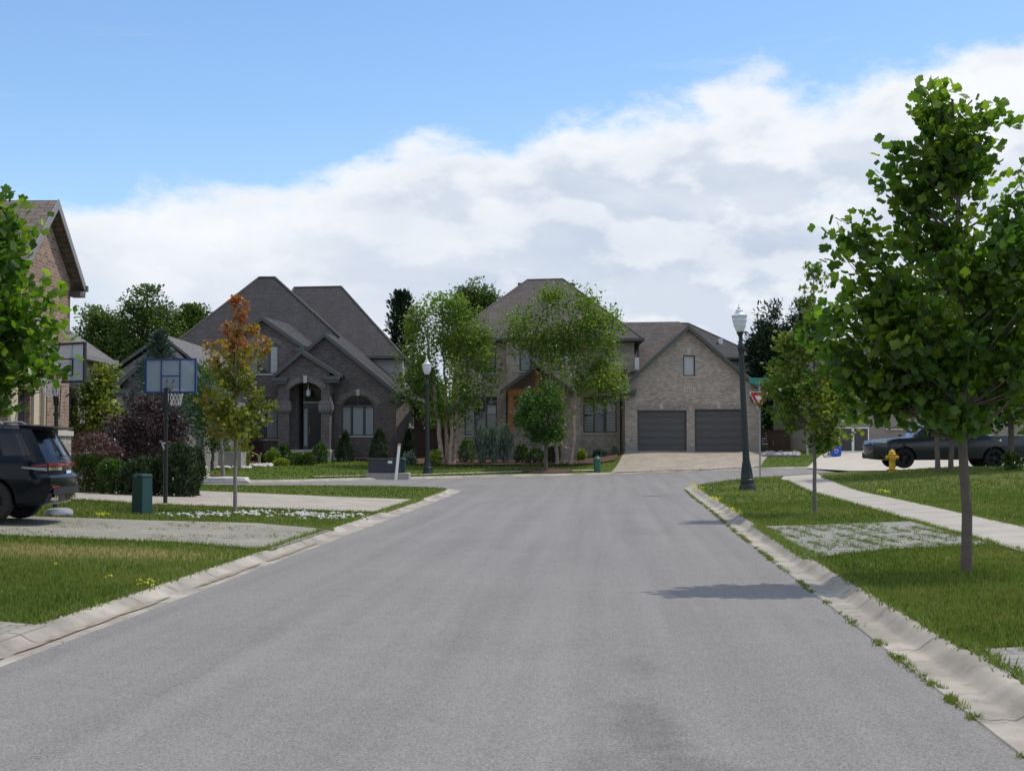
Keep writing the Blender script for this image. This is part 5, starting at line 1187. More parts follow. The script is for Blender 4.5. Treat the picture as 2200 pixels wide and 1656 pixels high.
def rock(name, label, c, sx, sy, sz, mat, seed, box=.5, cat='rock', group=None):
    bmm = bmesh.new(); bmesh.ops.create_cube(bmm, size=2); bmesh.ops.subdivide_edges(bmm, edges=bmm.edges, cuts=5, use_grid_fill=True)
    for v in bmm.verts:
        p = v.co.normalized()*1.25; q = v.co*box+p*(1-box); k = 1+.16*mnoise.noise(q*1.3+Vector((seed*7.1, 0, 0)))+.06*mnoise.noise(q*3.5+Vector((0, seed*3, 0))); v.co = Vector((q.x*sx, q.y*sy, max(-.6, q.z)*sz))*k
    me = bpy.data.meshes.new(name); bmm.to_mesh(me); bmm.free(); o = bpy.data.objects.new(name, me); COL.objects.link(o); me.materials.append(mat); o.location = c
    me.polygons.foreach_set('use_smooth', [True]*len(me.polygons)); me.set_sharp_from_angle(angle=R(35))
    return tag(o, label, cat, group)
c = g3(483, 1040); rock('landscape_stone', 'long flat pale stone block before the white hydrangea', c+Vector((0, .3, .13)), .88, .32, .15, MAT['granite'], 1, .62)
c = g3(118, 1110); rock('landscape_stone', 'blue grey boulder lying in the grass behind the dark car', c+Vector((0, .25, .03)), .24, .2, .12, MAT['granite2'], 2, .1)
c = g3(336, 1050); rock('landscape_stone', 'pinkish stone at the foot of the near hoop pole bed', c+Vector((.15, .2, .1)), .3, .2, .22, MAT['granite'], 3, .6)
c = g3(378, 1052); rock('landscape_stone', 'low pale stone at the edge of the juniper bed', c+Vector((.1, .2, .03)), .25, .18, .12, MAT['granite'], 4, .5)
c = g3(186, 1043); t = thing('retaining_wall', 'low stone retaining wall under the clipped hedge behind the dark car', 'wall', c)
x0, x1 = at(120, 1043, c.y).x-c.x, at(210, 1043, c.y).x-c.x; hw = at(186, 1026, c.y).z-c.z
m = MB(); m.box(x0, x1, .05, .45, -.2, hw-.07); m.build('wall', MAT['rubble'], t, bevel=.02); m = MB(); m.box(x0-.03, x1+.05, 0, .5, hw-.068, hw); m.build('cap', MAT['granite'], t, bevel=.02)
# handrail at the steps of the dark house
a = at(508, 957, 76.5); b_ = at(557, 979, 75.5); t = thing('handrail', 'sloping wooden handrail with post beside the steps of the dark brick house', 'handrail', (b_.x, b_.y, tz(b_.x, b_.y)))
o_ = Vector((b_.x, b_.y, tz(b_.x, b_.y))); m = MB(); m.tube([a-o_, b_-o_], .05, 6); m.build('rail', M('weathered wood', (.32, .15, .07), .7, var=.2), t); m = MB(); m.box(-.06, .06, -.06, .06, -.1, b_.z-o_.z+.06); m.build('post', M('grey wood post', (.30, .26, .19), .8, var=.15), t)
# recycling box, black bin and framed screens by the right house
b = g3(1795, 967); b.y = 71; b = Vector((at(1795, 967, 71).x, 71, tz(at(1795, 967, 71).x, 71)+.04)); MAT['rblue'] = M('blue recycling plastic', (.012, .075, .48), .4, var=.06)
t = thing('recycling_box', 'blue recycling box on the concrete beside the black bin', 'recycling box', b)
w, hh = .27, at(1795, 946, 71).z-at(1795, 967, 71).z
m = MB(); m.add([(x*w*k, y*.2*k, z) for z, k in ((0, .86), (hh, 1.)) for x, y in ((-1, -1), (1, -1), (1, 1), (-1, 1))]+[(x*w*k, y*.2*k, z) for z, k in ((hh, .92), (.05, .8)) for x, y in ((-1, -1), (1, -1), (1, 1), (-1, 1))], [(3, 2, 1, 0)]+[(i, (i+1) % 4, 4+(i+1) % 4, 4+i) for i in range(4)]+[(4+i, 4+(i+1) % 4, 8+(i+1) % 4, 8+i) for i in range(4)]+[(8+i, 8+(i+1) % 4, 12+(i+1) % 4, 12+i) for i in range(4)]+[(12, 13, 14, 15)]); bb = m.build('bin', MAT['rblue'], t)
m = MB()
for k in range(3):
    a0 = R(90+k*120); a1 = R(90+k*120+95); m.tube([(math.cos(a0+(a1-a0)*j/4)*.085, -.195, hh*.5+math.sin(a0+(a1-a0)*j/4)*.085) for j in range(5)], [.016, .016, .016, .026, .004], 5)
m.build('recycling_mark', MAT['white'], bb)
t = thing('bin', 'black lidded bin standing behind the blue recycling box', 'bin', Vector((at(1796, 967, 71.7).x, 71.7, tz(at(1796, 967, 71.7).x, 71.7))))
m = MB(); m.lathe([(.2, 0), (.27, .62), (.29, .64), (.29, .70), (.24, .76), (.1, .80), (.01, .80)], (0, 0, .02), 14); m.build('body', MAT['plast'], t, smooth=30); m = MB(); m.tube([(-.1, 0, .81), (-.07, 0, .86), (.07, 0, .86), (.1, 0, .81)], .018, 6); m.build('handle', MAT['plast'], t)
MAT['mesh'] = M('dark screen mesh', (.055, .052, .052), .8, var=.12, scale=10)
Ys = 72.6; xs_ = [at(p, 950, Ys).x for p in (1803, 1833, 1868)]; z0, z1 = tz(xs_[1], Ys)+.04, at(1830, 918, Ys).z
for i in range(2):
    t = thing('framed_screen', ('white framed dark screen beside the blue recycling box' if i == 0 else 'white framed dark screen nearer the pickup bonnet'), 'screen', (xs_[i], Ys, z0)); W_, H_ = xs_[i+1]-xs_[i]-.02, z1-z0
    m = MB(); f = .05; m.box(0, W_, 0, .04, 0, f); m.box(0, W_, 0, .04, H_-f, H_); m.box(0, f, .002, .038, f, H_-f); m.box(W_-f, W_, .002, .038, f, H_-f); m.build('frame', MAT['white'], t); m = MB(); m.box(f, W_-f, .015, .025, f, H_-f); m.build('mesh_panel', MAT['mesh'], t)
b = at(1737, 967, 72); t = thing('white_post', 'short white board post left of the recycling box', 'post', (b.x, 72.2, tz(b.x, 72.2))); m = MB(); m.box(-.06, .06, -.04, .04, 0, .5); m.build('post', MAT['granite'], t, bevel=.01); m = MB(); m.box(-.08, .08, -.06, .06, .5, .53); m.build('cap', MAT['granite'], t)
# ------------------------------------------------------------------ plants
def T_leaf(pts_half):
    """folded leaf from the outline of its right half (u across, v along); two faces"""
    n = len(pts_half); V = [(0, 0, 0), (0, 1, 0)]; R_ = [(u, v, -.22*u) for u, v in pts_half]; L_ = [(-u, v, -.22*u) for u, v in pts_half]
    V = [(0, 0, 0)]+R_+[(0, pts_half[-1][1]*.0+1., 0)]+L_
    f1 = [0]+list(range(1, n+1))+[n+1]; f2 = [n+1]+list(range(2*n+1, n+1, -1))+[0]
    return np.array(V, float), [f1, f2]
LEAF = {'tulip': T_leaf([(.20, .0), (.46, .14), (.36, .40), (.44, .70), (.30, .96), (.14, .86)]),
        'maple': T_leaf([(.30, -.08), (.26, .20), (.56, .38), (.26, .52), (.30, .78), (.10, .76)]),
        'oval': T_leaf([(.24, .25), (.26, .6)]),
        'long': T_leaf([(.11, .2), (.12, .65)]),
        'needle': (np.array([(-.05, 0, 0), (.05, 0, 0), (.04, .7, 0), (0, 1, 0), (-.04, .7, 0)], float), [[0, 1, 2, 3, 4]]),
        'spray': (np.array([(0, 0, 0), (.16, .25, -.04), (.10, .5, 0), (.20, .6, -.05), (0, 1, 0), (-.20, .6, -.05), (-.10, .5, 0), (-.16, .25, -.04)], float), [[0, 1, 2, 3, 4], [0, 4, 5, 6, 7]])}
def leaves(name, parent, mat, pos_, dirs, sizes, kind, rnd, rng, normal_up=.5):
    tv, tf = LEAF[kind]; n = len(pos_); k = len(tv)
    d = dirs/np.maximum(np.linalg.norm(dirs, axis=1, keepdims=True), 1e-6)
    nr = rng.normal(size=(n, 3)); nr[:, 2] += normal_up*2
    x = np.cross(d, nr); x /= np.maximum(np.linalg.norm(x, axis=1, keepdims=True), 1e-6); z = np.cross(x, d)
    V = (tv[None, :, 0, None]*x[:, None]+tv[None, :, 1, None]*d[:, None]+tv[None, :, 2, None]*z[:, None])*sizes[:, None, None]+pos_[:, None]
    V = V.reshape(-1, 3)
    ff = np.array([i for f in tf for i in f]); lt = np.array([len(f) for f in tf])
    F_ = (ff[None]+np.arange(n)[:, None]*k).ravel(); LT = np.tile(lt, n)
    return np_mesh(name, V, F_, LT, mat, parent, np.repeat(rnd, k))
def bez(a, b, c, n):
    return [a*(1-t)**2+b*2*t*(1-t)+c*t*t for t in [i/n for i in range(n+1)]]
def prof(rows, d):
    zs = np.array([at(1100, r[0], d).z for r in rows]); xl_ = np.array([at(r[1], r[0], d).x for r in rows]); xr_ = np.array([at(r[2], r[0], d).x for r in rows])
    o = np.argsort(zs); return zs[o], xl_[o], xr_[o]
def tree(name, label, cat, base, rows, d, mat, barkm, trunk_px, ncl=90, per=60, size=.09, kind='oval', sig=.25, seed=1, group=None, depth=.9, stems=None, rise=.9, shell=.45, droop=0., rndf=None, lump=.35, ztop=None, tw=.02, upn=.5, limb=1., csig=.5, leader=True, along=.3, wide=1.06, lobes=None):
    """rows: crown silhouette [(py, pxL, pxR)] seen at distance d; trunk_px: width of the trunk in photo pixels at its base"""
    rng = np.random.default_rng(seed); b = Vector(base); t = thing(name, label, cat, b, 0, group)
    rows = [(r[0], (r[1]+r[2])/2-(r[2]-r[1])/2*wide, (r[1]+r[2])/2+(r[2]-r[1])/2*wide) for r in rows]
    zs, xl_, xr_ = prof(rows, d); z0, z1 = zs[0], zs[-1]
    zz = np.linspace(z0, z1, 400); wd = np.interp(zz, zs, xr_-xl_)**1.35+1e-4; cw = np.cumsum(wd); cw /= cw[-1]
    cl = []; tries = 0
    LB = None
    if lobes:
        LB = []
        for lr, wgt, dy in lobes:
            a_, b_, c_ = prof(lr, d); qz = np.linspace(a_[0], a_[-1], 200); qw = np.cumsum(np.interp(qz, a_, c_-b_)**1.3+1e-4); LB.append((a_, b_, c_, qz, qw/qw[-1], wgt, dy))
        lw = np.array([l[5] for l in LB], float); lw /= lw.sum()
    while len(cl) < ncl and tries < ncl*30:
        tries += 1
        if LB:
            l = LB[rng.choice(len(LB), p=lw)]; z = float(np.interp(rng.random(), l[4], l[3])); a = rng.random()*2*math.pi; r = rng.random()**shell
            lo, hi = np.interp(z, l[0], l[1]), np.interp(z, l[0], l[2]); p = np.array([(lo+hi)/2+(hi-lo)/2*r*math.cos(a), d+l[6]+(hi-lo)/2*depth*r*math.sin(a), z])
            if mnoise.noise(Vector((p*(1.1/max(.3, (z1-z0)*.22))).tolist())+Vector((seed*3.3, 0, 0))) < -lump*.55: continue
            cl.append(p); continue
        z = float(np.interp(rng.random(), cw, zz)); a = rng.random()*2*math.pi; r = rng.random()**shell
        lo, hi = np.interp(z, zs, xl_), np.interp(z, zs, xr_); cx, hw = (lo+hi)/2, (hi-lo)/2
        p = np.array([cx+hw*r*math.cos(a), d+hw*depth*r*math.sin(a), z])
        if mnoise.noise(Vector((p*(1.1/max(.3, (z1-z0)*.22))).tolist())+Vector((seed*3.3, 0, 0))) < -lump*.55: continue
        cl.append(p)
    cl = np.array(cl)
    # trunk and limbs
    m = MB(); r0 = trunk_px/2*d/F*1.0
    tops = stems or [(0., 0., 0., 0., 1.)]
    trunks = []
    for (bx, by, tx, ty, rs) in tops:
        cxm = (np.interp(z0+(z1-z0)*.5, zs, (xl_+xr_)/2)); zt_ = (z1-(z1-z0)*(.06 if leader else .3)) if not stems else z0+(z1-z0)*.75
        ex = np.interp(zt_, zs, (xl_+xr_)/2)
        A = Vector((b.x+bx, b.y+by, b.z-.15)); C = Vector((ex+tx, d+ty, zt_)); Bm = Vector((b.x+bx+(C.x-A.x)*.35, b.y+by+(C.y-A.y)*.35, b.z+(zt_-b.z)*.55))
        if not stems: Bm = Vector((b.x+rng.normal()*.03, b.y, (b.z+zt_)/2))
        path = bez(A, Bm, C, 14)
        path = [q+Vector((rng.normal()*r0*.25, rng.normal()*r0*.2, 0)) if 1 < i < 14 else q for i, q in enumerate(path)]
        rad = [r0*rs*(1.22 if i == 0 else 1)*(1-.82*(i/14)**1.1)+.004 for i in range(15)]
        m.tube([q-b for q in path], rad, 9); trunks.append((path, rad))
    P = np.array([[*q, k, i] for k, (pa, ra) in enumerate(trunks) for i, q in enumerate(pa)])
    Q = []
    for c in cl:
        hd = np.hypot(P[:, 0]-c[0], P[:, 1]-c[1]); want = c[2]-hd*rise
        sc_ = hd*.6+np.abs(P[:, 2]-np.maximum(want, z0+(z1-z0)*(.04+.10*rng.random())))+np.where(P[:, 2] < z0-(z1-z0)*.02, 50, 0); j = int(np.argmin(sc_)); q = Vector(P[j, :3]); Q.append(P[j, :3]); k, i = int(P[j, 3]), int(P[j, 4])
        e = Vector(c); L = (e-q).length; mid = q+(e-q)*.5+Vector((0, 0, (-.12 if rise > .3 else .1)*L))
        r1 = min(trunks[k][1][i]*.55, .006+L*tw*limb); m.tube([v-b for v in bez(q, mid, e, 4)], [r1, r1*.75, r1*.55, r1*.35, .003], 5, False)
    tr_ = m.build('trunk', barkm, t, smooth=True)
    # leaves round every twig end
    n = len(cl)*per; ci = np.repeat(np.arange(len(cl)), per)
    axis = np.stack([np.interp(cl[:, 2], zs, (xl_+xr_)/2), np.full(len(cl), d), cl[:, 2]-.3], -1)
    out = cl-axis; out /= np.maximum(np.linalg.norm(out, axis=1, keepdims=True), .05)
    s_loc = sig*(.7+.6*rng.random(len(cl)))
    pos_ = cl[ci]+np.clip(rng.normal(size=(n, 3)), -1.7, 1.7)*s_loc[ci][:, None]*np.array([1, 1, .85])
    back = rng.random(n)**2*1.6; pos_ -= out[ci]*(back*sig*.5)[:, None]; pos_ += (np.array(Q)[ci]-cl[ci])*(along*rng.random(n)**2.4)[:, None]
    dirs = out[ci]*.8+rng.normal(size=(n, 3))*.7; dirs[:, 2] += -droop
    sz = size*(.65+.6*rng.random(n))
    cr = rng.random(len(cl)); rn = np.clip(.5+(cr[ci]-.5)*csig+rng.normal(size=n)*.22, 0, 1)
    if rndf: rn = rndf(pos_, rn, z0, z1)
    kp = (pos_[:, 2] < z1+size*.3); pos_, dirs, sz, rn = pos_[kp], dirs[kp], sz[kp], rn[kp]
    leaves('crown', t, mat, pos_-np.array(b), dirs, sz, kind, rn, rng, upn)
    return t
def shrub(name, label, rows, d, mat, n=900, size=.08, kind='oval', seed=1, group=None, depth=.8, cat='shrub', base=None, stem=True, surf=.35, updir=.6, rndf=None, lump=.12, barkm=None, spread=.6, upn=.5):
    rng = np.random.default_rng(seed); zs, xl_, xr_ = prof(rows, d)
    b = Vector(base) if base is not None else Vector(((xl_[0]+xr_[0])/2, d, tz((xl_[0]+xr_[0])/2, d)))
    t = thing(name, label, cat, b, 0, group)
    gz = tz(float(b.x), float(b.y))-.02
    if zs[0] > gz: zs = np.concatenate([[gz], zs]); xl_ = np.concatenate([[xl_[0]], xl_]); xr_ = np.concatenate([[xr_[0]], xr_])
    zz = np.linspace(zs[0], zs[-1], 300); wd = np.interp(zz, zs, xr_-xl_)+.02; cw = np.cumsum(wd); cw /= cw[-1]
    z = np.interp(rng.random(n), cw, zz); a = rng.random(n)*2*math.pi; r = 1-surf*rng.random(n)**1.6
    lo, hi = np.interp(z, zs, xl_), np.interp(z, zs, xr_); cx, hw = (lo+hi)/2, (hi-lo)/2
    ph = seed*1.7; lumpy = 1+lump*(np.sin(a*5+ph+z*3)*.5+np.sin(a*9-z*7+ph)*.5)+rng.normal(size=n)*lump*.35
    topf = rng.random(n) < .25; r = np.where(topf, rng.random(n)**.5, r); z = np.where(topf, zs[-1]-(zs[-1]-zs[0])*.5*(r**2.2)*.55-rng.random(n)*.1*(zs[-1]-zs[0]), z)
    lo, hi = np.interp(z, zs, xl_), np.interp(z, zs, xr_); hw = np.maximum((hi-lo)/2, hw*.35)
    pos_ = np.stack([cx+hw*r*lumpy*np.cos(a), d+hw*depth*r*lumpy*np.sin(a), z+rng.normal(size=n)*size*.6], -1)
    dirs = np.stack([np.cos(a)*spread, np.sin(a)*spread, np.full(n, updir)], -1)+rng.normal(size=(n, 3))*.45
    rn = np.clip(.5+.3*np.sin(a*4+z*6+ph)*.6+rng.normal(size=n)*.22, 0, 1)
    if rndf: rn = rndf(pos_, rn, zs[0], zs[-1])
    leaves('foliage', t, mat, pos_-np.array(b), dirs, size*(.65+.7*rng.random(n)), kind, rn, rng, upn)
    m = MB(); H = zs[-1]-b.z
    for k in range(5):
        a_ = k*1.3+seed; m.tube([(0, 0, -.1), (.10*hw.mean()*math.cos(a_)*2, .2*hw.mean()*math.sin(a_), H*.4), (.5*hw.mean()*math.cos(a_), .4*hw.mean()*math.sin(a_), H*.75)], [.03, .02, .006], 5, False)
    m.build('stem', barkm or MAT['bark'], t, smooth=True)
    return t
MAT['bark'] = M('grey brown bark', (.13, .105, .085), .9, var=.35, scale=9, bmp=.7, bscale=35)
MAT['barkG'] = M('smooth grey bark', (.16, .14, .125), .9, var=.3, scale=6, bmp=.5, bscale=30)
MAT['barkL'] = M('pale young bark', (.24, .21, .18), .9, var=.2, scale=6, bmp=.4, bscale=30)
MAT['birch'] = M('peeling birch bark', (.36, .26, .205), .85, var=.75, scale=5, bmp=.6, bscale=20)
MAT['lTulip'] = leaf_mat('tulip tree leaves', (.024, .055, .008), (.055, .105, .012), (.14, .19, .024), .55, .40, .45, gain=1.6)
MAT['lMaple'] = leaf_mat('yellow green maple leaves', (.034, .072, .010), (.080, .125, .016), (.17, .18, .028), .45, gain=1.5)
MAT['lRed'] = leaf_mat('turning maple leaves', (.050, .078, .012), (.105, .125, .016), (.20, .17, .025), .42, top=((.21, .12, .03), (.24, .075, .03), (.19, .042, .03)))
MAT['lBirch'] = leaf_mat('birch leaves', (.034, .068, .011), (.072, .118, .018), (.135, .165, .028), .47, gain=1.68)
MAT['lGreen'] = leaf_mat('mid green leaves', (.020, .052, .012), (.042, .092, .018), (.080, .14, .028), .38, gain=1.35)
MAT['lBack'] = leaf_mat('distant green leaves', (.022, .048, .012), (.050, .088, .016), (.09, .13, .022), .38, gain=1.3)
MAT['lDark'] = leaf_mat('dark conifer sprays', (.008, .020, .010), (.014, .032, .014), (.028, .050, .020), .1, .6, .3)
MAT['lSpruce'] = leaf_mat('blue spruce needles', (.022, .042, .034), (.040, .070, .055), (.070, .105, .085), .12, .6, .3)
MAT['lPlum'] = leaf_mat('purple plum leaves', (.012, .007, .010), (.026, .013, .017), (.055, .030, .032), .18, .5, .4)
MAT['lRedJ'] = leaf_mat('red laceleaf', (.028, .010, .010), (.060, .021, .021), (.10, .045, .038), .22)
MAT['lYel'] = leaf_mat('yellow green leaves', (.045, .075, .010), (.10, .13, .016), (.19, .20, .03), .35)
MAT['lHedge'] = leaf_mat('hedge leaves', (.020, .042, .010), (.045, .082, .014), (.10, .15, .025), .25)
MAT['lSage'] = leaf_mat('grey green sage', (.075, .105, .080), (.12, .16, .125), (.17, .20, .185), .2)
MAT['lHosta'] = leaf_mat('lime hosta leaves', (.10, .14, .014), (.19, .24, .028), (.27, .31, .055), .3)
MAT['lWhite'] = leaf_mat('white petals', (.45, .52, .36), (.66, .70, .58), (.80, .81, .74), .25)
MAT['lOrange'] = leaf_mat('orange petals', (.62, .30, .03), (.68, .42, .05), (.70, .55, .12), .2)
MAT['lDand'] = leaf_mat('yellow petals', (.55, .42, .02), (.66, .52, .03), (.72, .60, .06), .2)
V3 = Vector
def gb(px, py):
    return g3(px, py)
# --- the tulip trees
b = gb(2078, 1228); D = b.y
tree('tulip_tree', 'large leafy tulip tree on the right verge throwing shade onto the road', 'tree', b,
     [(168, 2005, 2050), (200, 1978, 2118), (250, 1955, 2128), (300, 1890, 2140), (345, 1884, 2190), (400, 1858, 2235), (450, 1868, 2260), (500, 1800, 2280), (560, 1778, 2290), (640, 1775, 2300), (740, 1735, 2310), (820, 1790, 2320), (880, 1810, 2310), (925, 1870, 2290), (950, 1960, 2200)], D,
     MAT['lTulip'], MAT['bark'], 23, 165, 44, .115, 'tulip', .135, 3, along=.6, wide=1.0, rise=1.0, shell=.5, lump=.8, group='tulip trees on the verges', tw=.010, upn=.15, csig=.7, depth=.75,
     lobes=[([(165, 2015, 2032), (195, 1995, 2045), (250, 1972, 2070), (320, 1960, 2090), (420, 1960, 2130)], 12, 0), ([(200, 2088, 2104), (240, 2092, 2122), (300, 2085, 2118), (380, 2070, 2130)], 3, -.1),
            ([(300, 1890, 1935), (340, 1880, 1975), (400, 1855, 2010), (460, 1860, 2020), (540, 1900, 2040)], 12, .1), ([(330, 2140, 2200), (400, 2110, 2260), (500, 2080, 2300), (620, 2060, 2330), (760, 2060, 2340), (850, 2090, 2320), (895, 2120, 2280)], 30, -.2),
            ([(455, 1795, 1835), (500, 1780, 1870), (560, 1785, 1930), (640, 1790, 1980), (720, 1760, 1980)], 13, 0.1), ([(480, 1930, 2100), (600, 1880, 2130), (720, 1850, 2150), (820, 1840, 2150), (875, 1900, 2130), (915, 1990, 2100)], 32, -.1), ([(690, 1740, 1800), (740, 1735, 1850), (800, 1800, 1900), (850, 1815, 1950), (885, 1850, 1970)], 11, .3)])
b = V3((at(-190, 1000, 19.5).x, 19.5, tz(-8.3, 19.5)))
tree('tulip_tree', 'tulip tree reaching in from the left edge in front of the gable house', 'tree', b,
     [(402, -160, 12), (430, -190, 45), (485, -220, 78), (550, -240, 104), (600, -250, 128), (680, -260, 150), (740, -260, 150), (800, -260, 132), (850, -230, 62), (880, -180, 30)], 19.5,
     MAT['lTulip'], MAT['bark'], 34, 190, 50, .125, 'tulip', .16, 8, along=.5, wide=1.0, rise=.9, shell=.5, lump=.4, group='tulip trees on the verges', tw=.010, upn=.15, csig=.7, depth=.75)
# --- young street maples
b = gb(1751, 1102); D = b.y
tree('maple_tree', 'young yellow green maple with slim trunk on the right verge before the yield sign', 'tree', b,
     [(566, 1742, 1752), (620, 1735, 1765), (680, 1715, 1778), (715, 1660, 1790), (770, 1655, 1830), (815, 1632, 1845), (860, 1640, 1855), (905, 1660, 1850), (940, 1710, 1815), (958, 1735, 1780)], D,
     MAT['lMaple'], MAT['barkG'], 8.5, 95, 60, .105, 'maple', .13, 5, along=.5, wide=1.0, rise=1.0, shell=.5, lump=.4, tw=.010, csig=.8, droop=.2)
b = gb(505, 1100); D = b.y
def redf(p, rn, z0, z1):
    h = (p[:, 2]-z0)/(z1-z0); s = np.clip((h-.46)/.24+RNG.normal(size=len(p))*.16, 0, 1.0); lf = np.clip((-(p[:, 0]-p[:, 0].mean()))/.9, 0, 1)*.55; s = np.maximum(s, lf*(RNG.random(len(p)) < .6)); return rn*.9+s*1.05
tree('maple_tree', 'slender young maple turning orange red at the top beside the near hoop', 'tree', b,
     [(632, 496, 532), (650, 474, 540), (695, 446, 556), (735, 436, 574), (780, 452, 578), (820, 452, 588), (870, 428, 598), (910, 412, 596), (940, 420, 590), (962, 460, 560)], D,
     MAT['lRed'], MAT['barkL'], 8.5, 58, 62, .095, 'maple', .085, 9, along=.8, wide=1.12, rise=1.25, shell=.5, lump=.42, tw=.010, rndf=redf, droop=.15)
# --- birches before the taupe house
D = 76.5; b = V3((at(962, 990, D).x, D, tz(at(962, 990, D).x, D)))
tree('birch_tree', 'multi-stemmed birch with peeling trunks left of the cedar portico', 'tree', b,
     [(628, 920, 1000), (645, 905, 1020), (680, 870, 1050), (720, 865, 1062), (760, 862, 1072), (800, 850, 1070), (840, 870, 1062), (870, 890, 1045), (895, 910, 1010), (915, 930, 990)], D,
     MAT['lBirch'], MAT['birch'], 10, 125, 120, .165, 'oval', .36, 12, stems=[(-.28, 0, -1.3, .2, 1.1), (-.05, .2, -.3, .5, .9), (.12, -.1, .6, -.2, 1.), (.25, .1, 1.5, .3, 1.)], rise=1.2, shell=.5, lump=.75, group='birches before the taupe house', tw=.009, csig=.8,
     lobes=[([(628, 935, 985), (650, 908, 1015), (700, 905, 1040), (750, 905, 1050)], 30, 0), ([(655, 885, 905), (690, 862, 910), (740, 858, 915), (800, 850, 920), (850, 862, 915)], 14, .3), ([(655, 1020, 1040), (690, 1000, 1062), (730, 990, 1060)], 8, -.3), ([(745, 900, 1065), (800, 885, 1072), (850, 895, 1060), (890, 915, 1020), (915, 940, 990)], 34, -.2)])
b = V3((at(1212, 985, D).x, D-.4, tz(at(1212, 985, D).x, D)))
tree('birch_tree', 'broad birch with leaning pale trunk right of the cedar portico', 'tree', b,
     [(608, 1165, 1205), (625, 1145, 1260), (655, 1138, 1318), (690, 1085, 1332), (730, 1088, 1345), (770, 1105, 1352), (810, 1120, 1345), (840, 1150, 1338), (862, 1190, 1300)], D,
     MAT['lBirch'], MAT['birch'], 8.5, 120, 120, .165, 'oval', .36, 14, stems=[(.35, 0, 1.0, .2, 1.2), (-.35, .1, -1.4, .3, .9), (.0, .3, -.2, .4, .8)], rise=1.1, shell=.5, lump=.75, group='birches before the taupe house', tw=.009, csig=.8,
     lobes=[([(608, 1165, 1195), (630, 1145, 1210), (680, 1145, 1225), (740, 1150, 1230)], 16, 0), ([(618, 1215, 1250), (645, 1210, 1315), (690, 1205, 1335), (740, 1210, 1345), (790, 1220, 1350)], 32, -.2), ([(662, 1105, 1140), (690, 1085, 1165), (730, 1088, 1180), (765, 1110, 1190)], 14, .2), ([(745, 1130, 1330), (800, 1115, 1345), (840, 1180, 1338), (862, 1220, 1300)], 26, -.1), ([(800, 1300, 1335), (840, 1300, 1340), (870, 1305, 1335)], 5, -.3)])
b = gb(1173, 1010); D = b.y
tree('young_tree', 'small round green tree in a mulch ring before the cedar portico', 'tree', b,
     [(818, 1160, 1185), (835, 1130, 1205), (865, 1112, 1215), (895, 1103, 1224), (920, 1110, 1220), (945, 1135, 1200)], D, MAT['lGreen'], MAT['bark'], 9, 90, 80, .15, 'oval', .22, 16, rise=.8, lump=.25, tw=.008)
b = gb(479, 1024); D = b.y
tree('young_tree', 'young green tree on the far lawn behind the turning maple', 'tree', b,
     [(755, 425, 445), (790, 405, 470), (830, 385, 490), (870, 375, 505), (910, 395, 515), (945, 430, 510)], D, MAT['lGreen'], MAT['barkL'], 8, 80, 60, .13, 'oval', .24, 17, rise=1., lump=.3, tw=.008)
D = 68.; b = V3((at(456, 997, D).x, D, tz(at(456, 997, D).x, D)))
tree('standard_tree', 'little clipped round tree beside the garage wing of the dark brick house', 'tree', b,
     [(905, 435, 480), (925, 428, 500), (945, 428, 505), (962, 440, 490)], D, MAT['lGreen'], MAT['bark'], 8, 40, 60, .10, 'oval', .18, 18, rise=.7, lump=.1, tw=.008)
# --- trees behind
bk = [('leafy_tree', 'bushy green tree behind the grey sided house', 92, [(655, 180, 240), (690, 170, 270), (740, 165, 290), (800, 170, 300), (860, 180, 300)], 'lBack', 21),
      ('leafy_tree', 'tall green tree with upright shoots behind the blue spruce', 90, [(615, 310, 340), (640, 262, 352), (680, 245, 375), (730, 240, 395), (790, 240, 400), (850, 250, 390)], 'lBack', 22),
      ('leafy_tree', 'lower green tree touching the left slope of the dark brick roof', 98, [(655, 395, 430), (685, 370, 442), (730, 355, 440), (800, 360, 430)], 'lBack', 23),
      ('leafy_tree', 'low bushy green tree filling the gap behind the stained fence', 104, [(800, 880, 925), (840, 865, 960), (890, 855, 985), (950, 855, 990), (968, 870, 975)], 'lGreen', 25),
      ('leafy_tree', 'dark green tree behind the yield sign and the brown fence', 92, [(800, 1650, 1700), (840, 1632, 1730), (890, 1628, 1745), (945, 1632, 1745)], 'lGreen', 26),
      ('leafy_tree', 'green tree whose top shows between the left birch and the brown roof', 100, [(598, 995, 1025), (625, 978, 1060), (660, 970, 1082), (720, 965, 1085), (790, 970, 1080)], 'lBack', 24)]
for nm, lb, D, rows, mt, sd in bk:
    px = (rows[-1][1]+rows[-1][2])/2; x = at(px, 900, D).x
    tree(nm, lb, 'tree', V3((x, D, tz(x, D))), rows, D, MAT[mt], MAT['bark'], 12, 150, 120, .20, 'oval', .36, sd, rise=1.3, lump=.35, tw=.01, group='trees behind the left hand houses', csig=.9, depth=.8)
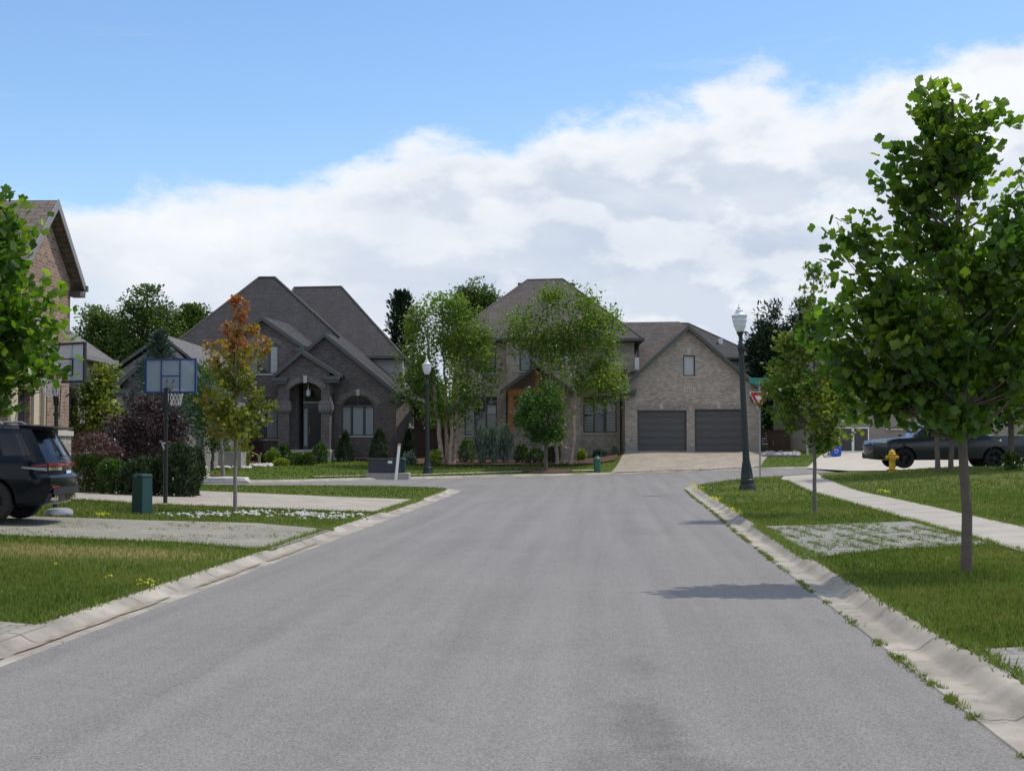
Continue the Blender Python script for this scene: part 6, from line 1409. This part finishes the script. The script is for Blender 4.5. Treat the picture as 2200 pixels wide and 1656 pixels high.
def conifer(name, label, base, rows, d, mat, n, size, seed, group=None, kind='spray', tiers=16, sparse=.0, droop=.25):
    rng = np.random.default_rng(seed); zs, xl_, xr_ = prof(rows, d); b = V3(base); t = thing(name, label, 'conifer', b, 0, group)
    m = MB(); top = zs[-1]; cxm = float(np.interp(top, zs, (xl_+xr_)/2)); m.tube([(0, 0, -.2), ((cxm-b.x)*.5, 0, (top-b.z)*.5), (cxm-b.x, d-b.y, top-b.z)], [.16, .10, .012], 7)
    pos_, dirs = [], []
    nb = tiers*7; per = max(6, n//nb)
    for i in range(nb):
        f = (i/nb)**.8; z = zs[0]+(top-zs[0])*f; a = i*2.399+rng.random()*.6
        lo, hi = np.interp(z, zs, xl_), np.interp(z, zs, xr_); hw = (hi-lo)/2*(.75+.5*rng.random()); cx = (lo+hi)/2
        q = V3((cx, d, z)); e = V3((cx+hw*math.cos(a), d+hw*math.sin(a), z+hw*.05-droop*hw*.5+.1))
        m.tube([q-b, (q+(e-q)*.5-b)+V3((0, 0, -.04*hw)), e-b], [.03, .018, .004], 4, False)
        k = rng.random(per)**.6
        pp_ = np.array(q)[None]+(np.array(e)-np.array(q))[None]*k[:, None]; wdt = .16*hw*(1.15-k)+size*.4
        pp_ += rng.normal(size=(per, 3))*np.stack([wdt, wdt, wdt*.4], -1); pos_.append(pp_)
        dv = np.array(e-q)[None]/max(hw, .1)+rng.normal(size=(per, 3))*.45; dv[:, 2] += .25; dirs.append(dv)
    m.build('trunk', MAT['bark'], t, smooth=True); pos_ = np.concatenate(pos_); dirs = np.concatenate(dirs)
    rn = np.clip(.5+rng.normal(size=len(pos_))*.3, 0, 1)
    leaves('crown', t, mat, pos_-np.array(b), dirs, size*(.6+.8*rng.random(len(pos_))), kind, rn, rng, .8); return t
D = 60.5; x = at(342, 900, D).x
conifer('spruce_tree', 'blue green spruce rising in front of the brick garage gable', V3((x, D, tz(x, D))), [(715, 343, 347), (745, 325, 362), (775, 308, 378), (810, 298, 392), (850, 285, 402), (900, 275, 412), (960, 275, 412)], D, MAT['lSpruce'], 5500, .17, 31, tiers=20)
D = 93; x = at(862, 900, D).x
conifer('cypress_tree', 'dark narrow cypress standing between the two brick houses', V3((x, D, tz(x, D))), [(634, 855, 872), (660, 845, 880), (720, 838, 890), (800, 836, 898), (900, 836, 902)], D, MAT['lDark'], 4500, .30, 32, tiers=26, droop=-.6)
for px, D, rows, sd, lb in ((1655, 92, [(652, 1650, 1662), (690, 1625, 1692), (740, 1608, 1705), (800, 1600, 1712), (880, 1600, 1715)], 33, 'dark conifer beyond the pole of the leaning street lamp'),
                            (1725, 95, [(645, 1720, 1730), (690, 1697, 1760), (750, 1685, 1770), (820, 1680, 1775), (900, 1680, 1775)], 34, 'dark conifer rising behind the yellow green verge tree'),
                            (1900, 96, [(610, 1890, 1905), (680, 1850, 1950), (760, 1830, 1975), (850, 1820, 1990)], 35, 'tall dark conifer behind the big right hand tulip tree')):
    x = at(px, 900, D).x; b = V3((x, D, tz(x, D)))
    tree('conifer_tree', lb, 'conifer', b, rows, D, MAT['lDark'], MAT['bark'], 10, 110, 110, .34, 'spray', .34, sd, rise=1.2, lump=.35, tw=.01, group='dark conifers on the right', csig=.9)
# dense trees between the tulip tree and the taupe house on the right
for px, py, rows, sd, lb, tw_ in ((2015, 1012, [(560, 1960, 2040), (640, 1905, 2085), (740, 1890, 2110), (820, 1885, 2120), (870, 1920, 2100), (900, 1960, 2060)], 41, 'green tree with dark trunk just right of the hydrant', 11),
                                 (2043, 1010, [(600, 2010, 2090), (700, 1980, 2140), (790, 1975, 2150), (860, 1990, 2130), (900, 2015, 2090)], 42, 'green tree whose trunk stands close beside the darker trunk', 11),
                                 (2172, 1006, [(480, 2130, 2230), (600, 2090, 2270), (720, 2080, 2290), (820, 2080, 2290), (880, 2100, 2270), (915, 2130, 2230)], 43, 'green tree with bushy foot at the right edge by the silver car', 13)):
    b = gb(px, py); D = b.y
    tree('leafy_tree', lb, 'tree', b, rows, D, MAT['lTulip'], MAT['bark'], tw_, 130, 50, .17, 'maple', .30, sd, rise=1., lump=.3, tw=.009, group='trees on the right hand lawn', csig=.9)
# --- left bed
D = 45.; x = at(205, 950, D).x
tree('ornamental_tree', 'yellow green leafy tree between the gable house and the purple plum', 'tree', V3((x, D, tz(x, D))), [(785, 215, 240), (810, 190, 246), (850, 160, 248), (890, 150, 246), (925, 150, 235), (955, 165, 225)], D, MAT['lYel'], MAT['bark'], 9, 75, 50, .15, 'oval', .20, 51, rise=.9, lump=.3, tw=.008, csig=.8)
D = 41.5; x = at(300, 1000, D).x
tree('plum_tree', 'dark purple leaved plum tree behind the near hoop pole', 'tree', V3((x, D, tz(x, D))), [(853, 300, 345), (870, 262, 372), (900, 228, 388), (935, 212, 402), (965, 218, 404), (990, 240, 390), (1005, 270, 360)], D, MAT['lPlum'], MAT['bark'], 13, 120, 80, .095, 'oval', .19, 52, rise=.7, lump=.2, tw=.008, csig=.8)
D = 39.5
shrub('japanese_maple', 'red laceleaf maple spreading over the clipped hedge', [(928, 170, 215), (945, 150, 240), (965, 145, 250), (985, 150, 255), (1000, 180, 245)], D, MAT['lRedJ'], 3600, .085, 'long', 53, updir=-.3, lump=.25, surf=.6)
shrub('clipped_hedge', 'clipped bright green hedge on the low stone retaining wall', [(978, 165, 215), (985, 158, 222), (1010, 155, 226), (1030, 158, 222)], 39.2, MAT['lHedge'], 5000, .062, 'oval', 54, lump=.06, surf=.25)
shrub('round_shrub', 'dark green rounded shrub right of the clipped hedge', [(990, 228, 255), (1003, 214, 268), (1025, 210, 270), (1046, 218, 265)], 38.6, MAT['lGreen'], 4500, .062, 'oval', 55, lump=.1, surf=.3)
for k, (rows, d_, lb) in enumerate((([(994, 300, 330), (1008, 272, 348), (1030, 265, 352), (1052, 275, 345)], 38.4, 'feathery juniper behind the dark green utility pedestal'),
                                    ([(963, 365, 395), (985, 345, 415), (1015, 340, 425), (1048, 350, 420)], 38.2, 'feathery juniper right of the near hoop pole'),
                                    ([(975, 415, 428), (1000, 400, 436), (1025, 395, 436), (1046, 400, 425)], 39.0, 'small pointed juniper beside the white hydrangea'))):
    shrub('juniper', lb, rows, d_, MAT['lDark'] if k == 9 else MAT['lHedge'] if False else MAT['lJun'] if 'lJun' in MAT else MAT.setdefault('lJun', leaf_mat('juniper sprays', (.010, .022, .010), (.024, .044, .018), (.050, .075, .028), .15, .6, .3)), 4200, .12, 'spray', 56+k, updir=1.2, lump=.2, surf=.45, cat='juniper', group='junipers in the left bed', spread=.4)
shrub('hydrangea', 'white hydrangea heads above the long flat stone', [(1003, 425, 434), (1012, 424, 444), (1022, 428, 450), (1030, 434, 452)], gnd(440, 1034)[1]+.6, MAT['lWhite'], 500, .07, 'oval', 60, cat='flowers', lump=.2, surf=.5)
# --- bed of the dark brick house
for k, (px, y0, y1, w, d_, lb) in enumerate(((742, 928, 986, 18, 79.3, 'cone shaped evergreen left of the arched ground floor window'), (815, 922, 986, 21, 79.3, 'cone shaped evergreen right of the arched ground floor window'), (878, 923, 985, 13, 80., 'narrow dark arborvitae before the stained fence'))):
    rows = [(y0, px-2, px+2), (y0+(y1-y0)*.2, px-w*.38, px+w*.38), (y0+(y1-y0)*.5, px-w*.75, px+w*.75), (y0+(y1-y0)*.85, px-w, px+w), (y1, px-w*.9, px+w*.9)]
    shrub('cone_evergreen', lb, rows, d_, MAT['lJun'] if k < 2 else MAT['lDark'], 2200, .12, 'spray', 70+k, updir=.5, lump=.08, surf=.3, cat='evergreen', group='clipped evergreens by the brick walls', depth=1.)
for k, (px, y0, y1, w, d_, mt, lb) in enumerate(((611, 957, 982, 13, 77.8, 'lGreen', 'round boxwood left of the arched porch'), (688, 956, 988, 16, 77.6, 'lGreen', 'round boxwood right of the arched porch'), (587, 974, 997, 13, 76.2, 'lHosta2', 'yellow green perennial clump left in the porch bed'),
                                           (633, 975, 994, 22, 76.4, 'lHedge', 'low green mound in the middle of the porch bed'), (660, 976, 995, 17, 76., 'lHedge', 'low leafy mound right in the porch bed'), (565, 980, 993, 12, 77.0, 'lHedge', 'low leafy mound beside the handrail post'),
                                           (538, 938, 985, 30, 79.2, 'lRedJ', 'dark red shrub behind the sloping handrail'), (605, 990, 998, 16, 75.6, 'lHosta', 'pale trailing plant at the front of the porch bed'))):
    if mt == 'lHosta2': MAT.setdefault(mt, leaf_mat('fresh green blades', (.06, .10, .016), (.11, .16, .022), (.17, .21, .04), .3))
    rows = [(y0, px-w*.35, px+w*.35), (y0+(y1-y0)*.3, px-w*.85, px+w*.85), (y0+(y1-y0)*.7, px-w, px+w), (y1, px-w*.85, px+w*.85)]
    shrub('garden_shrub', lb, rows, d_, MAT[mt], 900, .11 if mt != 'lHosta2' else .2, 'long' if mt == 'lHosta2' else 'oval', 80+k, lump=.12, surf=.4, updir=.8, group='shrubs in the bed of the dark brick house')
for k, px in enumerate((462, 480, 500, 522)):
    shrub('day_lily', ('day lily clump leftmost by the clipped round tree', 'day lily clump behind the young far lawn trunk', 'day lily clump behind the turning maple trunk', 'day lily clump nearest the handrail')[k], [(980, px-6, px+6), (990, px-11, px+11), (1004, px-9, px+9)], 73.5, MAT['lHosta2'], 260, .32, 'long', 100+k, cat='flowers', updir=1.4, lump=.2, surf=.8, group='day lilies in the far left bed')
    rng = np.random.default_rng(k+400); b = V3((at(px, 990, 73.3).x, 73.2, at(px, 984, 73.3).z))
    o = [q for q in COL.objects if q.name.startswith('day_lily') and q.type == 'EMPTY'][-1]
    ps = np.stack([rng.normal(size=14)*.22+b.x-o.location.x, rng.normal(size=14)*.15+b.y-o.location.y, rng.random(14)*.28+b.z-o.location.z-.05], -1)
    leaves('blossom', o, MAT['lOrange'], ps, rng.normal(size=(14, 3)), np.full(14, .13), 'oval', rng.random(14), rng)
# --- bed of the taupe house
spx = [(1003, 948, 990, 17, 77.6, 'lGreen', 'dark green bush under the left ground floor window'), (1122, 958, 988, 17, 77.6, 'lHedge', 'low bush at the left end of the portico step'), (1150, 965, 990, 20, 77., 'lHedge', 'low spreading bush before the portico step'), (1191, 958, 984, 14, 77.8, 'lGreen', 'dark bush under the white flower pot'),
       (1250, 970, 986, 9, 78, 'lHosta', 'small pale plant right of the leaning birch'), (1300, 968, 984, 8, 78.6, 'lSage', 'small grass tuft beside the bed edge'), (1322, 960, 984, 7, 78.8, 'lSage', 'taller grass tuft next to the garage corner'), (1288, 972, 984, 14, 79.2, 'lSpruce', 'low blue green plants under the right window')]
for k, (px, y0, y1, w, d_, mt, lb) in enumerate(spx):
    rows = [(y0, px-w*.35, px+w*.35), (y0+(y1-y0)*.3, px-w*.85, px+w*.85), (y0+(y1-y0)*.7, px-w, px+w), (y1, px-w*.85, px+w*.85)]
    shrub('garden_shrub', lb, rows, d_, MAT[mt], 700, .12, 'long' if mt == 'lSage' else 'oval', 120+k, lump=.15, surf=.45, updir=.8, group='shrubs in the bed of the taupe house')
for k, (px, lb) in enumerate(((1036, 'silvery sage clump leftmost before the left window'), (1060, 'silvery sage clump in the middle of three'), (1086, 'silvery sage clump at the foot of the left cedar post'))):
    rows = [(928, px-6, px+8), (942, px-13, px+15), (965, px-15, px+16), (985, px-9, px+9), (992, px-4, px+4)]
    shrub('sage_bush', lb, rows, 76.8+.2*k, MAT['lSage'], 1000, .26, 'long', 140+k, updir=2.2, lump=.2, surf=.8, group='silvery sage before the taupe house', spread=.35, upn=.1)
D = 77.2; b = V3((at(1192, 958, D).x, D, tz(at(1192, 958, D).x, D)))
t = thing('flower_pot', 'dark pot of white flowers right of the portico step', 'flower pot', b); zt_ = at(1192, 958, D).z-b.z
m = MB(); m.lathe([(.02, 0), (.16, 0), (.22, zt_*.9), (.24, zt_), (.20, zt_), (.02, zt_*.9)], (0, 0, 0), 14); m.build('pot', MAT['plast'], t, smooth=30)
rng = np.random.default_rng(5); ps = rng.normal(size=(260, 3))*np.array([.20, .18, .13])+np.array([0, 0, zt_+.17]); leaves('blossom', t, MAT['lWhite'], ps, rng.normal(size=(260, 3))+np.array([0, 0, .6]), np.full(260, .09), 'oval', rng.random(260), rng)
shrub('hosta', 'lime yellow hosta at the foot of the left birch', [(976, 925, 940), (983, 920, 948), (993, 922, 946), (998, 926, 942)], 76.4, MAT['lHosta'], 260, .22, 'oval', 150, cat='plant', updir=.5, lump=.1, surf=.7, group='hostas by the street lamp')
shrub('hosta', 'grey green hosta right of the rounded utility pedestal', [(982, 874, 885), (988, 868, 892), (996, 872, 890)], 77.4, MAT['lSage'], 220, .22, 'oval', 151, cat='plant', updir=.5, lump=.1, surf=.7, group='hostas by the street lamp')
shrub('garden_shrub', 'bushy green growth round the trunk foot at the right edge', [(975, 2165, 2185), (990, 2155, 2192), (1008, 2158, 2190)], gnd(2172, 1008)[1]-.2, MAT['lHedge'], 600, .11, 'oval', 152, lump=.2, surf=.5)
# ------------------------------------------------------------------ grass blades, weeds, pebbles (uncountable)
MAT['blade'] = leaf_mat('grass blades', (.042, .066, .012), (.085, .122, .018), (.125, .150, .032), .25, .6, .25, gain=1.6, top=((.14, .13, .035), (.19, .16, .06), (.22, .18, .08)))
drives = [dv1, dv2, dv0, pr, pr2, pr3, sw]
def dryness(x, y):
    out = np.zeros(len(x))
    for i in range(len(x)): out[i] = mnoise.noise(V3((x[i]*.35, y[i]*.35, 2.)))*.6+mnoise.noise(V3((x[i]*1.3, y[i]*1.3, 5.)))*.4
    return out
def blades(name, poly, bands, seed, excl=(), extra_dry=None):
    rng = np.random.default_rng(seed); PX, PD, PH, PW = [], [], [], []
    for y0, y1, dens_, h, w in bands:
        xm = .40*y1+1; n = int(dens_*(y1-y0)*2*xm); x = rng.uniform(-xm, xm, n); y = rng.uniform(y0, y1, n)
        ok = (np.abs(x) < .385*y+.6) & inside(x, y, poly)
        for e in excl: ok &= ~inside(x, y, e)
        x, y = x[ok], y[ok]; PX.append(x); PD.append(y); PH.append(np.full(len(x), h)); PW.append(np.full(len(x), w))
    x = np.concatenate(PX); y = np.concatenate(PD); h = np.concatenate(PH); w = np.concatenate(PW); n = len(x)
    z = np.concatenate([T(x[i:i+20000], y[i:i+20000]) for i in range(0, n, 20000)])
    dr = dryness(x, y)
    if extra_dry is not None:
        ed = extra_dry(x, y); dr = dr+ed; kp = rng.random(n) > np.clip(ed*.62, 0, .6); x, y, z, h, w, dr = x[kp], y[kp], z[kp], h[kp], w[kp], dr[kp]; n = len(x)
    hh = h*(.55+.9*rng.random(n))*(1-.35*np.clip(dr*2, 0, 1)); a = rng.random(n)*2*math.pi; ln = .45*hh
    tx, ty = np.cos(a), np.sin(a); b_ = rng.random(n)*2*math.pi; lx, ly = np.cos(b_)*ln, np.sin(b_)*ln
    V = np.empty((n, 4, 3)); V[:, 0] = np.stack([x-tx*w, y-ty*w, z-.03], -1); V[:, 1] = np.stack([x+tx*w, y+ty*w, z-.03], -1)
    V[:, 2] = np.stack([x+tx*w*.6+lx*.4, y+ty*w*.6+ly*.4, z+hh*.62], -1); V[:, 3] = np.stack([x+lx, y+ly, z+hh], -1)
    F_ = (np.array([0, 1, 2, 0, 2, 3])[None]+np.arange(n)[:, None]*4).ravel(); LT = np.full(2*n, 3)
    rn = np.clip(.45+rng.normal(size=n)*.28+dr*.5, 0, 1)+np.where(rng.random(n) < np.clip((dr-.08)*2.0, 0.05, .8), .9*rng.random(n), 0)
    o = np_mesh(name, V.reshape(-1, 3), F_, LT, MAT['blade'], None, np.repeat(rn, 4)); tag(o, kind='stuff'); return o
def drypatch(x, y):
    q = np.zeros(len(x)); cx, cy = gnd(170, 1182)
    q += 1.25*np.exp(-(((x-cx)/2.3)**2+((y-cy)/1.1)**2)); return q
bands = [(8, 13, 2000, .040, .0045), (13, 18, 1400, .040, .0055), (18, 26, 650, .040, .008), (26, 38, 260, .040, .012), (38, 58, 70, .045, .02)]
tag(blades('grass', lawnL, bands, 1, [dv1, dv2, dv0, bedL], drypatch), 'mown grass of the left verge and lawn', 'grass')
tag(blades('grass', lawnR, bands, 2, [pr, pr2, pr3, sw]), 'mown grass of the right verge and lawn', 'grass')
tag(blades('grass', lawnF, [(56, 80, 26, .07, .03)], 3, [dB, dE, bedB, bedA]), 'mown grass of the lawns across the junction', 'grass')
def tufts(name, label, cat, pts, nper, r, h, w, mat, seed, zf=None, dz=0.02, kind=None, spread=.8):
    rng = np.random.default_rng(seed); pts = np.array(pts); n = len(pts)*nper; ci = np.repeat(np.arange(len(pts)), nper)
    x = pts[ci, 0]+rng.normal(size=n)*r; y = pts[ci, 1]+rng.normal(size=n)*r; f = zf or T; z = np.concatenate([f(x[i:i+20000], y[i:i+20000]) for i in range(0, n, 20000)])+dz
    if kind:
        o = leaves(name, None, mat, np.stack([x, y, z+h*rng.random(n)], -1), rng.normal(size=(n, 3))+np.array([0, 0, .8]), w*(.7+.6*rng.random(n)), kind, rng.random(n), rng)
    else:
        hh = h*(.4+1.0*rng.random(n)); a = rng.random(n)*6.283; tx, ty = np.cos(a), np.sin(a); b_ = rng.random(n)*6.283; lx, ly = np.cos(b_)*hh*spread, np.sin(b_)*hh*spread
        V = np.empty((n, 3, 3)); V[:, 0] = np.stack([x-tx*w, y-ty*w, z-.01], -1); V[:, 1] = np.stack([x+tx*w, y+ty*w, z-.01], -1); V[:, 2] = np.stack([x+lx, y+ly, z+hh], -1)
        o = np_mesh(name, V.reshape(-1, 3), np.arange(3*n), np.full(n, 3), mat, None, np.repeat(np.clip(.5+rng.normal(size=n)*.3, 0, 1.3), 3))
    tag(o, label, cat, None, 'stuff'); return o
rng = np.random.default_rng(77)
# weeds in the joint between asphalt and right gutter
wp_ = []
y = 7.2
while y < 50:
    y += rng.exponential(.07 if y < 14 else .10)
    if mnoise.noise(V3((0, y*.9, 4))) > (-.05 if y < 16 else -.3): wp_.append((xr(y)+rng.normal()*.012, y))
tufts('gutter_weeds', 'green weeds growing along the joint between road and right gutter', 'weeds', wp_, 16, .020, .032, .005, MAT['blade'], 5, Rd, .012)
def pts_in(poly, n, seed, thr=None, fr=1.2):
    r_ = np.random.default_rng(seed); P = np.array(poly); lo, hi = P.min(0), P.max(0); x = r_.uniform(lo[0], hi[0], n); y = r_.uniform(lo[1], hi[1], n); ok = inside(x, y, poly); x, y = x[ok], y[ok]
    if thr is not None:
        k = np.array([mnoise.noise(V3((a*fr, b*fr, 3.))) > thr+.25*r_.random() for a, b in zip(x, y)], bool); x, y = x[k], y[k]
    return np.stack([x, y], -1)
# weeds follow the joints of the paver strips
wr_ = pts_in(pr, 1900, 31, -.3, .9); g_ = .40; wr_[::2, 0] = np.round(wr_[::2, 0]/g_)*g_+rng.normal(size=len(wr_[::2]))*.02; wr_[1::2, 1] = np.round(wr_[1::2, 1]/g_)*g_+rng.normal(size=len(wr_[1::2]))*.02
wr_ = wr_[inside(wr_[:, 0], wr_[:, 1], pr)]
tufts('paver_weeds', 'weeds sprouting between the pavers of the right verge strip', 'weeds', wr_, 8, .026, .036, .006, MAT['blade'], 6, None, .008)
wl_ = pts_in(dv1, 1500, 32, -.1, .8); wl_[:, 1] = np.round(wl_[:, 1]/.33)*.33+rng.normal(size=len(wl_))*.03; wl_ = wl_[inside(wl_[:, 0], wl_[:, 1], dv1)]
tufts('paver_weeds', 'weeds sprouting between the pavers of the near left driveway', 'weeds', wl_, 6, .035, .03, .007, MAT['blade'], 7, None, .008)
tufts('paver_weeds', 'weeds along the paver patch at the lower right corner', 'weeds', np.concatenate([pts_in(pr2, 500, 33, .0, 1.5), [(xr(y_)+KW+.08+rng.normal()*.03, y_) for y_ in np.arange(7, 11.2, .03)]]), 9, .03, .04, .006, MAT['blade'], 8, None, .008)
# edges of lawns: longer grass leaning over kerbs and drives
eg_ = [(xl(y_)-KW-.03+rng.normal()*.03, y_) for y_ in np.arange(12.9, 50, .05)]+[(xr(y_)+KW+.03+rng.normal()*.03, y_) for y_ in np.arange(11, 50, .05)]
for pl_ in (dens(dv1, .06), dens(dv2, .08), dens(pr, .06), dens(sw, .10)): eg_ += [(x_+rng.normal()*.025, y_+rng.normal()*.025) for x_, y_ in pl_ if 8 < y_ < 52 and abs(x_) < .4*y_+1 and not (y_ < 27 and 22.3 < y_ and x_ > -3.9 and x_ < 0)]
tufts('grass_edging', 'longer grass hanging over the kerbs, drives and path edges', 'grass', eg_, 9, .03, .06, .007, MAT['blade'], 9, None, .0)
# dandelions
dp = [gnd(*p) for p in ((322, 1258), (330, 1262), (316, 1266), (300, 1268), (326, 1270), (120, 1222), (235, 1250), (300, 1259))]
tufts('dandelions', 'yellow dandelions in the near left grass by the kerb', 'flowers', dp, 7, .02, .02, .020, MAT['lDand'], 10, None, .06, 'oval')
dp2 = [gnd(px+rng.normal()*4, py+rng.normal()*1.5) for px, py in ((1492, 1046), (1497, 1052), (1503, 1056), (1533, 1075), (1540, 1078), (1488, 1043), (1573, 1100), (1590, 1108), (1905, 1061), (1900, 1060), (1895, 1059)) for _ in range(3)]
tufts('dandelions', 'yellow weeds in flower along the right kerb and path edge', 'flowers', dp2, 8, .06, .05, .038, MAT['lDand'], 11, None, .05, 'oval')
dp3 = [gnd(200+rng.random()*30, 1108+rng.random()*4) for _ in range(14)]
tufts('dandelions', 'yellow flowers in the grass strip beside the dark car', 'flowers', dp3, 5, .05, .03, .028, MAT['lDand'], 12, None, .05, 'oval')
# white pebbles
def pebbles(name, label, pts, s, mat, seed, dz=.03):
    r_ = np.random.default_rng(seed); bmm = bmesh.new(); bmesh.ops.create_icosphere(bmm, subdivisions=1, radius=1); tv = np.array([v.co for v in bmm.verts]); tf = np.array([[v.index for v in f.verts] for f in bmm.faces]); bmm.free()
    n = len(pts); pts = np.array(pts); z = T(pts[:, 0], pts[:, 1])+dz; sc = s*(.5+r_.random((n, 1))*.9)*(1+r_.normal(size=(n, 3))*.2); sc[:, 2] *= .7
    a = r_.random(n)*6.28; ca, sa = np.cos(a), np.sin(a); V = tv[None]*sc[:, None]; V = np.stack([V[..., 0]*ca[:, None]-V[..., 1]*sa[:, None], V[..., 0]*sa[:, None]+V[..., 1]*ca[:, None], V[..., 2]], -1)+np.stack([pts[:, 0], pts[:, 1], z], -1)[:, None]
    F_ = (tf.ravel()[None]+np.arange(n)[:, None]*len(tv)).ravel(); o = np_mesh(name, V.reshape(-1, 3), F_, np.full(n*len(tf), 3), mat, None, None, True); tag(o, label, 'pebbles', None, 'stuff'); return o
MAT['peb'] = M('white river pebbles', (.50, .49, .45), .7, var=.18, scale=5); MAT['pebG'] = M('grey river stones', (.32, .31, .30), .8, var=.35, scale=3)
pb = []
for a, b, n in (((335, 1103), (420, 1108), 45), ((420, 1106), (560, 1104), 110), ((520, 1103), (700, 1107), 200), ((640, 1106), (790, 1109), 170), ((680, 1112), (790, 1114), 40)):
    for _ in range(int(n*.55)): k = rng.random()**1.2; pb.append(gnd(a[0]+(b[0]-a[0])*k, a[1]+(b[1]-a[1])*k+rng.normal()*3.0))
pebbles('white_pebbles', 'white pebbles strewn in the grass strip round the turning maple', pb, .036, MAT['peb'], 3, .02)
pb = [gnd(530+rng.random()*55, 1000.5+rng.normal()*1.2) for _ in range(130)]+[gnd(698+rng.random()*50, 987.5+rng.normal()*1.) for _ in range(120)]+[gnd(458+rng.random()*80, 1006-rng.random()*1+rng.normal()*.8) for _ in range(70)]
pebbles('white_pebbles', 'white pebble edging of the dark brick house bed', pb, .10, MAT['peb'], 4)
pb = [gnd(330+rng.random()*75, 1050+rng.normal()*2.) for _ in range(110)]+[gnd(200+rng.random()*100, 1044+rng.normal()*1.5) for _ in range(110)]
pebbles('bed_stones', 'mixed pale stones along the edge of the left bed', pb, .075, MAT['peb'], 5)
pb = [gnd(1640+rng.random()*75, 975+rng.random()*5) for _ in range(260)]
pebbles('river_stones', 'grey river stones beside the paved double driveway', pb, .14, MAT['pebG'], 6)
